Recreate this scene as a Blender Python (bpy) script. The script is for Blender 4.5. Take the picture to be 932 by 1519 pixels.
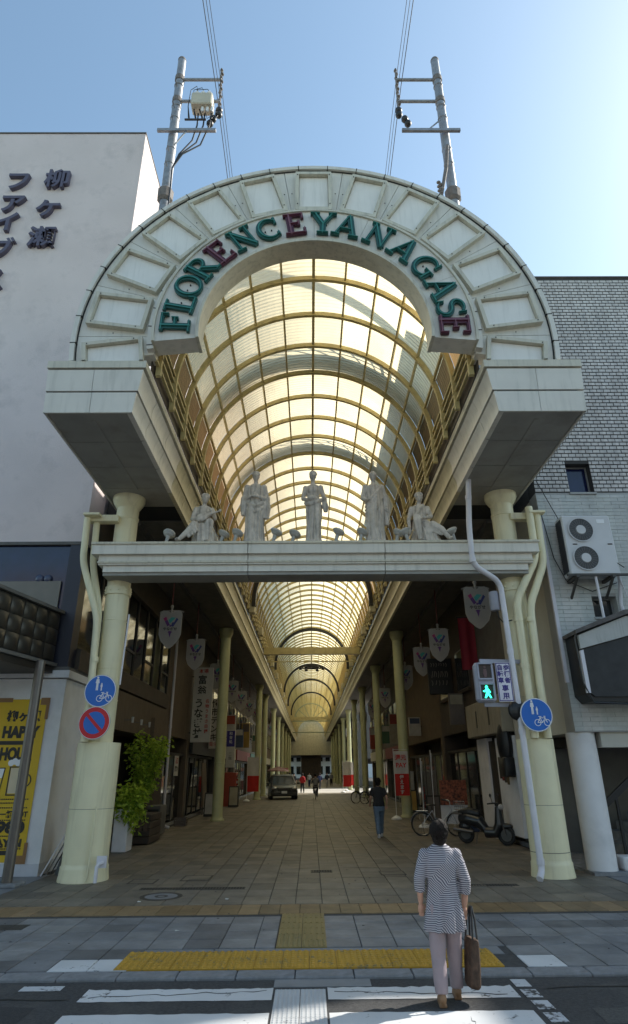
import bpy, bmesh, math, random
from mathutils import Vector, Matrix, Euler
R = math.radians
PI = math.pi
random.seed(7)
for o in list(bpy.data.objects): bpy.data.objects.remove(o)
SC = bpy.context.scene
COL = SC.collection

# ---------------------------------------------------------------- camera
cam = bpy.data.cameras.new('camera'); camo = bpy.data.objects.new('camera', cam); COL.objects.link(camo)
PIT, YAW, ROLL = .4039, .0085, -.0084
fw = Vector((math.sin(YAW)*math.cos(PIT), math.cos(YAW)*math.cos(PIT), math.sin(PIT)))
rt = Vector((math.cos(YAW), -math.sin(YAW), 0)); up = rt.cross(fw)
r2 = rt*math.cos(ROLL)+up*math.sin(ROLL); u2 = -rt*math.sin(ROLL)+up*math.cos(ROLL)
camo.matrix_world = Matrix(((r2.x, u2.x, -fw.x, -.1317), (r2.y, u2.y, -fw.y, 0), (r2.z, u2.z, -fw.z, 1.9), (0, 0, 0, 1)))
cam.sensor_fit = 'VERTICAL'; cam.sensor_height = 36; cam.lens = 36*897.66/1519
cam.clip_start = .05; cam.clip_end = 3000
SC.camera = camo
# ---------------------------------------------------------------- sky and sun
SUN_AZ, SUN_EL = R(67), R(42)      # azimuth from +Y towards +X
w = bpy.data.worlds.new('World'); SC.world = w; w.use_nodes = True
nt = w.node_tree
sky = nt.nodes.new('ShaderNodeTexSky'); sky.sky_type = 'NISHITA'; sky.sun_disc = False
sky.sun_elevation = SUN_EL; sky.sun_rotation = SUN_AZ; sky.air_density = 1.0; sky.dust_density = .55; sky.ozone_density = .6; sky.altitude = 20
bg = nt.nodes['Background']; bg.inputs[1].default_value = .15
tint = nt.nodes.new('ShaderNodeMix'); tint.data_type = 'RGBA'; tint.blend_type = 'MULTIPLY'; tint.inputs[0].default_value = 1; tint.inputs[7].default_value = (1.12, 1.17, 1.03, 1)
nt.links.new(sky.outputs[0], tint.inputs[6]); nt.links.new(tint.outputs[2], bg.inputs[0])
sd = bpy.data.lights.new('sun', 'SUN'); sd.energy = 4.2; sd.angle = R(.55); sd.color = (1, .94, .84)
so = bpy.data.objects.new('sun', sd); COL.objects.link(so)
sdir = Vector((math.sin(SUN_AZ)*math.cos(SUN_EL), math.cos(SUN_AZ)*math.cos(SUN_EL), math.sin(SUN_EL)))
so.rotation_euler = sdir.to_track_quat('Z', 'Y').to_euler(); so.location = sdir*60
vs = SC.view_settings; vs.view_transform = 'Standard'; vs.look = 'None'; vs.exposure = 0.72; vs.gamma = 1
SC.cycles.use_denoising = True
SC.cycles.max_bounces = 10; SC.cycles.diffuse_bounces = 5; SC.cycles.sample_clamp_indirect = 6

# ---------------------------------------------------------------- materials
MATS = {}
def mat(name, col, rough=.6, metal=0, var=.08, scale=3, bump=0, bscale=40, stain=None, stain_amt=0, stain_scale=1.5, emit=None, estr=0, spec=.5, streak=False, coat=0):
    if name in MATS: return MATS[name]
    m = bpy.data.materials.new(name); m.use_nodes = True; t = m.node_tree; n = t.nodes; L = t.links
    b = n['Principled BSDF']; b.inputs['Roughness'].default_value = rough; b.inputs['Metallic'].default_value = metal
    b.inputs['Specular IOR Level'].default_value = spec
    if coat: b.inputs['Coat Weight'].default_value = coat
    tc = n.new('ShaderNodeTexCoord')
    mp = n.new('ShaderNodeMapping'); L.new(tc.outputs['Object'], mp.inputs[0])
    no = n.new('ShaderNodeTexNoise'); no.inputs['Scale'].default_value = scale; no.inputs['Detail'].default_value = 6
    L.new(mp.outputs[0], no.inputs[0])
    c0 = tuple(max(0, x*(1-var)) for x in col); c1 = tuple(min(1, x*(1+var)) for x in col)
    rp = n.new('ShaderNodeValToRGB'); rp.color_ramp.elements[0].position = .3; rp.color_ramp.elements[1].position = .7
    rp.color_ramp.elements[0].color = (*c0, 1); rp.color_ramp.elements[1].color = (*c1, 1)
    L.new(no.outputs[0], rp.inputs[0]); out = rp.outputs[0]
    if stain:
        mp2 = n.new('ShaderNodeMapping'); L.new(tc.outputs['Object'], mp2.inputs[0])
        if streak: mp2.inputs['Scale'].default_value = (6, 6, .5)
        n2 = n.new('ShaderNodeTexNoise'); n2.inputs['Scale'].default_value = stain_scale; n2.inputs['Detail'].default_value = 9; n2.inputs['Roughness'].default_value = .65
        L.new(mp2.outputs[0], n2.inputs[0])
        r2_ = n.new('ShaderNodeValToRGB'); r2_.color_ramp.elements[0].position = .5; r2_.color_ramp.elements[1].position = .72
        r2_.color_ramp.elements[0].color = (0, 0, 0, 1); r2_.color_ramp.elements[1].color = (stain_amt,)*3+(1,)
        L.new(n2.outputs[0], r2_.inputs[0])
        mx = n.new('ShaderNodeMix'); mx.data_type = 'RGBA'; L.new(r2_.outputs[0], mx.inputs[0]); L.new(out, mx.inputs[6]); mx.inputs[7].default_value = (*stain, 1)
        out = mx.outputs[2]
    L.new(out, b.inputs['Base Color'])
    if bump:
        nb = n.new('ShaderNodeTexNoise'); nb.inputs['Scale'].default_value = bscale; nb.inputs['Detail'].default_value = 5; L.new(tc.outputs['Object'], nb.inputs[0])
        bp = n.new('ShaderNodeBump'); bp.inputs['Strength'].default_value = bump; bp.inputs['Distance'].default_value = .02
        L.new(nb.outputs[0], bp.inputs['Height']); L.new(bp.outputs[0], b.inputs['Normal'])
    if emit:
        b.inputs['Emission Color'].default_value = (*emit, 1); b.inputs['Emission Strength'].default_value = estr
    MATS[name] = m
    return m
def stripes_mat(name, ca, cb, freq):
    """woven stripes in diagonal patchwork bands"""
    m = bpy.data.materials.new(name); m.use_nodes = True; t = m.node_tree; n = t.nodes; L = t.links
    b = n['Principled BSDF']; b.inputs['Roughness'].default_value = .85
    tc = n.new('ShaderNodeTexCoord')
    no = n.new('ShaderNodeTexNoise'); no.inputs['Scale'].default_value = 5; L.new(tc.outputs['Object'], no.inputs[0])
    ad = n.new('ShaderNodeVectorMath'); ad.operation = 'MULTIPLY_ADD'; ad.inputs[1].default_value = (.05,)*3; L.new(no.outputs['Color'], ad.inputs[0]); L.new(tc.outputs['Object'], ad.inputs[2])
    ws = []
    for rot in ((0, 0, 0), (0, R(42), 0)):
        mp = n.new('ShaderNodeMapping'); mp.inputs['Rotation'].default_value = rot; L.new(ad.outputs[0], mp.inputs[0])
        wv = n.new('ShaderNodeTexWave'); wv.bands_direction = 'Z'; wv.inputs['Scale'].default_value = freq; wv.inputs['Distortion'].default_value = .4
        L.new(mp.outputs[0], wv.inputs[0]); ws.append(wv)
    mp = n.new('ShaderNodeMapping'); mp.inputs['Rotation'].default_value = (0, R(-48), 0); L.new(tc.outputs['Object'], mp.inputs[0])
    sel = n.new('ShaderNodeTexWave'); sel.bands_direction = 'Z'; sel.inputs['Scale'].default_value = .9; sel.inputs['Phase Offset'].default_value = 2.2; L.new(mp.outputs[0], sel.inputs[0])
    gt = n.new('ShaderNodeMath'); gt.operation = 'GREATER_THAN'; gt.inputs[1].default_value = .52; L.new(sel.outputs['Fac'], gt.inputs[0])
    mx = n.new('ShaderNodeMix'); mx.data_type = 'FLOAT'; L.new(gt.outputs[0], mx.inputs[0]); L.new(ws[0].outputs['Fac'], mx.inputs[2]); L.new(ws[1].outputs['Fac'], mx.inputs[3])
    rp = n.new('ShaderNodeValToRGB'); rp.color_ramp.elements[0].position = .38; rp.color_ramp.elements[1].position = .6
    rp.color_ramp.elements[0].color = (*ca, 1); rp.color_ramp.elements[1].color = (*cb, 1)
    L.new(mx.outputs[0], rp.inputs[0]); L.new(rp.outputs[0], b.inputs['Base Color'])
    MATS[name] = m; return m
def tile_mat(name, cols, sx, sy, ox=0, oy=0, rough=.55, var=.5):
    """paving: one random tone per slab cell plus dirt"""
    m = bpy.data.materials.new(name); m.use_nodes = True; t = m.node_tree; n = t.nodes; L = t.links
    b = n['Principled BSDF']; b.inputs['Roughness'].default_value = rough; b.inputs['Specular IOR Level'].default_value = .35
    ge = n.new('ShaderNodeNewGeometry')
    mp = n.new('ShaderNodeMapping'); mp.vector_type = 'TEXTURE'; mp.inputs['Location'].default_value = (ox, oy, 0); mp.inputs['Scale'].default_value = (sx, sy, 50)
    L.new(ge.outputs['Position'], mp.inputs[0])
    fl = n.new('ShaderNodeVectorMath'); fl.operation = 'FLOOR'; L.new(mp.outputs[0], fl.inputs[0])
    wn = n.new('ShaderNodeTexWhiteNoise'); wn.noise_dimensions = '2D'; L.new(fl.outputs[0], wn.inputs['Vector'])
    rp = n.new('ShaderNodeValToRGB'); rp.color_ramp.interpolation = 'CONSTANT'
    e = rp.color_ramp.elements
    for i, c in enumerate(cols):
        el = e[i] if i < 2 else e.new(i/len(cols))
        el.position = i/len(cols); el.color = (*c, 1)
    L.new(wn.outputs['Value'], rp.inputs[0])
    no = n.new('ShaderNodeTexNoise'); no.inputs['Scale'].default_value = 2.2; no.inputs['Detail'].default_value = 10; no.inputs['Roughness'].default_value = .7; L.new(ge.outputs['Position'], no.inputs[0])
    r3 = n.new('ShaderNodeValToRGB'); r3.color_ramp.elements[0].position = .3; r3.color_ramp.elements[1].position = .75
    r3.color_ramp.elements[0].color = (1-var,)*3+(1,); r3.color_ramp.elements[1].color = (1.1, 1.1, 1.1, 1)
    L.new(no.outputs[0], r3.inputs[0])
    mx = n.new('ShaderNodeMix'); mx.data_type = 'RGBA'; mx.blend_type = 'MULTIPLY'; mx.inputs[0].default_value = 1
    L.new(rp.outputs[0], mx.inputs[6]); L.new(r3.outputs[0], mx.inputs[7]); L.new(mx.outputs[2], b.inputs['Base Color'])
    nb = n.new('ShaderNodeTexNoise'); nb.inputs['Scale'].default_value = 90; L.new(ge.outputs['Position'], nb.inputs[0])
    bp = n.new('ShaderNodeBump'); bp.inputs['Strength'].default_value = .15; bp.inputs['Distance'].default_value = .01; L.new(nb.outputs[0], bp.inputs['Height']); L.new(bp.outputs[0], b.inputs['Normal'])
    MATS[name] = m; return m
def worn_paint(name, col, under, thr=.42, scale=3.5, speck=26):
    m = bpy.data.materials.new(name); m.use_nodes = True; t = m.node_tree; n = t.nodes; L = t.links
    b = n['Principled BSDF']; b.inputs['Roughness'].default_value = .6
    ge = n.new('ShaderNodeNewGeometry')
    a = n.new('ShaderNodeTexNoise'); a.inputs['Scale'].default_value = scale; a.inputs['Detail'].default_value = 10; a.inputs['Roughness'].default_value = .75; L.new(ge.outputs['Position'], a.inputs[0])
    s = n.new('ShaderNodeTexNoise'); s.inputs['Scale'].default_value = speck; s.inputs['Detail'].default_value = 4; L.new(ge.outputs['Position'], s.inputs[0])
    mn = n.new('ShaderNodeMath'); mn.operation = 'MULTIPLY_ADD'; mn.inputs[1].default_value = .45; L.new(s.outputs[0], mn.inputs[0]); L.new(a.outputs[0], mn.inputs[2])
    rp = n.new('ShaderNodeValToRGB'); rp.color_ramp.elements[0].position = thr+.12; rp.color_ramp.elements[1].position = thr+.2
    rp.color_ramp.elements[0].color = (*under, 1); rp.color_ramp.elements[1].color = (*col, 1)
    L.new(mn.outputs[0], rp.inputs[0])
    big = n.new('ShaderNodeTexNoise'); big.inputs['Scale'].default_value = 1.6; L.new(ge.outputs['Position'], big.inputs[0])
    r3 = n.new('ShaderNodeValToRGB'); r3.color_ramp.elements[0].color = (.72, .72, .72, 1); r3.color_ramp.elements[1].color = (1.08, 1.08, 1.08, 1); L.new(big.outputs[0], r3.inputs[0])
    mx = n.new('ShaderNodeMix'); mx.data_type = 'RGBA'; mx.blend_type = 'MULTIPLY'; mx.inputs[0].default_value = 1
    L.new(rp.outputs[0], mx.inputs[6]); L.new(r3.outputs[0], mx.inputs[7]); L.new(mx.outputs[2], b.inputs['Base Color'])
    MATS[name] = m; return m
def glazing_mat(name, col, amt=.85, freq=26):
    """corrugated translucent sheet"""
    m = bpy.data.materials.new(name); m.use_nodes = True; t = m.node_tree; n = t.nodes; L = t.links
    for x in list(n):
        if x.type == 'BSDF_PRINCIPLED': n.remove(x)
    o = [x for x in n if x.type == 'OUTPUT_MATERIAL'][0]
    ge = n.new('ShaderNodeNewGeometry')
    no = n.new('ShaderNodeTexNoise'); no.inputs['Scale'].default_value = 1.3; no.inputs['Detail'].default_value = 8; L.new(ge.outputs['Position'], no.inputs[0])
    wv = n.new('ShaderNodeTexWave'); wv.bands_direction = 'Y'; wv.inputs['Scale'].default_value = freq*.1; L.new(ge.outputs['Position'], wv.inputs[0])
    rp = n.new('ShaderNodeValToRGB'); rp.color_ramp.elements[0].position = .3; rp.color_ramp.elements[1].position = .7
    rp.color_ramp.elements[0].color = (*[c*.8 for c in col], 1); rp.color_ramp.elements[1].color = (*col, 1); oi = n.new('ShaderNodeObjectInfo'); ma = n.new('ShaderNodeMath'); ma.operation = 'MULTIPLY_ADD'; ma.inputs[1].default_value = .55; L.new(oi.outputs['Random'], ma.inputs[0])
    m0 = n.new('ShaderNodeMath'); m0.operation = 'SUBTRACT'; m0.inputs[1].default_value = .22; L.new(no.outputs[0], m0.inputs[0]); L.new(m0.outputs[0], ma.inputs[2]); L.new(ma.outputs[0], rp.inputs[0])
    bp = n.new('ShaderNodeBump'); bp.inputs['Strength'].default_value = .9; bp.inputs['Distance'].default_value = .05; L.new(wv.outputs['Fac'], bp.inputs['Height'])
    tr = n.new('ShaderNodeBsdfTranslucent'); L.new(rp.outputs[0], tr.inputs[0]); L.new(bp.outputs[0], tr.inputs['Normal'])
    df = n.new('ShaderNodeBsdfDiffuse'); L.new(rp.outputs[0], df.inputs[0]); L.new(bp.outputs[0], df.inputs['Normal'])
    mx = n.new('ShaderNodeMixShader'); mx.inputs[0].default_value = amt; L.new(df.outputs[0], mx.inputs[1]); L.new(tr.outputs[0], mx.inputs[2])
    L.new(mx.outputs[0], o.inputs[0]); MATS[name] = m; return m
def leaf_mat(name, a, b_):
    m = bpy.data.materials.new(name); m.use_nodes = True; t = m.node_tree; n = t.nodes; L = t.links
    p = n['Principled BSDF']; p.inputs['Roughness'].default_value = .5
    ge = n.new('ShaderNodeNewGeometry')
    rp = n.new('ShaderNodeValToRGB'); rp.color_ramp.elements[0].color = (*a, 1); rp.color_ramp.elements[1].color = (*b_, 1); L.new(ge.outputs['Random Per Island'], rp.inputs[0])
    L.new(rp.outputs[0], p.inputs['Base Color'])
    tr = n.new('ShaderNodeBsdfTranslucent'); L.new(rp.outputs[0], tr.inputs[0])
    mx = n.new('ShaderNodeMixShader'); mx.inputs[0].default_value = .4; L.new(p.outputs[0], mx.inputs[1]); L.new(tr.outputs[0], mx.inputs[2])
    L.new(mx.outputs[0], [x for x in n if x.type == 'OUTPUT_MATERIAL'][0].inputs[0]); MATS[name] = m; return m

INSET = mat('inset_panel', (.78, .75, .69), .4, var=.03, stain=(.45, .44, .38), stain_amt=.3, stain_scale=2, streak=True)
PANEL = mat('white_panel', (.67, .635, .56), .45, var=.05, scale=2, stain=(.3, .29, .24), stain_amt=.35, stain_scale=1.2, streak=True)
PANEL2 = mat('white_panel_rim', (.58, .54, .43), .45, var=.08, scale=4, stain=(.22, .21, .17), stain_amt=.5, stain_scale=2, streak=True)
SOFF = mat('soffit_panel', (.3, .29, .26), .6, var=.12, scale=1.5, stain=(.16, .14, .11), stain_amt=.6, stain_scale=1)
CREAM = mat('cream_paint', (.74, .68, .46), .42, var=.05, scale=2, stain=(.42, .36, .23), stain_amt=.5, stain_scale=1.0, streak=True, bump=.1, bscale=18)
RIB = mat('rib_paint', (.52, .43, .2), .5, var=.1, scale=3, stain=(.2, .14, .06), stain_amt=.5, stain_scale=2.5)
GLZ = glazing_mat('glazing', (.9, .79, .53))
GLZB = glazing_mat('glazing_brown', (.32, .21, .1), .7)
DARK = mat('dark_joint', (.02, .02, .02), .8)
BLACK = mat('black_paint', (.015, .015, .016), .45)
STUC = mat('stucco', (.64, .56, .545), .9, var=.06, scale=.8, bump=.5, bscale=30, stain=(.4, .355, .35), stain_amt=.5, stain_scale=1.6)
MARB = mat('statue_stone', (.54, .5, .45), .75, var=.2, scale=7, bump=.4, bscale=35, stain=(.17, .16, .14), stain_amt=.8, stain_scale=2.2, streak=True)
GALV = mat('galvanised', (.27, .28, .3), .5, .35, var=.15, scale=8, stain=(.16, .14, .13), stain_amt=.7, stain_scale=3)
RUST = mat('rusty_collar', (.16, .14, .13), .8, var=.3, scale=10)
GLASS = mat('dark_glass', (.012, .014, .016), .06, spec=.8, var=.3)
NAVY = mat('navy_glass', (.008, .012, .05), .12, spec=.6, var=.2)
ASPH = mat('asphalt', (.05, .05, .052), .85, var=.35, scale=30, bump=.7, bscale=160, stain=(.085, .083, .08), stain_amt=.8, stain_scale=2)
WHITE = mat('white_paint', (.72, .72, .72), .5, var=.03)
CWALL = mat('white_wall', (.7, .685, .69), .7, var=.04, stain=(.4, .4, .4), stain_amt=.4, stain_scale=1.2)
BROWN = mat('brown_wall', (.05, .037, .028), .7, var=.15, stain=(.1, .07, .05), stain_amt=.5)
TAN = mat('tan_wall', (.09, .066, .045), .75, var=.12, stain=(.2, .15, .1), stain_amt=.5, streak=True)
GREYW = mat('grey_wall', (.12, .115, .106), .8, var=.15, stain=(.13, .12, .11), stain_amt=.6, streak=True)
BEIGE = mat('beige_tile', (.5, .48, .42), .55, var=.06, stain=(.3, .28, .24), stain_amt=.4)
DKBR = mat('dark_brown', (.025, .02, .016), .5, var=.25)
PIPEW = mat('white_pipe', (.62, .6, .64), .4, var=.06)
RUBBER = mat('rubber', (.02, .02, .02), .8)
CHROME = mat('chrome', (.6, .6, .6), .25, .9)
STEEL = mat('brushed_steel', (.13, .115, .105), .38, .6, var=.1)
RED = mat('red_paint', (.55, .03, .025), .5)
SKIN = mat('skin', (.5, .28, .2), .55, var=.08, scale=12)
HAIR = mat('hair', (.012, .009, .008), .65, spec=.2, var=.5, scale=60, bump=.6, bscale=120)

# ---------------------------------------------------------------- mesh helpers
class MB:
    def __init__(s): s.v = []; s.f = []
    def add(s, vs_, fs):
        b = len(s.v); s.v += [tuple(v) for v in vs_]; s.f += [tuple(i+b for i in f) for f in fs]; return s
    def hexa(s, p):   # 4 bottom (ccw) + 4 top
        return s.add(p, [(3, 2, 1, 0), (4, 5, 6, 7), (0, 1, 5, 4), (1, 2, 6, 5), (2, 3, 7, 6), (3, 0, 4, 7)])
    def box(s, x0, x1, y0, y1, z0, z1):
        return s.hexa([(x0, y0, z0), (x1, y0, z0), (x1, y1, z0), (x0, y1, z0), (x0, y0, z1), (x1, y0, z1), (x1, y1, z1), (x0, y1, z1)])
    def bbox(s, x0, x1, y0, y1, z0, z1, b=.02):   # chamfered box
        xs = (x0, x0+b, x1-b, x1); ys = (y0, y0+b, y1-b, y1)
        def ring(i, z): 
            if i == 0: return [(x0+b, y0+b, z), (x1-b, y0+b, z), (x1-b, y1-b, z), (x0+b, y1-b, z)]*1
        oct_ = lambda z, k: [(x0+b+k, y0+k, z), (x1-b-k, y0+k, z), (x1-k, y0+b+k, z), (x1-k, y1-b-k, z), (x1-b-k, y1-k, z), (x0+b+k, y1-k, z), (x0+k, y1-b-k, z), (x0+k, y0+b+k, z)]
        rings = [oct_(z0, b*.6), oct_(z0+b, 0), oct_(z1-b, 0), oct_(z1, b*.6)]
        return s.rings(rings)
    def rings(s, rings, cap=True, close=True):
        n = len(rings[0]); vs_ = [p for r in rings for p in r]; fs = []
        for i in range(len(rings)-1):
            for j in range(n if close else n-1):
                k = (j+1) % n
                fs.append((i*n+j, i*n+k, (i+1)*n+k, (i+1)*n+j))
        if cap: fs.append(tuple(reversed(range(n)))); fs.append(tuple(range((len(rings)-1)*n, len(rings)*n)))
        return s.add(vs_, fs)
    def bar(s, p, q, w_, h_=None):
        h_ = h_ or w_; p = Vector(p); q = Vector(q); d = (q-p).normalized()
        a = Vector((0, 0, 1)) if abs(d.z) < .95 else Vector((0, 1, 0))
        x = d.cross(a).normalized()*w_/2; y = x.cross(d).normalized()*h_/2
        return s.hexa([p-x-y, p+x-y, q+x-y, q-x-y, p-x+y, p+x+y, q+x+y, q-x+y])
    def tube(s, path, r, n=8, cap=True):
        P = [Vector(p) for p in path]; rs = r if isinstance(r, (list, tuple)) else [r]*len(P)
        rings = []; nrm = None
        for i, p in enumerate(P):
            d = (P[min(i+1, len(P)-1)]-P[max(i-1, 0)]).normalized()
            if nrm is None:
                a = Vector((0, 0, 1)) if abs(d.z) < .9 else Vector((1, 0, 0)); nrm = d.cross(a).normalized()
            else: nrm = (nrm-d*nrm.dot(d)).normalized()
            bn = d.cross(nrm)
            rings.append([p+(nrm*math.cos(2*PI*k/n)+bn*math.sin(2*PI*k/n))*rs[i] for k in range(n)])
        return s.rings(rings, cap)
    def lathe(s, prof, n=24, c=(0, 0, 0)):
        return s.rings([[(c[0]+r*math.cos(2*PI*k/n), c[1]+r*math.sin(2*PI*k/n), c[2]+z) for k in range(n)] for r, z in prof])
    def discy(s, cx, cz, y0, y1, r, n=28, r1=None):  # disc whose axis is Y, y0 the face towards -Y
        r1 = r1 or r
        return s.rings([[(cx+r1*math.cos(2*PI*k/n), y1, cz+r1*math.sin(2*PI*k/n)) for k in range(n)], [(cx+r*math.cos(2*PI*k/n), y0, cz+r*math.sin(2*PI*k/n)) for k in range(n)]])
    def prism(s, poly, y0, y1, T=None):   # polygon in (x,z) extruded along y
        n = len(poly); T = T or (lambda x, y, z: (x, y, z))
        vs_ = [T(x, y0, z) for x, z in poly]+[T(x, y1, z) for x, z in poly]
        fs = [tuple(range(n)), tuple(reversed(range(n, 2*n)))]+[((i+1) % n, i, i+n, (i+1) % n+n) for i in range(n)]
        return s.add(vs_, fs)
    def polar(s, r0, r1, a0, a1, y0, y1, n=8, zc=0, r0b=None):   # arc bar in the XZ plane
        rings = []
        for i in range(n+1):
            a = a0+(a1-a0)*i/n; c, d = math.cos(a), math.sin(a)
            rings.append([(r0*c, y0, zc+r0*d), (r1*c, y0, zc+r1*d), (r1*c, y1, zc+r1*d), (r0*c, y1, zc+r0*d)])
        return s.rings(rings)
    def ribbon(s, path, w_, y0, y1, T=None, closed=False):   # flat stroke in (x,z)
        T = T or (lambda x, y, z: (x, y, z)); P = [Vector(p) for p in path]; n = len(P)
        ws = w_ if isinstance(w_, (list, tuple)) else [w_]*n
        A = []; B = []
        for i, p in enumerate(P):
            a = P[(i-1) % n] if (closed or i > 0) else None; c = P[(i+1) % n] if (closed or i < n-1) else None
            d = Vector((0, 0))
            if a is not None: d += (p-a).normalized()
            if c is not None: d += (c-p).normalized()
            d.normalize(); nr = Vector((-d.y, d.x)); k = 1
            if a is not None and c is not None: k = 1/max(.5, nr.dot(Vector((-(c-p).normalized().y, (c-p).normalized().x))))
            A.append(p+nr*ws[i]/2*k); B.append(p-nr*ws[i]/2*k)
        rings = [[T(A[i].x, y0, A[i].y), T(B[i].x, y0, B[i].y), T(B[i].x, y1, B[i].y), T(A[i].x, y1, A[i].y)] for i in range(n)]
        if closed: rings.append(rings[0])
        return s.rings(rings, cap=not closed)
    def ell(s, c, r, nu=16, nv=10, M=None):
        rings = []
        for i in range(nv+1):
            t = PI*(i+.02)/(nv+.04)-PI/2
            rings.append([Vector((r[0]*math.cos(t)*math.cos(2*PI*k/nu), r[1]*math.cos(t)*math.sin(2*PI*k/nu), r[2]*math.sin(t))) for k in range(nu)])
        return s.rings([[tuple((M @ p if M else p)+Vector(c)) for p in rg] for rg in rings])
    def mesh(s, name='m', smooth=None):
        me = bpy.data.meshes.new(name); me.from_pydata(s.v, [], s.f); me.update()
        bm = bmesh.new(); bm.from_mesh(me); bmesh.ops.recalc_face_normals(bm, faces=bm.faces); bm.to_mesh(me); bm.free()
        if smooth is not None:
            me.polygons.foreach_set('use_smooth', [True]*len(me.polygons)); me.set_sharp_from_angle(angle=R(smooth))
        return me
    def build(s, name, m, parent=None, smooth=None):
        return ob(name, s.mesh(name, smooth), m, parent)
WM = {}
def ob(name, me, m, parent=None):
    o = bpy.data.objects.new(name, me); COL.objects.link(o)
    if m is not None:
        if not me.materials: me.materials.append(m)
        elif me.materials[0] != m: me.materials[0] = m
    if parent is not None:
        o.parent = parent
        if parent in WM: o.matrix_parent_inverse = WM[parent].inverted()
    return o
def tag(o, label, cat, group=None):
    o['label'] = label; o['category'] = cat
    if group: o['group'] = group
    return o
def clip_below(o, z):
    bm = bmesh.new(); bm.from_mesh(o.data); g_ = bm.verts[:]+bm.edges[:]+bm.faces[:]
    bmesh.ops.bisect_plane(bm, geom=g_, plane_co=(0, 0, z), plane_no=(0, 0, 1), clear_inner=True); bm.to_mesh(o.data); bm.free()
def thing(name, label, cat, loc=(0, 0, 0), group=None):
    o = bpy.data.objects.new(name, None); o.empty_display_size = .2; COL.objects.link(o); o.location = loc
    WM[o] = Matrix.Translation(loc)
    return tag(o, label, cat, group)
def local_thing(name, label, cat, group=None):   # built round the origin, placed afterwards
    o = bpy.data.objects.new(name, None); o.empty_display_size = .2; COL.objects.link(o)
    return tag(o, label, cat, group)
def struct(o): o['kind'] = 'structure'; return o
def copy_tree(o, parent=None):
    c = o.copy(); COL.objects.link(c)
    if parent is not None:
        c.parent = parent; c.matrix_parent_inverse = o.matrix_parent_inverse.copy()
    for ch in o.children: copy_tree(ch, c)
    return c
def place(o, loc, rz=0, sc=1, rx=0, ry=0):
    o.location = loc; o.rotation_euler = (rx, ry, rz); o.scale = (sc, sc, sc) if not isinstance(sc, tuple) else sc
    return o
def text_mesh(s, size, depth=.004, bold=0, align='CENTER'):
    c = bpy.data.curves.new('t', 'FONT'); c.body = s; c.size = size; c.extrude = depth/2; c.align_x = align; c.align_y = 'CENTER'; c.offset = bold; c.resolution_u = 4
    o = bpy.data.objects.new('t', c); COL.objects.link(o)
    bpy.context.view_layer.update()
    me = bpy.data.meshes.new_from_object(o.evaluated_get(bpy.context.evaluated_depsgraph_get()))
    bpy.data.objects.remove(o); bpy.data.curves.remove(c)
    # upright, facing -Y
    me.transform(Matrix.Rotation(R(90), 4, 'X'))
    return me
def text(name, s, size, x, y, z, m, parent, depth=.004, bold=0, rz=0, sx=1, align='CENTER'):
    me = text_mesh(s, size, depth, bold, align)
    me.transform(Matrix.Translation((x, y, z)) @ Matrix.Rotation(rz, 4, 'Z') @ Matrix.Diagonal((sx, 1, 1, 1)))
    return ob(name, me, m, parent)
def text_fit(name, s, size, width, x, y, z, m, parent, bold=0):
    me = text_mesh(s, size, .004, bold); xs = [v.co.x for v in me.vertices]; w0 = max(xs)-min(xs); zs = [v.co.z for v in me.vertices]; k = size/(max(zs)-min(zs))
    me.transform(Matrix.Translation((x, y, z)) @ Matrix.Diagonal((width/w0, 1, k, 1)) @ Matrix.Translation((-(max(xs)+min(xs))/2, 0, -(max(zs)+min(zs))/2)))
    return ob(name, me, m, parent)
def vtext(name, s, size, x, y, z, m, parent, depth=.004, bold=0, pitch=1.1, rz=0):
    """vertical writing: z is the top"""
    for i, ch in enumerate(s): text(name, ch, size, x, y, z-size*pitch*(i+.5), m, parent, depth, bold, rz)
def fuse(mb, voxel, smooth=4, name='m', disp=None):
    """one continuous skin over overlapping closed shapes"""
    me = mb.mesh('tmp'); o = bpy.data.objects.new('tmp', me); COL.objects.link(o)
    r = o.modifiers.new('r', 'REMESH'); r.mode = 'VOXEL'; r.voxel_size = voxel
    if smooth:
        s_ = o.modifiers.new('s', 'SMOOTH'); s_.iterations = smooth; s_.factor = .5
    bpy.context.view_layer.update()
    out = bpy.data.meshes.new_from_object(o.evaluated_get(bpy.context.evaluated_depsgraph_get()))
    bpy.data.objects.remove(o); out.name = name
    out.polygons.foreach_set('use_smooth', [True]*len(out.polygons))
    return out
# ================================================================ ground, road, paving
g = MB(); g.add([(-900, -300, -.09), (900, -300, -.09), (900, 1500, -.09), (-900, 1500, -.09)], [(0, 1, 2, 3)])
struct(g.build('ground', mat('ground_earth', (.1, .1, .095), .9, var=.2, scale=.3)))
g = MB(); g.box(-60, 60, -9, 7.43, -.085, -.03); road = struct(g.build('road', ASPH))
WPAINT = worn_paint('road_white', (.62, .63, .64), (.06, .06, .062), .415)
WPAINT2 = worn_paint('road_white_worn', (.55, .57, .6), (.06, .06, .062), .5, 5)
for i, yy in enumerate((6.84, 6.17, 5.45, 4.73, 4.0, 3.3, 2.6, 1.9)):
    for x0, x1 in ((-2.28, -.5), (.02, 1.79)):
        ly = .35
        st = MB(); jx = [x0+(x1-x0)*k/24 for k in range(25)]
        rng = random.Random(i*7+int(x0*10))
        lo = [yy+rng.uniform(-.006, .006) for _ in jx]; hi = [yy+ly+rng.uniform(-.012, .008)-(.03*abs(math.sin(k*1.7+i)) if i == 0 else 0) for k in range(25)]
        st.add([(x, a, -.0255) for x, a in zip(jx, lo)]+[(x, b, -.0255) for x, b in zip(jx, hi)], [(k, k+1, k+26, k+25) for k in range(24)])
        st.build('crosswalk_stripe', WPAINT, road)
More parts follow.
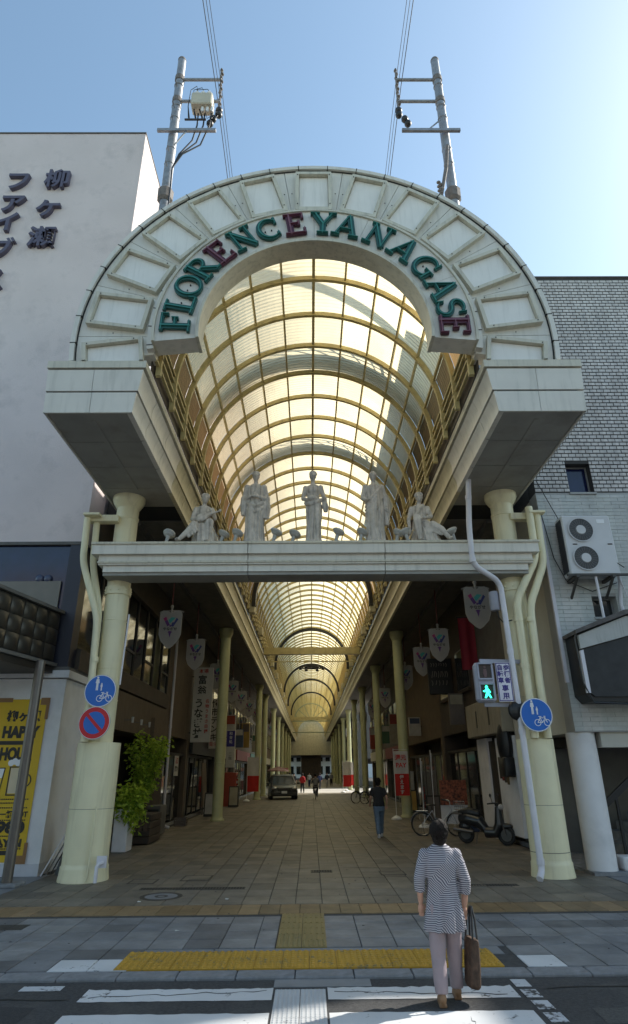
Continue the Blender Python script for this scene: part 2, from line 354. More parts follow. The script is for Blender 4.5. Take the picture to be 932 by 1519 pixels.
# tactile guide strip in the middle of the crossing
ESC = worn_paint('escort_white', (.5, .51, .52), (.2, .2, .2), .38, 4, 40)
def dot_tile(sx, sy, nx, ny, h=.006, r=.016, base=.004):
    m = MB(); m.box(-sx/2, sx/2, -sy/2, sy/2, -.02, base)
    for i in range(nx):
        for j in range(ny):
            cx = (i+.5)/nx*sx-sx/2; cy = (j+.5)/ny*sy-sy/2
            m.rings([[(cx+rr*math.cos(PI/3*k), cy+rr*math.sin(PI/3*k), z) for k in range(6)] for rr, z in ((r, base-.001), (r*.65, base+h))])
    return m.mesh('dot_tile')
def bar_tile(sx, sy, nx, h=.006, base=.004):
    m = MB(); m.box(-sx/2, sx/2, -sy/2, sy/2, -.02, base)
    for i in range(nx):
        cx = (i+.5)/nx*sx-sx/2
        m.rings([[(cx-a, -sy/2*.93, z), (cx+a, -sy/2*.93, z), (cx+a, sy/2*.93, z), (cx-a, sy/2*.93, z)] for a, z in ((.017, base-.001), (.01, base+h))])
    return m.mesh('bar_tile')
esc = dot_tile(.236, .236, 6, 6, .005, .012)
for i in range(2):
    for j in range(12):
        o = ob('tactile_plate', esc, ESC, road); o.location = (-.36+.242*i, 7.0-.242*j, -.026)
m = MB(); m.box(-.5, .45, 7.2, 7.425, -.03, -.0235); m.build('gutter_plate', mat('gutter_plate', (.2, .21, .22), .7, var=.2, stain=(.1, .1, .1), stain_amt=.6), road)
# side line of the crossing, in worn blocks
for k in range(6):
    m = MB(); m.box(1.84+.004*k, 1.99+.004*k, 7.36-.3*k-.22, 7.36-.3*k, -.0265, -.0252); m.build('edge_marking', WPAINT2, road)
m = MB(); m.box(-2.95, -2.55, 7.16, 7.3, -.0265, -.0253); m.build('edge_marking', WPAINT2, road)
# kerb: low stones
kerb = bpy.data.objects.new('kerb', None); COL.objects.link(kerb); kerb.location = (0, 7.55, 0); WM[kerb] = Matrix.Translation((0, 7.55, 0)); struct(kerb)
KERB = mat('kerb_stone', (.2, .205, .215), .8, var=.2, scale=8, bump=.4, stain=(.1, .1, .1), stain_amt=.6, stain_scale=3)
km = MB(); km.bbox(-.296, .296, -.12, .12, -.09, -.002, .012); kme = km.mesh('kerb_stone')
for k in range(-16, 17):
    o = ob('kerb_stone', kme, KERB, kerb); o.matrix_parent_inverse = Matrix(); o.location = (k*.6, 0, 0)
m = MB(); m.box(-60, -9.9, 7.43, 7.67, -.09, 0); m.build('kerb_run', KERB, kerb)
m = MB(); m.box(9.9, 60, 7.43, 7.67, -.09, 0); m.build('kerb_run', KERB, kerb)
# pavement: recessed bed + slabs
SLATE = [(.25, .255, .265), (.22, .227, .24), (.265, .268, .275), (.24, .244, .252), (.17, .172, .178), (.285, .285, .285), (.235, .243, .258)]
TILE_A = tile_mat('slab_slate', SLATE, .42, .415, .04, 7.69)
TILE_B = tile_mat('slab_arcade', [(.225, .196, .155), (.198, .174, .14), (.245, .212, .165), (.215, .193, .16), (.165, .147, .12), (.26, .222, .17)], .42, .62, .04, 11.05)
m = MB(); m.box(-60, 60, 7.67, 13.0, -.088, -.012); pav = struct(m.build('pavement', mat('joint_grout', (.05, .05, .05), .9, var=.3, scale=15)))
m = MB(); m.box(-60, 60, 13.0, 175, -.087, -.0125); arcfl = struct(m.build('arcade_floor', MATS['joint_grout']))
def slab(sx, sy): 
    b = MB(); b.rings([[(-sx/2, -sy/2, -.02), (sx/2, -sy/2, -.02), (sx/2, sy/2, -.02), (-sx/2, sy/2, -.02)], [(-sx/2, -sy/2, -.003), (sx/2, -sy/2, -.003), (sx/2, sy/2, -.003), (-sx/2, sy/2, -.003)], [(-sx/2+.004, -sy/2+.004, 0), (sx/2-.004, -sy/2+.004, 0), (sx/2-.004, sy/2-.004, 0), (-sx/2+.004, sy/2-.004, 0)]])
    return b
YPAINT = worn_paint('tactile_yellow', (.48, .27, .025), (.24, .18, .07), .46, 3.2, 24)
YWORN = worn_paint('tactile_worn', (.27, .2, .075), (.13, .11, .075), .42, 3, 30)
BRN = tile_mat('tactile_brown', [(.3, .2, .1), (.26, .175, .09), (.33, .225, .12), (.24, .17, .095)], .3, .68, 0, 10.33)
sl = slab(.408, .403).mesh('slab'); rng = random.Random(3)
nA = 0
rest = MB()
def put_rest(mb_mesh_v, mb_mesh_f, x, y, dz=0):
    rest.add([(vx+x, vy+y, vz+dz) for vx, vy, vz in mb_mesh_v], mb_mesh_f)
sA = slab(.408, .403); wp = MATS['road_white']
for r_ in range(6):
    yc = 7.69+.415*(r_+.5)+(.0 if r_ else 0)
    if yc > 10.3: break
    for c in range(-34, 34):
        xc = .04+.42*(c+.5)
        if -.6 < xc < .1 and r_ > 1: continue
        if r_ <= 1 and -2.15 < xc < 1.95: continue
        if abs(xc) < 5.6 :
            mt = TILE_A
            if r_ == 0 and (-3.0 < xc < -2.15 or 1.95 < xc < 2.5): mt = WPAINT
            o = bpy.data.objects.new('slab', sl if mt is TILE_A else sl.copy()); COL.objects.link(o); o.parent = pav
            if mt is TILE_A and not sl.materials: sl.materials.append(TILE_A)
            if mt is not TILE_A: o.data.materials.clear(); o.data.materials.append(mt)
            o.location = (xc, yc, rng.uniform(-.0025, .0015)); o.rotation_euler = (rng.uniform(-.002, .002), rng.uniform(-.002, .002), 0); nA += 1
        else: put_rest(sA.v, sA.f, xc, yc, rng.uniform(-.002, .0015))
o = rest.build('slab', TILE_A, pav); o['kind'] = 'stuff'
# tactile yellow strip (two rows)
yd = dot_tile(.288, .324, 4, 4, .014, .026)
for i in range(14):
    for j in range(2):
        o = ob('tactile_tile', yd, YPAINT, pav); o.location = (-2.06+.293*i, 7.86+.33*j, rng.uniform(-.001, .002))
m = MB(); m.box(-2.21, 2.04, 8.195, 8.5, -.03, -.006); m.build('slab_filler', mat('slab_plain', (.19, .2, .215), .6, var=.12), pav)
wd = dot_tile(.296, .296, 5, 5, .012, .022); wb = bar_tile(.296, .296, 4)
for i in range(2):
    for j in range(6):
        o = ob('tactile_tile', wd if (j < 2 and i == 0) or j == 0 else wb, YWORN, pav); o.location = (-.4+.302*i, 8.66+.302*j, rng.uniform(-.001, .002))
for r_ in range(2, 6):
    q = slab(.23, .403); o = q.build('slab', TILE_A, pav); o.location = (-.68, 7.69+.415*(r_+.5), 0)
bt = slab(.292, .66).mesh('band_tile')
for c in range(-19, 20):
    o = ob('band_tile', bt, BRN, pav); o.location = (.15+.3*c, 10.68, rng.uniform(-.002, .001))
m = MB(); m.box(-60, -5.72, 10.35, 11.01, -.02, -.0005); o = m.build('band_run', BRN, pav)
m = MB(); m.box(6.02, 60, 10.35, 11.01, -.02, -.0005); o = m.build('band_run', BRN, pav)
# arcade slabs
sB = slab(.409, .611); slB = sB.mesh('slab'); slB.materials.append(TILE_B); nB = 0; rest = MB(); cnt = 0
for r_ in range(60):
    yc = 11.05+.62*(r_+.5)
    for c in range(-13, 13):
        xc = .04+.42*(c+.5)
        if r_ < 1 or (abs(xc) < 5.4 and r_ < 9 and nB < 210 and abs(xc) < 4.3):
            o = bpy.data.objects.new('slab', slB); COL.objects.link(o); o.parent = arcfl if yc > 13 else pav
            o.location = (xc, yc, rng.uniform(-.003, .0015)); o.rotation_euler = (rng.uniform(-.0015, .0015), rng.uniform(-.0015, .0015), 0); nB += 1
        else: put_rest(sB.v, sB.f, xc, yc, rng.uniform(-.0025, .0015))
o = rest.build('slab', TILE_B, arcfl); o['kind'] = 'stuff'
m = MB(); m.box(-5.9, 5.9, 48.3, 170, -.02, -.002); m.build('floor_sheet', TILE_B, arcfl)
m = MB(); m.box(-5.8, 60, 62, 78, -.002, .004); struct(m.build('cross_street', mat('cross_paving', (.45, .43, .4), .7, var=.1)))
m = MB(); m.box(-60, -5.43, 11.05, 14.2, -.02, -.003); m.box(5.55, 60, 11.05, 14.2, -.02, -.003); m.build('side_paving', MATS['slab_plain'], pav)
# chewing gum spots, road patches and cracks
gum = MB(); rg = random.Random(31)
for k in range(150):
    x, y = rg.uniform(-5, 5), rg.uniform(7.8, 19); rr = rg.uniform(.008, .02)
    gum.rings([[(x+q*math.cos(PI/3*j)*rg.uniform(.8, 1.2), y+q*math.sin(PI/3*j), z) for j in range(6)] for q, z in ((rr, -.002), (rr*.6, .0035))])
o = gum.build('gum_spot', mat('gum', (.06, .06, .06), .8), pav); o['kind'] = 'stuff'
m = MB(); m.add([(-4.6, 5.2, -.0275), (-2.62, 5.15, -.0275), (-2.6, 6.72, -.0275), (-3.4, 6.8, -.0275), (-4.6, 6.74, -.0275)], [(0, 1, 2, 3, 4)]); m.build('road_patch', mat('asphalt_patch', (.035, .035, .037), .9, var=.3, scale=40, bump=.6, bscale=180), road)
m = MB(); m.add([(2.3, 6.2, -.0275), (5.6, 6.25, -.0275), (5.6, 6.6, -.0275), (2.32, 6.56, -.0275)], [(0, 1, 2, 3)]); m.build('road_patch', mat('asphalt_patch_old', (.075, .074, .072), .9, var=.3, scale=40, bump=.6, bscale=180), road)
for k, (x0, y0, x1, y1) in enumerate(((-2.2, 6.95, -.55, 7.1), (.1, 7.05, 1.7, 6.93), (-5, 7.0, -2.4, 6.9), (1.2, 6.4, 1.25, 5.9), (2.1, 7.1, 4.8, 7.2))):
    pts = [(x0+(x1-x0)*j/14+rg.uniform(-.02, .02), y0+(y1-y0)*j/14+rg.uniform(-.03, .03)) for j in range(15)]; m = MB(); wv = [rg.uniform(.004, .012) for _ in pts]
    m.add([(p[0], p[1]-w3, -.0243) for p, w3 in zip(pts, wv)]+[(p[0], p[1]+w3, -.0243) for p, w3 in zip(pts, wv)], [(j, j+1, j+16, j+15) for j in range(14)]); m.build('road_crack', DARK, road)
# drains, manhole, hatches
IRON = mat('cast_iron', (.05, .048, .045), .6, .3, var=.3, scale=20, bump=.5, bscale=60)
def grate(x0, x1, y, wd_, label):
    t = thing('drain_grate', label, 'drain', ((x0+x1)/2, y, 0))
    b = MB(); b.box(x0, x1, y-wd_/2, y-wd_/2+.02, -.01, .006); b.box(x0, x1, y+wd_/2-.02, y+wd_/2, -.01, .006); b.box(x0, x0+.02, y-wd_/2+.02, y+wd_/2-.02, -.01, .006); b.box(x1-.02, x1, y-wd_/2+.02, y+wd_/2-.02, -.01, .006); b.build('frame', IRON, t)
    n = int((x1-x0)/.05); b = MB()
    for k in range(1, n): b.box(x0+(x1-x0)*k/n-.012, x0+(x1-x0)*k/n+.012, y-wd_/2+.021, y+wd_/2-.021, -.01, .004)
    o = b.build('bar', IRON, t); o['kind'] = 'stuff'
    b = MB(); b.box(x0+.021, x1-.021, y-wd_/2+.021, y+wd_/2-.021, -.011, .0012); b.build('well', DARK, t)
grate(-3.15, -1.3, 12.45, .2, 'long slotted drain across the paving in front of the left column')
grate(1.75, 3.55, 12.5, .2, 'long slotted drain across the paving behind the woman')
grate(-.14, .3, 14.3, .28, 'small dark drain grate in the middle of the arcade floor')
t = thing('manhole_cover', 'round iron manhole cover with ring pattern set in the paving', 'manhole', (-2.62, 11.75, 0))
b = MB()
for r0, r1, z in ((.27, .35, .004), (.06, .11, .005)):
    n = 32; rr = []
    b.rings([[(-2.62+r*math.cos(2*PI*k/n), 11.75+r*math.sin(2*PI*k/n), zz) for k in range(n)] for r, zz in ((r0, -.005), (r0, z), (r1, z), (r1, -.005))], cap=False)
b.build('rim', IRON, t); b = MB(); b.lathe([(.27, -.01), (.27, .0025)], 32, (-2.62, 11.75, 0)); b.build('lid', MATS['slab_plain'], t)
def hatch(x, y, sx, sy, label):
    t = thing('floor_hatch', label, 'hatch', (x, y, 0))
    b = MB(); fwid = .03
    b.box(x-sx/2, x+sx/2, y-sy/2, y-sy/2+fwid, -.01, .004); b.box(x-sx/2, x+sx/2, y+sy/2-fwid, y+sy/2, -.01, .004); b.box(x-sx/2, x-sx/2+fwid, y-sy/2+fwid, y+sy/2-fwid, -.01, .004); b.box(x+sx/2-fwid, x+sx/2, y-sy/2+fwid, y+sy/2-fwid, -.01, .004); b.build('frame', IRON, t)
    b = MB(); b.box(x-sx/2+fwid, x+sx/2-fwid, y-sy/2+fwid, y+sy/2-fwid, -.01, .002); b.build('lid', TILE_B, t)
hatch(-2.35, 13.6, .55, .62, 'square iron-edged floor hatch just past the slotted drain')
hatch(-3.3, 13.25, .5, .5, 'square floor hatch beside the base of the left column')
hatch(1.5, 14.0, .5, .5, 'square floor hatch on the right of the arcade floor')
hatch(2.2, 24.5, .6, .7, 'square floor hatch near the walking man')
t = tag(ob('bolted_plate', (lambda b: (b.box(-3.4, -3.0, 8.3, 8.6, -.01, .004), b.mesh('p'))[1])(MB()), IRON), 'dark square cover plate at the left edge of the slate paving', 'cover plate')
t.data.transform(Matrix.Translation((-.95, 1.2, 0)))
# bits of litter on the paving
LIT = mat('litter', (.6, .6, .58), .8)
for i, (x, y, lb) in enumerate(((1.62, 9.1, 'tiny scrap of white paper on the slate slabs right of the woman'), (1.75, 8.75, 'second scrap of white paper on the slabs nearer the kerb'), (-1.9, 9.35, 'scrap of paper on the slate slabs left of the yellow strip'), (-1.52, 11.45, 'flattened paper scrap near the manhole cover'), (-2.9, 11.3, 'paper scrap on the slabs beside the brown band'), (-1.6, 15.4, 'paper scrap lying deeper under the arcade'))):
    b = MB(); r = random.Random(i); b.hexa([(x, y, .001), (x+.05, y+r.uniform(-.02, .02), .001), (x+.055, y+.03, .001), (x-.005, y+.035, .001), (x, y, .006), (x+.045, y, .01), (x+.05, y+.03, .005), (x, y+.03, .012)]); tag(b.build('paper_scrap', LIT), lb, 'litter')

# ================================================================ arcade gate: ledges, arch, letters
ZC = 9.75
gate = thing('arcade_gate', 'white panelled arch gate with FLORENCE YANAGASE lettering at the arcade mouth', 'gate', (0, 9.6, 8.03))
PROF = ((0, 8.03, .05, 8.452), (.075, 8.482, .14, 8.935))   # offset/z of the two fascia bands
for s in (-1, 1):
    b = MB()   # core
    b.box(min(s*3.5, s*4.98), max(s*3.5, s*4.98), 9.68, 15.0, 8.08, 9.06)
    b.build('ledge_core', DARK, gate)
    # soffit panels
    for k in range(4):
        y0 = 9.64+1.09*k
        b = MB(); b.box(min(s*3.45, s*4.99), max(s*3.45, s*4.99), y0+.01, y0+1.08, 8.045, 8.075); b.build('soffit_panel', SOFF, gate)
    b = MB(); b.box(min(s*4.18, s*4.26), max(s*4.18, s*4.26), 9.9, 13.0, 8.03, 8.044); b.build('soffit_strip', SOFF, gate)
    # cap
    b = MB(); xo, xi = s*(5.05+.04), s*(3.41-.19); x0, x1 = min(xo, xi), max(xo, xi); y0 = 9.6-.1
    b.box(x0, x1, y0, 15.0, 8.965, 9.12); b.build('cap_front', PANEL2, gate)
    # fascia bands
    for (o0, z0, o1, z1) in PROF:
        segs = []
        # front face from outer corner to inner corner (mitred)
        def fp(xx, o): return xx
        for (xa, xb) in ((5.05, 4.2), (4.2, 3.41)):
            pts = []
            for o_, z_ in ((o0, z0), (o1, z1)):
                a = xa+(o_*.2 if xa == 5.05 else -.004); c = xb-(o_ if xb == 3.41 else -.004)
                pts.append((a, c, 9.6-o_*.5, z_))
            (a0, c0, y0_, z0_), (a1, c1, y1_, z1_) = pts
            b = MB(); b.hexa([(s*a0, y0_, z0_), (s*c0, y0_, z0_), (s*c0, y0_+.04, z0_), (s*a0, y0_+.04, z0_), (s*a1, y1_, z1_), (s*c1, y1_, z1_), (s*c1, y1_+.06, z1_), (s*a1, y1_+.06, z1_)])
            b.build('fascia_panel', PANEL, gate)
        # outer flank
        b = MB(); b.hexa([(s*(5.05+o0*.2), 9.6-o0*.5+.003, z0), (s*(5.01+o0*.2), 9.6-o0*.5+.045, z0), (s*(5.01+o0*.2), 15.0, z0), (s*(5.05+o0*.2), 15.0, z0), (s*(5.05+o1*.2), 9.6-o1*.5+.003, z1), (s*(4.99+o1*.2), 9.6-o1*.5+.065, z1), (s*(4.99+o1*.2), 15, z1), (s*(5.05+o1*.2), 15, z1)]); b.build('fascia_panel', PANEL, gate)
# arch face
for k in range(13):
    a = R(90+(k-6)*16.3); h = R(16.3/2)-.0012
    a0, a1 = a-h, a+h
    if k == 0: a0 = R(-7.4)
    if k == 12: a1 = R(187.4)
    b = MB(); b.polar(3.15, 4.7, a0, a1, 9.6, 9.95, 8, ZC); p = b.build('arch_panel', PANEL, gate)
    # raised frame
    c, d = math.cos(a), math.sin(a)
    T = lambda u, y, v: (v*c+u*d*1.0, y, ZC+v*d-u*c)
    lo = 3.38 if 0 < k < 12 else 3.38
    fr = MB(); W2 = .4; r0, r1, t_ = 3.34, 4.5, .075
    for (u0, u1, v0, v1) in ((-W2, -W2+t_, r0, r1), (W2-t_, W2, r0, r1), (-W2+t_, W2-t_, r0, r0+t_), (-W2+t_, W2-t_, r1-t_, r1)):
        fr.hexa([T(u0, 9.475, v0), T(u1, 9.475, v0), T(u1, 9.61, v0), T(u0, 9.61, v0), T(u0, 9.475, v1), T(u1, 9.475, v1), T(u1, 9.61, v1), T(u0, 9.61, v1)])
    o = fr.build('panel_frame', PANEL2, p)
    if k in (0, 12): clip_below(o, 9.124)
    q = MB(); q.hexa([T(-W2+t_+.01, 9.57, r0+t_+.01), T(W2-t_-.01, 9.57, r0+t_+.01), T(W2-t_-.01, 9.61, r0+t_+.01), T(-W2+t_+.01, 9.61, r0+t_+.01), T(-W2+t_+.01, 9.57, r1-t_-.01), T(W2-t_-.01, 9.57, r1-t_-.01), T(W2-t_-.01, 9.61, r1-t_-.01), T(-W2+t_+.01, 9.61, r1-t_-.01)]); o = q.build('inset_panel', INSET, p)
    if k in (0, 12): clip_below(o, 9.124)
    bo = MB()
    for u, v in ((-.33, 3.5), (.33, 3.5), (-.33, 4.4), (.33, 4.4), (-.45, 3.95), (.45, 3.95)):
        x, y, z = T(u*1.07, 0, v)
        if z < 9.15: continue
        bo.discy(x, z, 9.462 if abs(u) < .4 else 9.59, 9.61, .012, 6)
    o = bo.build('bolt', DARK, p); o['kind'] = 'stuff'
b = MB(); b.polar(4.67, 4.76, R(-7.3), R(187.3), 9.53, 10.02, 96, ZC); b.build('outer_rim', PANEL, gate, 30)
b = MB(); b.polar(4.645, 4.669, R(-7.2), R(187.2), 9.585, 9.64, 96, ZC); b.build('joint_strip', DARK, gate)  # dark strip marking the joint inside the outer rim
b = MB(); b.polar(3.135, 3.26, R(-6.6), R(186.6), 9.47, 9.62, 80, ZC); b.build('inner_rim', PANEL, gate, 30)
for k in range(24):   # rim joints
    a = R(-2+8*k); b = MB(); b.polar(4.64, 4.765, a, a+.0035, 9.524, 9.6, 1, ZC); b.build('rim_joint', DARK, gate)
    b = MB(); b.polar(3.13, 3.265, a+.05, a+.0555, 9.464, 9.5, 1, ZC); b.build('rim_joint', DARK, gate)
# lettering ring (box standing forward)
edges = [-5.6, 25, 47, 68, 90, 112, 133, 155, 185.6]
for i in range(8):
    a0, a1 = R(edges[i])+.0012, R(edges[i+1])-.0012
    b = MB(); b.polar(2.28, 3.12, a0, a1, 9.34, 9.78, 12, ZC); b.build('letter_ring_panel', PANEL, gate, 30)
b = MB(); b.polar(2.24, 2.3, R(-5.7), R(185.7), 9.3, 9.80, 80, ZC); b.build('letter_ring_edge', PANEL2, gate, 30)
b = MB(); b.polar(3.09, 3.14, R(-5.7), R(185.7), 9.3, 9.79, 80, ZC); b.build('letter_ring_edge', PANEL2, gate, 30)
# letters (slab serif strokes)
def arc(cx, cy, rx, ry, a0, a1, n=14): return [(cx+rx*math.cos(R(a0+(a1-a0)*i/n)), cy+ry*math.sin(R(a0+(a1-a0)*i/n))) for i in range(n+1)]
ST, TH, SE = .225, .125, .105
def ser(x, y, w_=.42): return ([(x-w_/2, y), (x+w_/2, y)], SE)
GL = {
 'F': (.78, [([(.24, 0), (.24, 1)], ST), ser(.24, .045, .46), ([(.04, .95), (.74, .95)], TH), ([(.24, .52), (.56, .52)], TH), ([(.72, 1), (.72, .74)], SE), ([(.56, .63), (.56, .41)], SE)]),
 'L': (.76, [([(.24, 0), (.24, 1)], ST), ser(.24, .955, .46), ([(.04, .05), (.72, .05)], TH), ([(.7, 0), (.7, .28)], SE)]),
 'O': (.94, [(arc(.47, .5, .38, .43, 0, 360, 28), [.11+.1*abs(math.cos(2*PI*i/28)) for i in range(29)])]),
 'R': (.88, [([(.22, 0), (.22, 1)], ST), ser(.22, .045, .42), ([(.03, .95), (.45, .95)], TH), (arc(.42, .73, .27, .22, 90, -90, 12), [.1+.08*math.sin(PI*i/12) for i in range(13)]), ([(.2, .5), (.45, .5)], TH), ([(.42, .5), (.78, .03)], ST*.9), ser(.8, .045, .2)]),
 'E': (.8, [([(.24, 0), (.24, 1)], ST), ([(.04, .95), (.74, .95)], TH), ([(.04, .05), (.76, .05)], TH), ([(.24, .52), (.56, .52)], TH), ([(.72, 1), (.72, .74)], SE), ([(.74, 0), (.74, .27)], SE), ([(.56, .63), (.56, .41)], SE)]),
 'N': (.98, [([(.2, 0), (.2, 1)], TH), ([(.78, 0), (.78, 1)], TH), ([(.16, .97), (.8, .03)], ST), ser(.2, .045, .34), ser(.78, .955, .36), ([(.03, .955), (.3, .955)], SE)]),
 'C': (.88, [(arc(.48, .5, .38, .43, 48, 312, 24), [.1+.1*abs(math.sin(PI*i/24)) for i in range(25)]), ([(.76, .98), (.76, .68)], SE), ([(.74, .28), (.76, .1)], SE)]),
 'Y': (.92, [([(.46, 0), (.46, .46)], ST), ([(.14, .97), (.46, .44)], ST), ([(.78, .97), (.46, .44)], TH), ser(.46, .045, .42), ser(.15, .955, .34), ser(.79, .955, .3)]),
 'A': (.96, [([(.14, .03), (.48, 1)], TH), ([(.48, 1), (.8, .03)], ST), ([(.26, .34), (.7, .34)], SE), ser(.14, .045, .32), ser(.8, .045, .36)]),
 'G': (.95, [(arc(.48, .5, .38, .43, 48, 330, 24), [.1+.1*abs(math.sin(PI*i/24)) for i in range(25)]), ([(.76, .98), (.76, .68)], SE), ([(.78, .02), (.78, .44)], ST*.8), ([(.56, .44), (.94, .44)], SE)]),
 'S': (.76, [(arc(.38, .73, .26, .21, 40, 270, 14)+arc(.38, .28, .28, .235, 90, -140, 14)[1:], [.1+.09*math.sin(PI*i/28) for i in range(29)]), ([(.63, .98), (.63, .72)], SE), ([(.12, .3), (.12, .03)], SE)]),
}
GREEN = mat('letter_green', (.008, .08, .066), .4, var=.12); GREENL = mat('letter_green_tube', (.04, .2, .165), .3)
MARO = mat('letter_maroon', (.075, .013, .03), .4, var=.12); MAROL = mat('letter_maroon_tube', (.2, .08, .1), .3)
LT = [('F', 178), ('L', 168.3), ('O', 158.3), ('R', 147.4), ('E', 136), ('N', 123.2), ('C', 110.8), ('E', 98.9), ('Y', 86), ('A', 75.2), ('N', 60.2), ('A', 46.6), ('G', 33.6), ('A', 20.4), ('S', 9.4), ('E', .6)]
for i, (ch, ang) in enumerate(LT):
    wd_, strokes = GL[ch]; a = R(ang); c, d = math.cos(a), math.sin(a); S = .58; RB = 2.40
    def T(x, y, z):
        u = (x-wd_/2)*S*1.0; v = RB+z*S; return (v*c+u*d, y, ZC+v*d-u*c)
    red = ch == 'E'
    b = MB(); tb = MB(); seen = MB()
    for k, (pth, wid) in enumerate(strokes):
        y0 = 9.262-.0022*k; b.ribbon(pth, wid, y0, 9.32, T)
        wv = [x*.22 for x in wid] if isinstance(wid, list) else wid*.22
        tb.ribbon(pth, wv, 9.232-.002*k, 9.258, T)
    lt = b.build('letter', MARO if red else GREEN, gate); tb.build('neon_tube', MAROL if red else GREENL, lt)
    # stand-off pins
    b = MB()
    for u in (-.12, .12): x, y, z = T(wd_/2+u, 0, .5); b.discy(x, z, 9.31, 9.345, .015, 6)
    b.build('pin', DARK, lt)
# ================================================================ arcade roof (barrel vault with eaves)
roof = thing('arcade_roof', 'long barrel vault of cream corrugated sheets on yellow steel ribs', 'arcade roof', (0, 10, 8))
RV = 3.2; PA = R(14.2); Y0 = 9.8; SP = 1.25; NB = 112
ys = [10.02+SP*i for i in range(NB)]
YE = ys[-1]
rb = MB(); 
prof = []
rb.polar(RV-.02-.12, RV-.02, -R(4), R(184), -.045, .045, 40, 0)
for s in (-1, 1): rb.box(s*3.12-.05, s*3.12+.05, -.045, .045, -.62, -.2)
ribme = rb.mesh('rib', 30); ribme.materials.append(RIB)
for i, y in enumerate(ys):
    o = bpy.data.objects.new('rib', ribme); COL.objects.link(o); o.parent = roof; o.matrix_parent_inverse = WM[roof].inverted(); o.location = (0, y, ZC)
for n in range(-6, 7):
    a = R(90)+n*PA; x, z = (RV-.055)*math.cos(a), ZC+(RV-.055)*math.sin(a)
    c, d = math.cos(a), math.sin(a)
    b = MB(); hw = .022 if n else .035; q = .045
    P4 = [(x-d*hw-c*q, z+c*hw-d*q), (x+d*hw-c*q, z-c*hw-d*q), (x+d*hw+c*.02, z-c*hw+d*.02), (x-d*hw+c*.02, z+c*hw+d*.02)]
    b.hexa([(px, Y0, pz) for px, pz in P4]+[(px, YE, pz) for px, pz in P4]); b.build('purlin', RIB, roof)
pcount = 0; rest = MB(); restb = MB()
def pane(n, y0, y1, r=RV):
    vs_ = []; k = 4
    for i in range(k+1):
        a = R(90)+(n+i/k)*PA
        for rr in (r, r+.006):
            vs_ += [(rr*math.cos(a), y0+.01, ZC+rr*math.sin(a)), (rr*math.cos(a), y1-.01, ZC+rr*math.sin(a))]
    fs = []
    for i in range(k): fs.append((i*4, i*4+1, (i+1)*4+1, (i+1)*4))
    return vs_, fs
rr_ = random.Random(5)
for i in range(-1, NB-1):
    y0, y1 = (Y0 if i < 0 else ys[i]), ys[i+1]
    for n in range(-6, 6):
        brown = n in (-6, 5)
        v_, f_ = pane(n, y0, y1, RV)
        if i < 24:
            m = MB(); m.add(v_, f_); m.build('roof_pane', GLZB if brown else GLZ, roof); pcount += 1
        else: (restb if brown else rest).add(v_, f_)
o = rest.build('roof_pane', GLZ, roof); o['kind'] = 'stuff'
o = restb.build('roof_pane', GLZB, roof); o['kind'] = 'stuff'
# clerestory rails, eaves gutters and soffits along the whole arcade
for s in (-1, 1):
    b = MB()
    for z in (9.35, 9.6, 9.85): b.box(s*3.13-.03, s*3.13+.03, Y0, YE, z-.025, z+.025)
    b.build('clerestory_rail', RIB, roof)
    b = MB(); b.box(s*3.22-.02, s*3.22+.02, 15, YE, 9.1, 9.98)
    rest2 = MB()
    for i in range(0, NB-1):
        q = MB(); q.box(min(s*3.2, s*3.22), max(s*3.2, s*3.22), ys[i]+.004 if i else 9.8, ys[i+1]-.004, 9.125, 10.04)
        if i < 40: q.build('infill_board', (BROWN, DKBR, TAN)[i % 3], roof)  # opaque boards added in every bay to block sun through the clerestory
        else: rest2.add(q.v, q.f)
    o = rest2.build('infill_board', BROWN, roof); o['kind'] = 'stuff'
    core = MB(); core.box(min(s*3.5, s*5.58), max(s*3.5, s*5.58), 15.0, 60 if s > 0 else YE, 8.09, 9.05)
    if s > 0: core.box(3.5, 5.0, 60, 84, 8.09, 9.05); core.box(3.5, 5.58, 84, YE, 8.09, 9.05)
    core.build('eaves_core', DARK, roof)
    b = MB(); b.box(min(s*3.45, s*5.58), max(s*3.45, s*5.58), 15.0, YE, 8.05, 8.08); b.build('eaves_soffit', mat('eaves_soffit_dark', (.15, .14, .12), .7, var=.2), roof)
    b = MB(); b.box(min(s*4.6, s*4.72), max(s*4.6, s*4.72), 14.9, YE, 7.93, 8.045); b.build('soffit_beam', GREYW, roof)
    FAS = mat('fascia_cream', (.55, .5, .34), .5, var=.1, stain=(.25, .2, .1), stain_amt=.5, streak=True)
    b = MB(); b.box(min(s*3.22, s*5.3), max(s*3.22, s*5.3), 15.0, YE, 8.965, 9.119); b.build('eaves_cap', FAS, roof)
    for (o0, z0, o1, z1) in PROF:
        y = 9.6-o1; first = True; k = 0
        while k < 40:
            ya = (9.6-o0*.5+.003, 9.6-o1*.5+.003) if k == 0 else (ycur+.005, ycur+.005)
            ycur = 10.65+1.25*k
            if k == 39: ycur = YE
            b = MB(); nseg = 5; cv = .05; rings = []
            for j in range(nseg+1):
                t_ = j/nseg; of = o0+(o1-o0)*t_-cv*math.sin(PI*t_); z_ = z0+(z1-z0)*t_; yy = ya[0]+(ya[1]-ya[0])*t_
                rings.append([(s*(3.41-of), yy, z_), (s*(3.41-of), ycur-.005, z_), (s*(3.48-of+.03), ycur-.005, z_), (s*(3.48-of+.03), yy+.05, z_)])
            b.rings(rings); b.build('fascia_panel', PANEL if k < 3 else FAS, roof, 40); k += 1
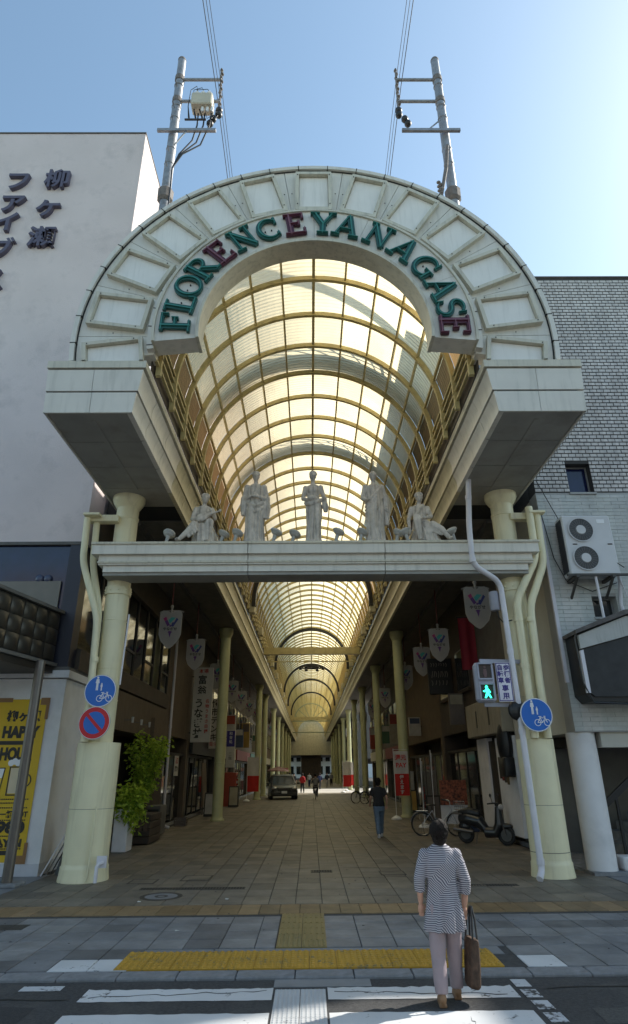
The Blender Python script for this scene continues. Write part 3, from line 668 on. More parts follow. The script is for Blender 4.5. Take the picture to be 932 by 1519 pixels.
# dark arched shutter frames, tie beams, box lamps
for y in (29.6, 50, 68, 80, 94):
    b = MB(); b.polar(2.83, 3.03, R(-6), R(186), y-.12, y+.12, 40, ZC); b.build('smoke_curtain_arch', BLACK, roof, 30)
for y in (40.6, 97): b = MB(); b.box(-3.2, 3.2, y-.18, y+.18, 8.98, 9.42); b.build('tie_beam', RIB, roof)
b = MB(); b.box(-3.2, 3.2, 43.4, 43.46, 8.95, 9.02); b.build('tie_rod', RIB, roof)
for s in (-1, 1):
    for y in (29.8, 35.2, 41.9, 46.7, 53, 60, 67, 74):
        b = MB(); b.bbox(s*3.02-.16, s*3.02+.16, y-.25, y+.25, 9.14, 9.6, .03); b.build('box_lamp', FAS, roof)
# maintenance gantries above the vault (they shade it)
for y in (14.4, 19.6):
    gt = thing('roof_gantry', 'maintenance walkway arching over the vault, its shadow on the sheets, '+('nearest the gate' if y < 15 else 'the one further back'), 'walkway', (0, y, 13))
    b = MB(); b.polar(3.5, 3.54, R(20), R(160), y, y+.7, 30, ZC); b.build('deck', GALV, gt)
    for yy in (y, y+.7):
        b = MB(); b.polar(4.35, 4.4, R(22), R(158), yy-.025, yy+.025, 30, ZC); b.polar(3.95, 3.98, R(22), R(158), yy-.02, yy+.02, 30, ZC); b.build('handrail', GALV, gt)
        for k in range(18):
            a = R(24+7.75*k); q = MB(); q.polar(3.5, 4.36, a, a+.011, yy-.02, yy+.02, 1, ZC); q.build('post', GALV, gt)
    for k in range(5):
        a = R(34+4*k); q = MB(); q.polar(3.56, 4.3, a, a+.03, y, y+.02, 1, ZC); q.build('slat', GALV, gt)
# hanging ring lamp under the vault
t = thing('ring_chandelier', 'dark ring lamp cluster hanging below the vault past the first tie beam', 'lamp', (0, 47, 9.3))
b = MB(); n = 24
for r in (.85, .45): b.tube([(r*math.cos(2*PI*k/n), 47+r*math.sin(2*PI*k/n), 9.15) for k in range(n+1)], .05, 6, False)
b.build('ring', DKBR, t)
for k in range(6):
    q = MB(); q.lathe([(.1, 0), (.13, .08), (.05, .2)], 10, (.85*math.cos(PI/3*k), 47+.85*math.sin(PI/3*k), 8.95)); q.build('lamp_cup', BLACK, t)
b = MB(); b.tube([(0, 47, 9.15), (0, 47, 12.9)], .02, 6); b.bar((-.85, 47, 9.15), (.85, 47, 9.15), .04); b.bar((0, 46.15, 9.15), (0, 47.85, 9.15), .04); b.build('hanger', BLACK, t)

# ================================================================ columns
def big_column(x, y, label, q=1.0):
    t = thing('gate_column', label, 'column', (x, y, 0), 'big columns carrying the gate')
    b = MB(); b.lathe([(.475*q, 0), (.475*q, .03), (.462*q, .1), (.452*q, .2), (.452*q, .24), (.434*q, .262), (.43*q, .3)], 40, (x, y, 0)); b.build('base', CREAM, t, 40)
    b = MB(); b.lathe([(.43*q, .3), (.43*q, 1.24)], 40, (x, y, 0)); b.build('sleeve', CREAM, t, 40)
    b = MB(); b.lathe([(.43*q, 1.245), (.43*q, 2.46), (.4*q, 2.465)], 40, (x, y, 0)); b.build('sleeve', CREAM, t, 40)
    b = MB(); b.lathe([(.434*q, .42), (.434*q, .43)], 40, (x, y, 0)); b.build('strap', GREYW if q < 1 else CREAM, t, 40); b = MB(); b.lathe([(.4305*q, 1.239), (.4305*q, 1.246)], 40, (x, y, 0)); b.build('seam', GREYW, t, 40)
    b = MB(); b.lathe([(.26, 2.4), (.26, 7.45), (.275, 7.46), (.275, 7.52), (.26, 7.53), (.26, 7.75)], 32, (x, y, 0)); b.build('shaft', CREAM, t, 40)
    b = MB(); b.lathe([(.262, 7.75), (.3, 7.8), (.36, 7.9), (.38, 7.96), (.38, 8.043)], 32, (x, y, 0)); b.build('capital', CREAM, t, 40)
    b = MB(); b.lathe([(.29, 5.6), (.29, 5.78), (.265, 5.79)], 32, (x, y, 0))
    for k in range(10): a = 2*PI*k/10; b.ell((x+.29*math.cos(a), y+.29*math.sin(a), 5.69), (.025, .025, .025), 6, 4)
    b.build('collar', CREAM, t, 40)
    for z in (3.3, 3.95, 5.0):
        b = MB(); b.lathe([(.263, z), (.268, z+.005), (.268, z+.02), (.263, z+.025)], 32, (x, y, 0)); b.build('weld_ring', CREAM, t, 40)
    return t
cl = big_column(-4.52, 13.5, 'pale yellow-green steel column on the left carrying the gate, with two round signs')
cr = big_column(4.52, 13.4, 'pale yellow-green steel column on the right carrying the gate, beside the walk signal', .86)
# small pipes on the left column
b = MB(); b.tube([(-4.33, 13.05, .03), (-4.3, 13.05, .12), (-4.28, 13.05, 1.3)], .018, 8); b.build('conduit', CREAM, cl, 40)
b = MB(); b.tube([(-4.13, 13.0, .02), (-4.13, 13.0, .28), (-4.1, 13.03, .33), (-4.04, 13.08, .34)], .035, 8); b.box(-4.17, -3.98, 13.08, 13.1, .25, .45); b.build('outlet_pipe', PIPEW, cl, 40)
ac = local_thing('arcade_column', 'x', 'column')
b = MB(); b.lathe([(.3, 0), (.3, .06), (.24, .12), (.225, .2), (.225, 7.6)], 24); b.build('shaft', mat('arcade_column_paint', (.5, .5, .28), .45, var=.08, stain=(.3, .28, .14), stain_amt=.5), ac, 40)
b = MB(); b.lathe([(.226, 7.6), (.27, 7.7), (.33, 7.85), (.33, 8.04)], 24); b.build('capital', MATS['arcade_column_paint'], ac, 40)
b = MB()
for z in (2.2, 3.2, 4.6): b.lathe([(.232, z), (.236, z+.01), (.236, z+.05), (.232, z+.06)], 24)
b.build('band', MATS['arcade_column_paint'], ac, 40)
ordn = ['first', 'second', 'third', 'fourth', 'fifth', 'sixth', 'seventh', 'eighth', 'ninth', 'tenth', 'eleventh']
fst = True
for s, lst in ((-1, (28.3, 48.5, 55, 68, 79, 90, 101, 112, 123)), (1, (29.2, 39.6, 50.5, 60, 70, 81, 92, 103, 114, 125))):
    for i, y in enumerate(lst):
        c = ac if fst else copy_tree(ac); fst = False
        place(c, (s*4.05, y, 0)); tag(c, '%s slim yellow arcade column behind the gate on the %s side' % (ordn[i], 'left' if s < 0 else 'right'), 'column', 'slim arcade columns')
# ================================================================ statue beam
bm_ = thing('statue_beam', 'white stepped crossbeam between the columns carrying five statues', 'beam', (0, 12.9, 5.9))
for x0, x1, nm in ((-4.95, -1.5, 1), (-1.5, 1.55, 2), (1.55, 4.98, 3)):
    a0, a1 = x0+(.008 if x0 > -4 else 0), x1-(.008 if x1 < 4 else 0)
    e0, e1 = (.14 if x0 < -4 else 0), (.14 if x1 > 4 else 0); f0, f1 = (.24 if x0 < -4 else 0), (.24 if x1 > 4 else 0)
    b = MB(); b.box(a0, a1, 12.68, 13.7, 6.34, 6.56); b.build('top_band', PANEL, bm_)
    b = MB(); b.box(a0-(.02 if e0 else 0), a1+(.02 if e1 else 0), 12.64, 13.74, 6.56, 6.61); b.build('top_lip', PANEL2, bm_)
    b = MB(); b.box(a0+e0, a1-e1, 12.78, 13.6, 6.12, 6.338); b.build('middle_band', PANEL, bm_)
    b = MB(); b.box(a0+e0-.01, a1-e1+.01, 12.75, 13.62, 6.155, 6.2); b.build('middle_lip', PANEL2, bm_)
    b = MB(); b.box(a0+f0, a1-f1, 12.84, 13.5, 5.97, 6.118); b.build('lower_band', PANEL, bm_)
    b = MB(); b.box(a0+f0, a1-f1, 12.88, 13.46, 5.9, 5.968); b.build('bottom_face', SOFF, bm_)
# ================================================================ statues
def robe(b, secs, folds=13, amp=.06, ph=0, n=72, twist=.0):
    """secs: (z, rx, ry, cx, cy, fold strength)"""
    rings = []
    for (z, rx, ry, cx, cy, fs) in secs:
        rg = []
        for k in range(n):
            t = 2*PI*k/n; q = 1+amp*fs*(math.cos(folds*t+ph+z*twist)+.5*math.cos((folds*2-3)*t+ph*2-z*2.3))
            rg.append((cx+rx*q*math.cos(t), cy+ry*q*math.sin(t), z))
        rings.append(rg)
    b.rings(rings)
def head(b, c, tilt=0, turn=0, s=1, hair=True, bun=True):
    M = Matrix.Rotation(turn, 3, 'Z') @ Matrix.Rotation(tilt, 3, 'X'); V = lambda p: Vector(c)+M @ (Vector(p)*s)
    b.ell(c, (.078*s, .098*s, .118*s), 18, 12, M)
    b.ell(V((0, -.035, -.065)), (.05*s, .06*s, .055*s), 12, 8, M)       # jaw
    b.ell(V((0, -.102, -.012)), (.014*s, .025*s, .032*s), 8, 6, M)      # nose
    b.ell(V((0, -.09, -.055)), (.026*s, .014*s, .011*s), 8, 6, M)       # lips
    b.ell(V((0, -.078, .03)), (.055*s, .03*s, .012*s), 8, 6, M)         # brow
    for sx in (-1, 1): b.ell(V((sx*.078, .01, 0)), (.014*s, .025*s, .035*s), 8, 6, M)
    if hair:
        b.ell(V((0, .025, .045)), (.09*s, .1*s, .095*s), 16, 10, M)
        for k in range(11):
            a = PI*k/10; b.ell(V((.085*math.cos(a), -.02+.05*math.sin(a)*0, .05+.065*math.sin(a))), (.025*s, .03*s, .025*s), 7, 5, M)
    if bun: b.ell(V((0, .1, .02)), (.05*s, .05*s, .05*s), 10, 8, M)
def hand(b, w_, d, side, s=1, curl=.6):
    """palm and five fingers from wrist w_ along d"""
    d = Vector(d).normalized(); a = Vector((0, 1, 0)) if abs(d.y) < .8 else Vector((0, 0, 1)); x = d.cross(a).normalized(); n = x.cross(d).normalized()
    w_ = Vector(w_); b.ell(w_+d*.045*s, (.034*s, .034*s, .034*s), 10, 8); b.ell(w_+d*.075*s, (.032*s, .032*s, .03*s), 10, 8)
    for k, l in enumerate((.062, .072, .068, .052)):
        p = w_+d*.085*s+x*(k-1.5)*.018*s; q = p+d*l*.5*s+n*.01*curl*s; r = q+d*l*.4*s*(1-curl*.5)+n*.03*curl*s
        b.tube([p-d*.03*s, q, r], [.0095*s, .009*s, .0075*s], 6)
    p = w_+d*.03*s+x*side*.03*s; b.tube([p, p+x*side*.025*s+d*.03*s, p+x*side*.03*s+d*.06*s+n*.01*s], [.012*s, .011*s, .009*s], 6)
def arm(b, sh, el, wr, r=(.062, .05, .034), side=1, d=None, hs=1):
    sh, el, wr = Vector(sh), Vector(el), Vector(wr)
    b.tube([sh, sh.lerp(el, .5), el], [r[0], r[0]*.95, r[1]], 12); b.ell(el, (r[1]*1.02,)*3, 10, 8); b.ell(sh, (r[0]*1.08,)*3, 10, 8)
    b.tube([el, el.lerp(wr, .4), wr], [r[1], r[1]*.95, r[2]], 12)
    hand(b, wr, d or (wr-el), side, hs)
def swag(b, pts, r, n=7): b.tube(pts, r if isinstance(r, list) else r, n)
def statue(name_label, kind, x, rz=0, sc=1):
    b = MB()
    if kind in ('book', 'toga', 'nymph'):
        nym = kind == 'nymph'
        sw = .03
        if nym:
            robe(b, [(0, .19, .16, 0, 0, 1.2), (.15, .17, .15, 0, 0, 1.2), (.45, .165, .15, .01, 0, 1), (.75, .19, .16, .02, 0, .8), (.92, .2, .16, .02, 0, .6), (1.0, .17, .14, .015, 0, .3), (1.08, .15, .12, .01, 0, 0), (1.2, .165, .125, 0, 0, 0), (1.33, .19, .12, 0, 0, 0), (1.41, .16, .1, 0, 0, 0), (1.46, .06, .06, 0, 0, 0)], 11, .13, .4)
            b.ell((-.07, -.1, 1.27), (.06, .05, .06), 10, 8); b.ell((.07, -.1, 1.27), (.06, .05, .06), 10, 8)
            b.tube([(.09, -.06, .95), (.12, -.13, .55), (.09, -.1, .05)], [.12, .09, .07], 10)
            swag(b, [(-.2, -.05, .98), (-.05, -.17, .92), (.12, -.17, .97), (.22, -.02, 1.05)], [.05, .06, .06, .05])
            arm(b, (-.2, 0, 1.37), (-.26, -.03, 1.1), (-.1, -.2, 1.0), side=1, d=(1, -.1, 0))
            arm(b, (.2, 0, 1.37), (.28, .03, 1.12), (.28, -.12, 1.0), side=-1, d=(.1, -1, .3))
            b.ell((0, -.2, 1.03), (.14, .1, .07), 14, 8)             # bowl held at the waist
            robe(b, [(.72, .05, .04, .33, -.1, 1), (.85, .075, .05, .32, -.09, 1), (1.0, .06, .05, .3, -.06, 1), (1.12, .06, .05, .29, -.02, .5)], 6, .12)
        else:
            robe(b, [(0, .25, .2, 0, 0, 1.3), (.08, .235, .19, 0, 0, 1.3), (.4, .21, .17, 0, 0, 1.2), (.75, .225, .175, .01, 0, 1), (.95, .215, .165, .01, 0, .9), (1.1, .2, .15, 0, 0, .8), (1.25, .215, .15, 0, 0, .6), (1.38, .215, .13, 0, 0, .3), (1.44, .14, .1, 0, 0, .1), (1.47, .07, .07, 0, 0, 0)], 13, .11, .2 if kind == 'book' else 1.1, twist=.4)
            b.tube([(-.07, -.08, .9), (-.09, -.17, .5), (-.08, -.12, .05)], [.11, .085, .07], 10)
            if kind == 'book':
                arm(b, (-.22, 0, 1.38), (-.3, .02, 1.08), (-.1, -.2, 1.1), (.075, .065, .036), 1, (1, -.2, .1))
                arm(b, (.22, 0, 1.38), (.3, .02, 1.08), (.12, -.2, 1.08), (.075, .065, .036), -1, (-1, -.2, .1))
                M = Matrix.Rotation(R(-25), 3, 'X'); b.ell((0, -.22, 1.13), (.09, .045, .09), 4, 4, M)
                robe(b, [(.6, .07, .06, .28, -.02, 1), (.85, .1, .08, .29, -.02, 1), (1.15, .08, .07, .28, 0, 1)], 6, .14)
                robe(b, [(.68, .06, .06, -.28, -.02, 1), (.9, .09, .07, -.29, -.02, 1), (1.15, .08, .07, -.28, 0, 1)], 6, .14, 1)
                swag(b, [(-.2, -.06, 1.0), (0, -.2, .85), (.22, -.08, .98)], .05); swag(b, [(-.2, -.05, .85), (0, -.2, .7), (.22, -.08, .85)], .04)
            else:
                arm(b, (-.22, 0, 1.38), (-.3, -.02, 1.1), (-.22, -.16, 1.0), (.07, .06, .036), 1, (.5, -1, -.2))
                arm(b, (.22, 0, 1.38), (.31, .04, 1.1), (.32, -.08, .88), (.085, .075, .036), -1, (0, -.4, -1))
                for k in range(6):
                    swag(b, [(.2, -.06, 1.4-.05*k), (.02, -.19, 1.16-.075*k), (-.2, -.1, 1.0-.09*k), (-.23, .02, .98-.09*k)], [.035, .04, .035, .03])
                robe(b, [(.45, .06, .06, .3, 0, 1), (.8, .1, .08, .31, 0, 1), (1.2, .09, .08, .29, 0, 1)], 6, .14)
        b.tube([(0, 0, 1.4), (0, -.01, 1.56)], [.062, .052], 12)
        head(b, (0, -.025, 1.655), R(8 if kind != 'nymph' else 14), R({'book': 0, 'toga': 12, 'nymph': 20}[kind]), 1.02, True, nym)
        b.lathe([(.27, -.03), (.28, .02), (.25, .04)], 24)
    else:
        rec = kind == 'reclining'
        # seated on a draped rock
        robe(b, [(0, .3, .24, .05, .05, 1.2), (.2, .27, .22, .05, .05, 1.2), (.38, .22, .19, .05, .06, 1), (.46, .18, .16, .05, .05, .4)], 11, .09)
        robe(b, [(.4, .19, .15, .03, .02, .6), (.55, .165, .13, .02, .0, .2), (.7, .155, .115, 0, -.02, 0), (.85, .185, .12, 0, -.03, 0), (.95, .18, .105, 0, -.03, 0), (1.0, .08, .07, 0, -.03, 0)], 9, .06)
        if not rec:
            for hx, kx, fx, kz in ((-.08, -.2, -.52, .42), (.1, .16, .14, .5)):
                b.tube([(hx, -.02, .44), (kx, -.34, kz), (kx*.6+fx*.4, -.36, .24), (fx, -.36, .05)], [.12, .095, .075, .045], 12)
                b.ell((fx-.03, -.42, .035), (.05, .1, .035), 10, 6)
            robe(b, [(.02, .2, .13, .08, -.28, 1.2), (.3, .18, .12, .06, -.27, 1.2), (.48, .15, .12, .03, -.2, 1)], 10, .1)
            for k in range(4): swag(b, [(-.15, -.1, .5-.05*k), (-.2-.05*k, -.36, .42-.06*k), (-.1-.06*k, -.4, .25-.05*k)], .035)
            arm(b, (-.19, -.03, .9), (-.26, -.08, .64), (-.06, -.26, .62), side=1, d=(1, -.1, 0))
            arm(b, (.19, -.03, .9), (.27, -.1, .68), (.2, -.25, .75), side=-1, d=(-.3, -.3, .5))
            # lute
            M = Matrix.Rotation(R(-25), 3, 'Y'); b.ell((-.02, -.29, .63), (.16, .07, .1), 14, 8, M); b.tube([(.1, -.3, .68), (.36, -.28, .8)], [.026, .02], 8); b.ell((.38, -.27, .82), (.04, .02, .04), 8, 6)
        else:
            for hx, kx, fx, kz in ((-.08, -.1, -.06, .58), (.1, .26, .62, .4)):
                b.tube([(hx, -.02, .44), (kx, -.32, kz), (kx*.5+fx*.5, -.34, .28), (fx, -.34, .05)], [.12, .095, .075, .045], 12)
                b.ell((fx+.02, -.42, .035), (.05, .1, .035), 10, 6)
            robe(b, [(.0, .24, .16, .18, -.2, 1.3), (.2, .2, .15, .14, -.2, 1.2), (.42, .16, .14, .06, -.14, 1)], 10, .1, .7)
            for k in range(4): swag(b, [(-.1, -.12, .52-.04*k), (.1, -.3, .5-.06*k), (.3+.05*k, -.34, .36-.07*k)], .035)
            arm(b, (-.19, -.03, .9), (-.27, .02, .64), (-.26, -.02, .42), side=1, d=(0, -.2, -1))
            arm(b, (.19, -.03, .9), (.25, -.1, .68), (.12, -.26, .6), side=-1, d=(-.8, -.3, 0))
            swag(b, [(.1, -.1, .98), (-.02, -.16, .82), (-.14, -.12, .68)], .035)
        b.tube([(0, -.03, .95), (0, -.04, 1.08)], [.06, .05], 12)
        head(b, (.01, -.055, 1.17), R(5), R(-15 if rec else 15), 1.02)
    me = fuse(b, .0125, 1, 'statue')
    o = ob('statue', me, MARB); tag(o, name_label, 'statue', 'statues on the crossbeam'); place(o, (x, 12.9 if kind in ('book', 'toga', 'nymph') else 13.08, 6.615), rz, (sc*(.88 if kind in ('book', 'toga', 'nymph') else .95), sc*.9, sc))
    return o
statue('seated stone statue playing a lute at the left end of the crossbeam', 'lute', -2.6, R(8), 1.03)
statue('standing robed stone statue holding a book with both hands', 'book', -1.39, 0, 1.03)
statue('bare-shouldered stone statue with a bowl at its waist, middle of the five', 'nymph', -.04, R(-6), 1.03)
statue('standing stone statue in a toga draped across one shoulder', 'toga', 1.38, R(6), 1.02)
statue('seated stone statue with outstretched leg at the right end of the crossbeam', 'reclining', 2.46, R(-5), 1.03)
# spot lamps between the statues
LAMP = mat('spot_lamp_grey', (.4, .4, .38), .5, var=.12)
sp = local_thing('spot_lamp', 'x', 'lamp')
b = MB(); b.tube([(0, 0, 0), (.01, 0, .06), (.05, 0, .19)], [.05, .032, .045], 10); b.lathe([(.075, 0), (.075, .015)], 12); b.build('stem', LAMP, sp, 40)
b = MB(); Mt = Matrix.Rotation(R(28), 3, 'Y'); b.ell((.07, 0, .235), (.13, .13, .06), 16, 8, Mt); b.ell((.055, 0, .205), (.1, .1, .05), 14, 8, Mt); b.build('lamp_head', LAMP, sp, 40)
spots = [(-3.35, 60, 'spot lamp at the far left end of the crossbeam'), (-2.15, 10, 'spot lamp just right of the lute-playing statue'), (-1.83, 20, 'spot lamp left of the statue holding a book'), (-.95, -10, 'spot lamp right of the statue holding a book'), (-.53, 25, 'spot lamp left of the middle statue'), (.46, -15, 'spot lamp right of the middle statue'), (1.0, 10, 'spot lamp left of the toga statue'), (1.83, 0, 'spot lamp right of the toga statue'), (2.1, 170, 'spot lamp left of the seated right-hand statue'), (3.15, 200, 'spot lamp at the far right end of the crossbeam')]
for i, (x, rz, lb) in enumerate(spots):
    c = sp if i == 0 else copy_tree(sp); place(c, (x, 12.78+.08*(i % 3 == 1), 6.612), R(rz), 1.12); tag(c, lb, 'lamp', 'spot lamps on the crossbeam')
# ================================================================ utility poles above the gate
def pole(x, s, label):
    t = thing('utility_pole', label, 'utility pole', (x, 13.45, 9.1), 'utility poles above the gate')
    b = MB(); b.tube([(x, 13.45, 8.5), (x, 13.45, 17.0), (x, 13.45, 25.05)], [.17, .155, .135], 24); b.build('shaft', GALV, t, 40)
    b = MB(); b.lathe([(.14, 25.0), (.145, 25.06), (.12, 25.12), (.02, 25.15)], 20, (x, 13.45, 0)); b.build('cap', RUST, t, 40)
    b = MB(); b.lathe([(.17, 18.05), (.24, 18.15), (.25, 18.5), (.18, 18.6)], 10, (x, 13.45, 0)); b.build('collar', RUST, t)
    for z in (24.0, 22.85):
        q = MB(); q.tube([(x, 13.45, z), (x-s*1.45, 13.45, z)], .055, 10); q.build('arm', GALV, t, 40)
        q = MB(); q.lathe([(.15, z-.12), (.165, z-.1), (.165, z+.1), (.15, z+.12)], 16, (x, 13.45, 0)); q.build('clamp', RUST, t)
    q = MB(); q.bar((x+s*.45, 13.22, 21.05), (x-s*1.45, 13.22, 21.05), .09, .11); q.build('crossarm', GALV, t)
    q = MB(); q.bar((x-s*.55, 13.2, 21.1), (x-s*.15, 13.25, 21.6 if s > 0 else 20.4), .035); q.build('brace', GALV, t)
    for z in (23.3, 22.2, 21.6, 20.1, 19.4):
        q = MB(); q.tube([(x-.0, 13.25, z), (x, 13.05, z)], .012, 6); q.build('step_bolt', RUST, t)
        q = MB(); q.lathe([(.155, z+.3), (.162, z+.31), (.162, z+.34), (.155, z+.35)], 16, (x, 13.45, 0)); q.build('band', GALV, t, 40)
    # vertical insulator rack at the arm ends
    q = MB(); q.tube([(x-s*1.42, 13.45, 24.6), (x-s*1.46, 13.45, 22.0)], .035, 8)
    for k in range(12): q.ell((x-s*1.43+.03*(k % 2), 13.45, 24.5-.2*k), (.06, .07, .045), 8, 6)
    q.build('cable_rack', RUST, t, 40)
    q = MB()
    for k in range(4): q.ell((x-s*(1.46-.09*k*(k > 1)), 13.4, 22.3-.22*k), (.12, .12, .13), 10, 7)
    q.build('cable_clamp', BLACK, t, 40)
    return t
pl = pole(-4.55, -1, 'grey steel utility pole with switch box rising above the left of the arch')
pr_ = pole(4.4, 1, 'grey steel utility pole with bare arms rising above the right of the arch')
# conduit lashed to the right pole, cables down the left pole
b = MB(); b.tube([(4.35, 13.2, 20.3), (4.2, 13.15, 19.2), (3.95, 13.15, 18.0), (3.9, 13.2, 17.5)], [.05, .06, .05, .05], 8)
for k in range(9): b.ell((3.9+.05*(k % 2), 13.12, 17.8+.09*k), (.07, .06, .05), 7, 5)
b.build('riser_cable', RUST, pr_, 40)
b = MB()
for k in range(3): b.tube([(-3.75+.22*k, 13.3, 22.0), (-3.75+.2*k, 13.3, 21.4), (-3.85+.14*k, 13.25, 20.6-.1*k), (-4.2+.05*k, 13.2, 19.9), (-4.37, 13.22, 19.3), (-4.36, 13.23, 18.5), (-4.36, 13.23, 17.0)], .026, 6)
b.build('riser_cable', BLACK, pl, 40)
t = thing('switch_box', 'beige pole-mounted switch box with insulators and drooping cables on the left pole', 'switch box', (-3.65, 13.3, 22.1))
b = MB(); b.bbox(-3.98, -3.28, 13.05, 13.5, 22.15, 22.72, .04); b.build('case', mat('switch_beige', (.5, .46, .36), .6, var=.1, stain=(.3, .22, .14), stain_amt=.4), t)
for k in range(3):
    q = MB(); q.lathe([(.06, 0), (.09, .05), (.06, .1), (.085, .15), (.05, .2), (.02, .28)], 10, (-3.82+.2*k, 13.2, 22.72)); q.build('insulator', WHITE, t, 30)
    q = MB(); q.lathe([(.03, -.2), (.06, -.12), (.05, 0)], 10, (-3.6+.16*k, 13.2, 22.15)); q.build('bushing', WHITE, t, 30)
    q = MB(); q.tube([(-3.82+.2*k, 13.2, 23.0), (-3.86+.18*k, 13.2, 23.25-.08*k), (-4.05+.1*k, 13.2, 23.05), (-4.1+.17*k, 13.25, 22.3), (-4.05+.22*k, 13.3, 21.8)], [.012, .012, .012, .016, .035], 6); q.build('lead', BLACK, t)
    q = MB(); q.tube([(-3.5+.16*k, 13.2, 22.0), (-3.42+.14*k, 13.2, 21.6), (-3.3+.1*k, 13.3, 21.9), (-3.1, 13.4, 22.1)], .012, 6); q.build('lead', BLACK, t)
b = MB(); b.bar((-4.15, 13.2, 21.55), (-3.45, 13.2, 21.55), .05); b.build('cable_bar', BLACK, t)
# overhead wires along the arcade
for s, x, z0, nm in ((-1, -3.12, 24.0, 'left'), (1, 2.98, 24.2, 'right')):
    for k in range(3):
        b = MB(); zk = z0-.12-.2*k; pts = []
        for i in range(-8, 30):
            y = 13.45+i*5; ph = ((y-13.45) % 35)/35; pts.append((x+.07*k*s, y, zk-1.3*4*ph*(1-ph)*.6))
        b.tube(pts, .01 if k < 2 else .014, 5)
        tag(b.build('power_cable', BLACK), '%s overhead cable strung past the %s utility pole' % (('uppermost', 'middle', 'lowest')[k], nm), 'cable', 'overhead cables')
# ================================================================ pipes beside the columns
def pipe_run(label, path, r, m, joints, name='conduit_pipe'):
    t = thing(name, label, 'pipe', path[0])
    P = [Vector(p) for p in path]; pts = [P[0]]
    for i in range(1, len(P)-1):
        a, c, d = P[i-1], P[i], P[i+1]; k = min(.22, (a-c).length*.4, (d-c).length*.4); p = c+(a-c).normalized()*k; q = c+(d-c).normalized()*k
        for u in range(6): v = u/5; pts.append(p.lerp(c, v).lerp(c.lerp(q, v), v))
    pts.append(P[-1])
    b = MB(); b.tube(pts, r, 14); b.build('pipe', m, t, 50)
    for (p, d) in joints:
        p = Vector(p); d = Vector(d).normalized(); q = MB(); q.tube([p-d*.05, p+d*.05], r*1.16, 14); q.build('coupling', m, t, 50)
pipe_run('outer of the two curved cream pipes left of the left column', [(-5.3, 13.05, 7.35), (-5.26, 13.05, 6.3), (-4.76, 13.05, 5.0), (-4.68, 13.03, 3.3), (-4.68, 13.03, 2.47)], .075, CREAM, [((-4.7, 13.04, 4.1), (0, 0, 1))])
pipe_run('inner of the two curved cream pipes left of the left column', [(-5.14, 13.25, 7.3), (-5.1, 13.25, 6.3), (-4.82, 13.28, 5.2), (-4.76, 13.22, 3.3), (-4.76, 13.22, 2.47)], .075, CREAM, [((-4.77, 13.22, 4.1), (0, 0, 1))])
pipe_run('inner of the two cream pipes curving down beside the right column', [(5.02, 13.0, 7.55), (5.0, 13.0, 6.3), (4.42, 13.0, 5.3), (4.4, 13.0, 3.6), (4.4, 13.0, 2.47)], .085, CREAM, [((4.41, 13.0, 4.9), (0, 0, 1)), ((4.4, 13.0, 3.9), (0, 0, 1))])
pipe_run('outer of the two cream pipes curving down beside the right column', [(5.2, 13.05, 7.4), (5.18, 13.05, 6.2), (4.72, 13.05, 5.2), (4.68, 13.05, 3.6), (4.68, 13.05, 2.47)], .085, CREAM, [((4.69, 13.05, 4.9), (0, 0, 1))])
for s in (-1, 1):
    t = thing('pipe_bracket', 'cream bracket arm tying the pipes to the %s column top' % ('left' if s < 0 else 'right'), 'bracket', (s*4.9, 13.2, 7.3))
    b = MB(); b.bbox(min(s*5.3, s*4.6), max(s*5.3, s*4.6), 13.1, 13.32, 7.3, 7.46, .015); b.build('arm', CREAM, t)
    b = MB(); b.bbox(min(s*5.36, s*4.98), max(s*5.36, s*4.98), 12.9, 13.09, 7.38, 7.44, .01); b.build('plate', CREAM, t)
pipe_run('white rainwater pipe dropping past the crossbeam and down the right column', [(3.55, 12.55, 8.06), (3.44, 12.55, 6.9), (3.42, 12.55, 6.0), (4.1, 12.95, 5.72), (4.14, 12.95, 3.0), (4.16, 12.95, .16), (4.05, 12.8, .04)], .062, PIPEW, [((3.5, 12.55, 7.6), (-.09, 0, -1)), ((3.43, 12.55, 6.1), (0, 0, 1)), ((4.12, 12.95, 4.2), (0, 0, 1)), ((4.14, 12.95, 2.6), (0, 0, 1)), ((4.16, 12.95, .3), (0, 0, 1))], 'rainwater_pipe')
pipe_run('thin white cable pipe on the shaded side of the left column', [(-4.12, 13.2, 5.1), (-4.15, 13.2, 3.6)], .018, PIPEW, [])
t = thing('junction_box', 'small grey cylinder junction box on the right column below the crossbeam', 'junction box', (3.98, 13.15, 5.2))
b = MB(); b.lathe([(.09, 0), (.11, .03), (.11, .38), (.1, .42)], 16, (3.95, 13.05, 5.1)); b.build('case', mat('junction_grey', (.3, .3, .35), .5), t, 40)
b = MB(); b.tube([(3.98, 13.05, 5.1), (4.0, 13.05, 4.95), (4.1, 13.1, 4.85), (4.3, 13.1, 4.9)], .015, 6); b.build('lead', BLACK, t)
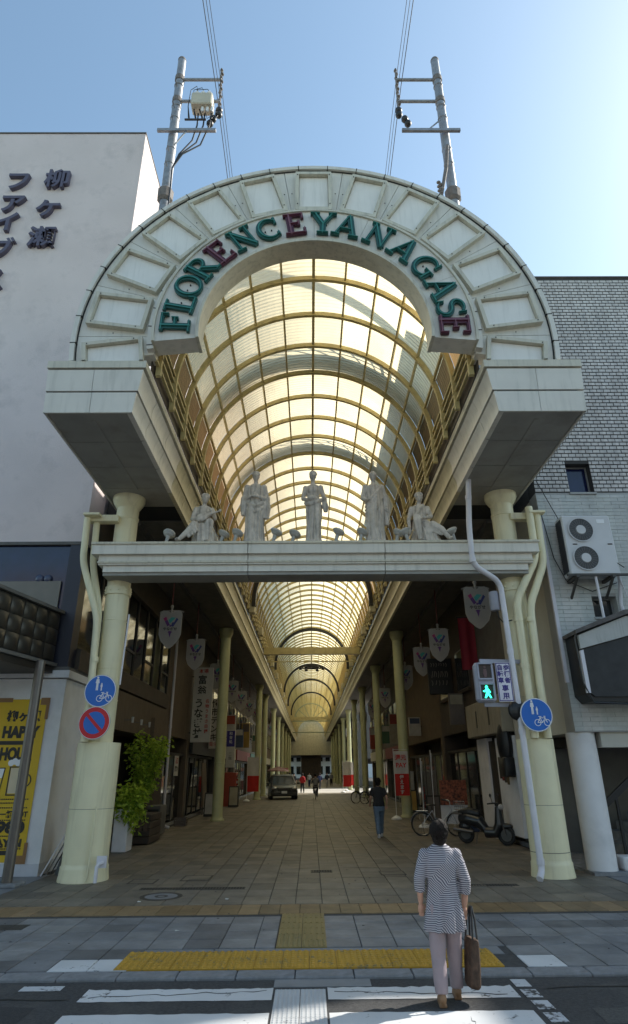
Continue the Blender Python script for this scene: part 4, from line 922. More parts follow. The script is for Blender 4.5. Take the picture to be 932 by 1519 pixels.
# ================================================================ round signs, signal
BLUE = mat('sign_blue', (.01, .13, .5), .35, var=.04); SWHITE = mat('sign_white', (.75, .75, .76), .4, var=.03); SRED = mat('sign_red', (.5, .01, .02), .35)
SGREY = mat('sign_back', (.35, .36, .37), .5, .4)
def person_icon(b, x, z, s, y):
    b.discy(x, z+.44*s, y, y+.004, .07*s, 12)
    b.prism([(x-.09*s, z+.35*s), (x+.09*s, z+.35*s), (x+.13*s, z+.08*s), (x+.09*s, z+.06*s), (x+.07*s, z+.16*s), (x+.075*s, z-.4*s), (x+.015*s, z-.4*s), (x, z-.08*s), (x-.015*s, z-.4*s), (x-.075*s, z-.4*s), (x-.07*s, z+.16*s), (x-.09*s, z+.06*s), (x-.13*s, z+.08*s)], y, y+.004)
def ring_y(b, x, z, y, r, w_, n=24): b.ribbon([(x+r*math.cos(2*PI*k/n), z+r*math.sin(2*PI*k/n)) for k in range(n)], w_, y, y+.004, closed=True)
def ped_sign(x, y, z, label):
    t = thing('round_sign', label, 'traffic sign', (x, y, z))
    b = MB(); b.discy(x, z, y+.004, y+.02, .325, 40); b.build('plate', SGREY, t)
    b = MB(); b.discy(x, z, y, y+.0039, .32, 40); b.build('border', SWHITE, t)
    b = MB(); b.discy(x, z, y-.004, y-.0005, .303, 40); b.build('face', BLUE, t)
    b = MB(); person_icon(b, x-.07, z+.13, .3, y-.009); person_icon(b, x+.02, z+.07, .17, y-.0095); b.build('pedestrian_symbol', SWHITE, t)
    b = MB(); yy = y-.009; cx, cz = x+.1, z-.13
    ring_y(b, cx-.095, cz-.02, yy, .06, .012); ring_y(b, cx+.095, cz-.02, yy-.0006, .06, .012)
    for i, (p, q) in enumerate((((-.095, -.02), (-.04, .07)), ((-.04, .07), (.06, .07)), ((.06, .07), (.0, -.02)), ((.0, -.02), (-.04, .07)), ((.06, .07), (.095, -.02)), ((.06, .07), (.05, .1)), ((.03, .1), (.07, .1)), ((-.07, .095), (-.01, .095)), ((-.04, .095), (-.04, .07)), ((-.095, -.02), (0, -.02)))):
        b.ribbon([(cx+p[0], cz+p[1]), (cx+q[0], cz+q[1])], .012, yy-.0004*i-.0012, yy+.004)
    b.build('bicycle_symbol', SWHITE, t)
    b = MB(); b.box(x-.04, x+.04, y+.021, y+.14, z-.03, z+.03); b.build('clamp', SGREY, t)
ped_sign(-4.44, 12.88, 3.44, 'round blue sign with pedestrian and bicycle symbols on the left column')
ped_sign(4.42, 12.78, 2.9, 'round blue sign with pedestrian and bicycle symbols on the right column')
x, y, z = -4.48, 12.885, 2.82
t = thing('round_sign', 'round red and blue no-parking sign on the left column', 'traffic sign', (x, y, z))
b = MB(); b.discy(x, z, y+.004, y+.02, .318, 40); b.build('plate', SGREY, t)
b = MB(); b.discy(x, z, y, y+.0039, .31, 40); b.build('border', SWHITE, t)
b = MB(); b.discy(x, z, y-.004, y-.0005, .3, 40); b.build('ring', SRED, t)
b = MB(); b.discy(x, z, y-.008, y-.0045, .215, 40); b.build('face', BLUE, t)
b = MB(); b.ribbon([(x-.16, z+.16), (x+.16, z-.16)], .062, y-.012, y-.0085); b.build('slash', SRED, t)
b = MB(); b.box(x-.04, x+.04, y+.021, y+.14, z-.03, z+.03); b.build('clamp', SGREY, t)
# pedestrian signal
t = thing('pedestrian_signal', 'grey pedestrian signal box showing a green walking figure by the right column', 'traffic signal', (3.52, 12.95, 3.18))
SIG = mat('signal_grey', (.34, .35, .42), .5, var=.06)
b = MB(); b.bbox(3.3, 3.7, 12.86, 13.1, 3.16, 3.96, .06); b.build('housing', SIG, t)
for zc, nm in ((3.77, 'red_lens'), (3.36, 'green_lens')):
    b = MB(); zz = zc
    for (xa, xb, za, zb) in ((3.34, 3.37, zz-.17, zz+.17), (3.63, 3.66, zz-.17, zz+.17), (3.37, 3.63, zz+.14, zz+.17), (3.37, 3.63, zz-.17, zz-.14)): b.box(xa, xb, 12.78 if za > zz else 12.81, 12.858, za, zb)
    b.build('visor', SIG, t)
    b = MB(); b.box(3.372, 3.628, 12.848, 12.857, zc-.138, zc+.138); b.build(nm, mat('lens_off', (.05, .04, .04), .2) if nm == 'red_lens' else mat('lens_on_back', (.02, .035, .035), .25), t)
GREENE = mat('walk_green', (.05, .8, .5), .4, emit=(.03, 1, .55), estr=2.6)
b = MB(); b.discy(3.495, 3.455, 12.838, 12.846, .028, 14)
b.prism([(3.47, 3.42), (3.53, 3.42), (3.575, 3.35), (3.555, 3.335), (3.53, 3.37), (3.54, 3.32), (3.585, 3.245), (3.555, 3.235), (3.51, 3.305), (3.47, 3.235), (3.44, 3.245), (3.475, 3.33), (3.475, 3.375), (3.45, 3.355), (3.415, 3.365), (3.42, 3.385), (3.45, 3.385)], 12.838, 12.846); b.build('walking_figure', GREENE, t)
b = MB(); b.discy(3.5, 3.86, 12.838, 12.846, .026, 14); b.prism([(3.47, 3.82), (3.53, 3.82), (3.54, 3.73), (3.52, 3.65), (3.48, 3.65), (3.46, 3.73)], 12.838, 12.846); b.build('standing_figure', mat('figure_off', (.13, .07, .07), .4), t)
b = MB(); b.bar((3.45, 12.98, 4.0), (4.35, 13.1, 4.0), .05, .08); b.build('bracket', SIG, t); b = MB(); b.bar((3.45, 12.98, 3.12), (4.35, 13.1, 3.12), .05, .08); b.build('bracket', SIG, t)
b = MB(); b.ell((4.12, 12.98, 3.0), (.2, .12, .2), 14, 10); b.build('siren_horn', BLACK, t)
t = thing('lettered_plate', 'white plate reading pedestrians and bicycles only in navy characters beside the signal', 'sign', (3.9, 12.9, 3.2))
b = MB(); b.box(3.745, 4.05, 12.9, 12.92, 3.17, 3.955); b.build('plate', mat('plate_white', (.72, .7, .76), .4), t)
NVY = mat('ink_navy', (.03, .02, .2), .4)
b = MB(); b.ribbon([(3.76, 3.19), (4.035, 3.19), (4.035, 3.94), (3.76, 3.94)], .016, 12.896, 12.8995, closed=True); b.build('border', NVY, t)
vtext('character', '歩行者', .12, 3.965, 12.896, 3.91, NVY, t, .004, .004, 1.08); vtext('character', '自転車', .12, 3.83, 12.896, 3.91, NVY, t, .004, .004, 1.08)
vtext('character', '専用', .14, 3.9, 12.896, 3.5, NVY, t, .004, .004, 1.08)
# ================================================================ left corner building
lb = thing('white_building', 'tall windowless white stucco building with dark raised characters left of the gate', 'building', (-10, 18, 0))
b = MB(); b.box(-24, -5.66, 14.0, 32, 7.12, 22.0); b.build('upper_wall', STUC, lb)
b = MB(); b.box(-24.05, -5.64, 13.97, 32.05, 22.0, 22.05); b.build('parapet_cap', GREYW, lb)
b = MB(); b.box(-24, -5.64, 13.97, 14.25, 7.04, 7.118); b.build('drip_edge', GREYW, lb)
b = MB(); b.box(-24, -5.98, 14.06, 14.12, 4.9, 7.03); b.build('window_glass', NAVY, lb)
b = MB(); b.box(-24, -6.08, 14.0, 14.055, 5.25, 6.12); b.build('window_board', mat('board_beige', (.2, .18, .15), .6, var=.08), lb)
for x in (-6.62, -6.42): 
    q = MB(); q.ell((x, 14.03, 6.19), (.1, .05, .1), 14, 8); q.build('chair_back', mat('chair_dark', (.06, .07, .12), .2), lb, 40)  # round bumps standing for two chairs in the window
b = MB(); b.box(-5.975, -5.62, 13.99, 14.4, 4.05, 7.035); b.build('corner_pier', mat('pier_navy', (.02, .021, .035), .4), lb)
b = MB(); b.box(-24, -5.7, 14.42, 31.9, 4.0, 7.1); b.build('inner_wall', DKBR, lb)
# side glazing facing the arcade: panes between mullions
ym = [14.42, 15.6, 16.8, 18.0, 19.2, 20.4, 21.6, 22.8, 24.0]
for i in range(8):
    q = MB(); q.box(-5.665, -5.645, ym[i]+.03, ym[i+1]-.03, 4.62, 6.95); q.build('window_pane', GLASS, lb)
    q = MB(); q.box(-5.69, -5.6, ym[i+1]-.029, ym[i+1]+.029, 4.6, 7.0); q.build('mullion', DKBR, lb)
    if i % 2: q = MB(); q.box(-5.644, -5.61, ym[i]+.03, ym[i+1]-.03, 5.28, 5.34); q.build('transom', GREYW, lb)
b = MB(); b.box(-5.72, -5.52, 14.41, 24.0, 4.1, 4.58); b.build('sill_band', BROWN, lb)
b = MB(); b.box(-5.72, -5.5, 14.41, 24.0, 6.98, 8.0); b.build('head_band', mat('head_tan', (.09, .072, .052), .7, var=.15), lb)
# ground floor
b = MB(); b.box(-24, -5.6, 14.0, 17.4, .0, 3.84); b.build('white_wall', CWALL, lb)
b = MB(); b.box(-24, -5.53, 13.92, 17.45, 3.86, 4.02); b.build('cornice', CWALL, lb)
b = MB(); b.box(-24, -5.56, 13.96, 17.4, 4.025, 4.1); b.build('cornice_top', GREYW, lb)
b = MB(); b.box(-24, -5.597, 13.985, 17.4, .0, .22); b.build('plinth', mat('plinth_white', (.5, .5, .53), .7, var=.1), lb)
b = MB(); b.box(-24, -6.6, 17.42, 24, 0, 4.05); b.build('recess_wall', BROWN, lb)
b = MB(); b.box(-6.6, -5.55, 17.42, 24, 3.0, 4.05); b.build('fascia_box', TAN, lb)
b = MB(); b.box(-5.9, -5.55, 22.2, 24, 0, 2.998); b.build('brown_pier', BROWN, lb)
b = MB(); b.box(-5.97, -5.43, 21.8, 24.0, 2.85, 3.6); b.build('fascia_bracket', TAN, lb)
DKS = mat('raised_character', (.09, .08, .12), .5, var=.1)
for ch, x, z, s in (('柳', -8.27, 19.62, .84), ('ヶ', -8.35, 18.38, .95), ('瀬', -8.36, 17.08, .84), ('フ', -9.52, 19.52, .88), ('ァ', -9.52, 18.62, 1.0), ('イ', -9.56, 17.7, .88), ('ブ', -9.56, 16.58, .88), ('ス', -9.62, 15.4, .95)):
    text('character', ch, s, x, 13.93, z, DKS, lb, .14, .018)
# wall lamps
for i, (y, z) in enumerate(((15.3, 3.2), (16.6, 3.25), (18.6, 3.3), (19.6, 3.3), (20.6, 3.3))):
    t = thing('wall_spotlight', 'small white arm spotlight on the left side wall, %s from the corner' % ordn[i], 'lamp', (-5.5, y, z), 'spotlights along the left side wall')
    q = MB(); x = -5.6 if y < 17.4 else -5.55
    q.tube([(x, y, z), (x+.22, y, z)], .014, 6); q.build('arm', GREYW, t); q = MB(); q.lathe([(.03, -.08), (.04, .08)], 10, (x+.25, y, z)); q.build('lamp_head', LAMP, t, 40)
# yellow poster
t = thing('yellow_poster', 'tall yellow happy hour beer poster taped to the white wall behind a steel pole', 'poster', (-6.5, 13.95, .2))
YEL = mat('poster_yellow', (.62, .4, .012), .5, var=.05); INK = mat('ink_black', (.02, .018, .015), .5)
PX = -6.4
b = MB(); b.box(-7.02, -5.92, 13.978, 13.984, .25, 3.4); b.build('sheet', YEL, t)
TAPE = mat('tape_brown', (.25, .13, .05), .5)
for (xa, xb, za, zb) in ((-6.08, -5.88, 3.28, 3.43), (-5.95, -5.88, 2.98, 3.28), (-7.05, -6.7, 3.34, 3.43), (-6.08, -5.88, .22, .37), (-5.95, -5.88, .37, .6)):
    q = MB(); q.box(xa, xb, 13.972, 13.977, za, zb); q.build('tape', TAPE, t)
text_fit('lettering', '柳ヶ瀬', .24, .74, PX, 13.974, 3.05, INK, t, .012)
text_fit('lettering', 'HAPPY', .25, .8, PX, 13.974, 2.72, INK, t, .016); text_fit('lettering', 'HOUR', .27, .7, PX-.03, 13.974, 2.28, INK, t, .016)
b = MB(); b.box(-6.88, -6.1, 13.972, 13.977, 2.46, 2.54); b.build('ink_bar', INK, t)
b = MB(); b.ribbon([(-6.9, 2.0), (-6.87, 1.48), (-6.66, 1.48), (-6.61, 2.0)], .02, 13.972, 13.977, closed=True); b.build('glass_outline', INK, t)
b = MB(); b.prism([(-6.88, 1.8), (-6.86, 1.5), (-6.67, 1.5), (-6.645, 1.8)], 13.9735, 13.9775); b.build('beer_fill', mat('beer', (.7, .55, .08), .5), t)
b = MB(); b.prism([(-6.89, 1.99), (-6.88, 1.805), (-6.645, 1.805), (-6.62, 1.99)], 13.9735, 13.9775); b.build('glass_fill', SWHITE, t)
b = MB(); b.ribbon([(-6.5, 2.02), (-6.5, 1.48), (-6.22, 1.48), (-6.22, 2.02)], .025, 13.972, 13.977, closed=True); ring_y(b, -6.16, 1.76, 13.9715, .13, .025); b.build('mug_outline', INK, t)
b = MB(); b.prism([(-6.48, 2.0), (-6.48, 1.51), (-6.24, 1.51), (-6.24, 2.0)], 13.9735, 13.9776); b.build('mug_fill', mat('mug_cream', (.6, .5, .34), .5), t)
b = MB()
for k in range(5): b.discy(-6.5+.075*k, 2.1+.03*(k % 2), 13.971-.0006*k, 13.975, .065, 14)
b.build('foam', SWHITE, t)
text_fit('lettering', '初の一杯 HOT', .15, .84, PX, 13.974, 1.12, INK, t, .006)
text_fit('lettering', '1,980', .27, .8, PX, 13.974, .86, INK, t, .014); text_fit('lettering', '税込YEN', .2, .76, PX, 13.974, .6, INK, t, .012)
for z, wd_ in ((1.4, .8), (1.33, .6), (1.24, .8), (1.01, .8), (.72, .7), (.49, .8)):
    q = MB(); n = 18
    for k in range(n): q.box(PX-wd_/2+wd_*k/n, PX-wd_/2+wd_*(k+.7)/n, 13.973, 13.977, z-.012, z+.012)
    o = q.build('fine_print', INK, t); o['kind'] = 'stuff'
b = MB(); b.box(-6.86, -6.1, 13.972, 13.977, .38, .46); b.build('ink_bar', INK, t)
# steel pole carrying the street canopy
t = thing('steel_pole', 'brushed dark steel pole standing in front of the yellow poster', 'pole', (-5.7, 12.87, 0))
b = MB(); b.tube([(-5.7, 12.87, 0), (-5.75, 12.87, 4.05)], .095, 18); b.build('shaft', STEEL, t, 40); b = MB(); b.bbox(-5.95, -5.45, 12.65, 13.1, 0, .06, .015); b.build('base_plate', KERB, t)
# street canopy with dished cells
t = thing('street_canopy', 'dark canopy with three rows of dished cells over the left pavement', 'canopy', (-6.3, 12, 4.0))
A = Vector((-5.9, 13.9, 0)); Bv = Vector((-6.5, 10.9, 0)); u = (Bv-A); L_ = u.length; u.normalize(); nv = Vector((-u.y, u.x, 0)); 
if nv.x < 0: nv = -nv
def cp(a, h, o): p = A+u*a+nv*o; return (p.x, p.y, h)
b = MB(); b.hexa([cp(0, 4.17, -.02), cp(0, 4.17, -.6), cp(L_, 4.17, -.6), cp(L_, 4.17, -.02), cp(0, 5.3, -.02), cp(0, 5.3, -.6), cp(L_, 5.3, -.6), cp(L_, 5.3, -.02)]); b.build('core', BLACK, t)
CELL = mat('canopy_cell', (.032, .028, .023), .35, var=.2, spec=.6)
nc = 7
for i in range(nc):
    for j in range(3):
        a0, a1 = L_*i/nc+.012, L_*(i+1)/nc-.012; h0, h1 = 4.2+.36*j+.012, 4.2+.36*(j+1)-.012; q = MB(); N = 6; vs_ = []; fs = []
        for p in range(N+1):
            for r_ in range(N+1):
                uu, vv = p/N*2-1, r_/N*2-1; dd = max(0, 1-uu*uu-vv*vv*.8)
                vs_.append(cp(a0+(a1-a0)*p/N, h0+(h1-h0)*r_/N, .045*math.sqrt(dd)-.015))
        for p in range(N):
            for r_ in range(N): fs.append((p*(N+1)+r_, (p+1)*(N+1)+r_, (p+1)*(N+1)+r_+1, p*(N+1)+r_+1))
        q.add(vs_, fs); q.build('dished_cell', CELL, t, 50)
for h0, h1, m_ in ((5.3, 5.37, GREYW), (4.1, 4.17, GREYW)):
    b = MB(); b.hexa([cp(-.05, h0, .06), cp(-.05, h0, -.65), cp(L_, h0, -.65), cp(L_, h0, .06), cp(-.05, h1, .06), cp(-.05, h1, -.65), cp(L_, h1, -.65), cp(L_, h1, .06)]); b.build('rail', m_, t)
b = MB(); b.hexa([cp(0, 3.95, .0), cp(0, 3.95, -3), cp(L_, 3.95, -3), cp(L_, 3.95, 0), cp(0, 4.09, 0), cp(0, 4.09, -3), cp(L_, 4.09, -3), cp(L_, 4.09, 0)]); b.build('soffit', DKBR, t)
# clutter behind the left column: leaning poles and sheet
t = thing('leaning_poles', 'bundle of thin poles and grey cloth leaning on the white wall behind the left column', 'poles', (-5.2, 14.1, 0))
for k in range(4):
    q = MB(); q.tube([(-5.48+.05*k, 13.85+.12*k, .02), (-4.98+.02*k, 14.15+.1*k, 1.15-.05*k)], .014, 6); q.build('rod', (PIPEW, GREYW, DKBR, PIPEW)[k], t)
b = MB(); robe(b, [(0, .2, .16, -5.12, 14.25, 1), (.5, .14, .12, -5.05, 14.28, 1), (.95, .05, .05, -4.98, 14.3, 1)], 9, .15); b.build('cloth_bundle', mat('cloth_grey', (.12, .13, .13), .9), t, 60)

# ================================================================ right corner building
rb_ = thing('tiled_building', 'building right of the gate with dark-jointed white brick above pale tiles', 'building', (9, 18, 0))
FX, FY = 5.4, 13.4
BRK = tile_mat('brick_white', [(.6, .575, .555), (.56, .535, .515), (.63, .605, .585), (.53, .505, .49), (.59, .565, .545)], .09, 90, 0, 0, .6, .3)
JNT = mat('brick_joint', (.05, .048, .046), .9); PJ = mat('tile_joint', (.34, .34, .33), .8, var=.1)
PT = tile_mat('tile_pale', [(.52, .53, .5), (.49, .5, .48), (.55, .55, .53), (.5, .52, .5)], .4, 90, 0, 0, .35, .25)
WINS = [(6.25, 6.86, 8.1, 8.9), (6.28, 6.84, 5.02, 5.5)]
for (z0, z1, jm, nm) in ((8.1, 14.95, JNT, 'upper_wall'), (2.6, 8.1, PJ, 'lower_wall')):
    b = MB(); zs = sorted({z0, z1, *[w_[2] for w_ in WINS if z0 <= w_[2] < z1], *[w_[3] for w_ in WINS if z0 < w_[3] <= z1]})
    for i in range(len(zs)-1):
        wn = [w_ for w_ in WINS if w_[2] <= zs[i] and w_[3] >= zs[i+1]]
        if wn: b.box(FX, wn[0][0], FY, FY+.45, zs[i], zs[i+1]); b.box(wn[0][1], 26, FY, FY+.45, zs[i], zs[i+1])
        else: b.box(FX, 26, FY, FY+.45, zs[i], zs[i+1])
    b.build(nm, jm, rb_)
b = MB(); b.box(FX+.02, 26, FY+.46, 30, 8.1, 14.9); b.build('rear_wall', GREYW, rb_)
b = MB(); b.box(FX+.02, 26, FY+.46, 17.45, 2.6, 8.08); b.build('side_wall', BEIGE, rb_)
b = MB(); b.box(FX-.02, 26.04, FY-.03, 30.04, 14.95, 14.99); b.build('roof_edge', GREYW, rb_)
b = MB(); b.box(11.6, 16.5, 13.7, 28, 15.02, 17.6); b.build('roof_shade_block', GREYW, rb_); b = MB(); b.box(19.4, 25.5, 13.7, 28, 15.02, 17.6); b.build('roof_shade_block', GREYW, rb_)  # unseen rooftop blocks added so sun reaches only part of the crossing
def courses(name, x0, x1, z0, z1, bw, bh, gx, gz, m_, seed, nmax):
    q = MB(); r = random.Random(seed); k = 0; z = z0+gz/2; made = 0; cache = {}
    while z+bh-gz < z1:
        x = x0-(k % 2)*.5*bw; zz0, zz1 = z, z+bh-gz
        while x < x1:
            segs = [(max(x+gx/2, x0+.002), min(x+bw-gx/2, x1))]
            for w_ in WINS:
                if w_[2] < zz1-.01 and zz0+.01 < w_[3]:
                    ns = []
                    for a, c in segs:
                        if c <= w_[0] or a >= w_[1]: ns.append((a, c)); continue
                        if a < w_[0]: ns.append((a, w_[0]))
                        if c > w_[1]: ns.append((w_[1], c))
                    segs = ns
            for a, c in segs:
                if c-a < .02: continue
                d = r.uniform(.006, .014); L3 = round(c-a, 3); hh = zz1-zz0
                vs3 = [(0, -d, 0), (L3, -d, 0), (L3, -d, hh), (0, -d, hh), (0, .002, 0), (L3, .002, 0), (L3, .002, hh), (0, .002, hh)]
                fs3 = [(0, 1, 2, 3), (1, 0, 4, 5), (2, 1, 5, 6), (3, 2, 6, 7), (0, 3, 7, 4)]
                if made < nmax and a < 8.4:
                    key = (L3, int(d*500))
                    if key not in cache: b_ = MB(); b_.add(vs3, fs3); cache[key] = b_.mesh(name); cache[key].materials.append(m_)
                    o = bpy.data.objects.new(name, cache[key]); COL.objects.link(o); o.parent = rb_; o.matrix_parent_inverse = WM[rb_].inverted(); o.location = (a, FY, zz0); made += 1
                else: q.add([(vx+a, vy+FY, vz+zz0) for vx, vy, vz in vs3], fs3)
            x += bw
        z += bh; k += 1
    o = q.build(name, m_, rb_); o['kind'] = 'stuff'
courses('brick', FX, 11.5, 8.12, 14.94, .18, .107, .02, .03, BRK, 1, 300)
courses('wall_tile', FX, 11.5, 2.62, 8.08, .36, .092, .006, .008, PT, 2, 300)
for i, w_ in enumerate(WINS):
    x0, x1, z0, z1 = w_
    fr = MB()
    for (a, c, e, f_) in ((x0, x0+.04, z0, z1), (x1-.04, x1, z0, z1), (x0+.04, x1-.04, z0, z0+.04), (x0+.04, x1-.04, z1-.04, z1)): fr.box(a, c, FY+.2, FY+.25, e, f_)
    wo = fr.build('window', mat('frame_grey', (.2, .2, .2), .5), rb_)
    q = MB(); q.box(x0+.041, x1-.041, FY+.22, FY+.23, z0+.041, z1-.041); q.build('pane', GLASS if i else NAVY, wo)
    q = MB(); q.box(x0-.02, x1+.03, FY-.05, FY+.2, z0-.05, z0-.001); q.build('sill', PJ, wo)
# ground floor: column, lintel, recessed dark wall, steps and rail
b = MB(); b.lathe([(.29, 0), (.29, 2.6)], 32, (5.62, 13.72, 0)); b.build('column', CWALL, rb_, 40)
b = MB(); b.box(5.95, 26, FY+.08, FY+.5, 2.3, 2.6); b.build('lintel', BEIGE, rb_)
b = MB(); b.box(5.9, 26, 16.4, 17, 0, 2.6); b.build('recess_wall', GREYW, rb_)
b = MB(); b.box(5.9, 26, FY+.5, 16.4, 2.35, 2.58); b.build('recess_ceiling', DKBR, rb_)
b = MB(); b.box(5.3, 26, FY-.05, 17, 0, .06); b.build('floor_edge', KERB, rb_)
for k in range(5): q = MB(); q.box(6.15+.28*k, 8.5, 14.2, 15.8, .06+.18*k, .06+.18*(k+1)); q.build('step', KERB, rb_)
q = MB(); q.bbox(5.98, 6.4, 13.5, 13.9, .06, .3, .02); q.build('threshold_block', CWALL, rb_)
b = MB(); b.bar((6.0, 14.1, 1.15), (7.6, 14.1, 2.35), .06, .13); b.bar((6.32, 14.1, .1), (6.32, 14.1, 1.38), .05); b.build('handrail', BLACK, rb_)
b = MB(); b.box(5.365, 5.44, FY-.05, FY+.02, 3.6, 7.4); b.build('corner_trim', PIPEW, rb_)
b = MB(); b.tube([(5.45, 15.2, 2.58), (5.45, 15.2, .1)], .045, 10); b.build('drainpipe', GREYW, rb_, 40)
# air conditioner
t = thing('air_conditioner', 'twin-fan outdoor air conditioner unit on brackets on the right building', 'air conditioner', (6.25, 13.2, 5.9))
ACW = mat('ac_white', (.56, .56, .57), .45, var=.04, stain=(.4, .38, .34), stain_amt=.3); ACD = mat('ac_dark', (.035, .035, .04), .5)
x0, x1, y0, y1, z0, z1 = 5.7, 6.82, 12.92, 13.3, 5.88, 7.3
b = MB(); b.bbox(x0, x1, y0, y1, z0, z1, .025); b.build('case', ACW, t)
b = MB(); b.box(x0-.012, x0-.001, y0+.06, y1-.04, z0+.08, z1-.08)
for k in range(22): b.box(x0-.02, x0-.0125, y0+.06, y1-.04, z0+.1+.056*k, z0+.12+.056*k)
b.build('fin_panel', ACD, t)
for zc in (6.94, 6.26):
    xc = 6.1; g_ = MB(); g_.discy(xc, zc, y0-.012, y0-.001, .275, 36); fan = g_.build('fan_well', ACD, t)
    q = MB()
    for k in range(9): rr = .09+.0225*k; q.ribbon([(xc+rr*math.cos(2*PI*j/32), zc+rr*math.sin(2*PI*j/32)) for j in range(32)], .005, y0-.03, y0-.024, closed=True)
    for k in range(24): a = 2*PI*k/24; q.ribbon([(xc+.09*math.cos(a), zc+.09*math.sin(a)), (xc+.28*math.cos(a), zc+.28*math.sin(a))], .005, y0-.0235, y0-.018)
    q.build('grille', mat('ac_grille', (.2, .2, .2), .5), fan)
    q = MB(); q.discy(xc, zc, y0-.036, y0-.013, .105, 24, .12); q.build('fan_hub', ACW, fan, 40)
    q = MB(); ring_y(q, xc, zc, y0-.034, .283, .02, 36); q.build('fan_rim', ACW, fan)
q = MB(); q.box(6.5, 6.68, y0-.006, y0-.001, 7.1, 7.2); q.build('label_plate', SWHITE, t)
for x in (5.86, 6.66): q = MB(); q.box(x, x+.1, y0-.012, y0-.001, 6.58, 6.605); q.build('grip', ACD, t)
b = MB()
BRD = mat('bracket_dark', (.06, .055, .05), .7)
for x in (5.82, 6.62): q = MB(); q.bar((x, 12.85, 5.83), (x, 13.4, 5.83), .07); q.bar((x, 12.88, 5.83), (x, 13.4, 5.45), .045); q.build('bracket', BRD, t)
b.bar((5.6, 12.9, 5.86), (7.05, 12.9, 5.86), .05); b.build('bracket_rail', BRD, t)
b = MB(); b.tube([(6.25, 12.95, 5.85), (6.28, 13.0, 4.8)], .03, 8); b.build('drain_hose', PIPEW, t, 40)
b = MB(); b.tube([(6.86, 13.1, 6.0), (6.93, 13.25, 5.8), (6.9, 13.36, 5.3), (6.95, 13.36, 4.95)], .04, 8); b.tube([(6.86, 13.15, 5.95), (7.05, 13.3, 5.5), (7.4, 13.36, 5.1)], .015, 6); b.build('refrigerant_pipe', PIPEW, t, 40)
for i, pts in enumerate((((5.44, 13.33, 8.4), (5.9, 13.3, 7.1), (6.9, 12.88, 6.02)), ((5.42, 13.34, 7.6), (5.55, 13.33, 6.4), (5.75, 13.33, 5.85), (6.3, 13.33, 5.6), (6.9, 13.33, 5.8)))):
    b = MB(); b.tube(pts, .011, 5); tag(b.build('wall_cable', BLACK), ('thin black cable slung from the right corner across the air conditioner', 'thin black cable looping under the air conditioner')[i], 'cable')
# awning box
t = thing('shop_awning', 'dark boxed awning with pale fascia on the right building', 'awning', (7, 13, 3.2))
b = MB(); b.prism([(5.5, 3.3), (5.62, 3.15), (12, 3.1), (12, 5.0), (6.6, 4.9), (5.5, 4.5)], 12.78, 13.36); b.build('body', BLACK, t)
b = MB(); b.prism([(5.52, 4.2), (6.9, 4.55), (12, 4.55), (12, 4.98), (6.6, 4.88), (5.52, 4.48)], 12.7, 12.775); b.build('fascia', mat('awning_fascia', (.42, .42, .4), .7, stain=(.2, .19, .18), stain_amt=.6, streak=True), t)
b = MB(); b.prism([(5.44, 4.5), (6.6, 4.91), (12, 5.0), (12, 5.08), (6.55, 5.0), (5.44, 4.58)], 12.62, 13.38); b.build('roof_sheet', mat('awning_roof', (.1, .09, .085), .8, var=.3, scale=8), t)
b = MB(); b.prism([(5.58, 3.32), (5.66, 3.24), (12, 3.2), (12, 4.53), (6.91, 4.53), (5.58, 4.19)], 12.74, 12.777); b.build('screen', mat('awning_screen', (.022, .022, .023), .6, var=.3, scale=6), t)
b = MB(); b.prism([(5.5, 3.31), (5.575, 3.31), (5.575, 4.18), (5.5, 4.16)], 12.71, 12.776); b.build('edge_frame', PIPEW, t)
b = MB(); b.tube([(5.48, 12.7, 4.55), (5.43, 12.72, 4.4), (5.46, 12.72, 3.5), (5.6, 12.72, 3.12), (7, 12.72, 3.06)], .018, 6); b.build('cable', BLACK, t)

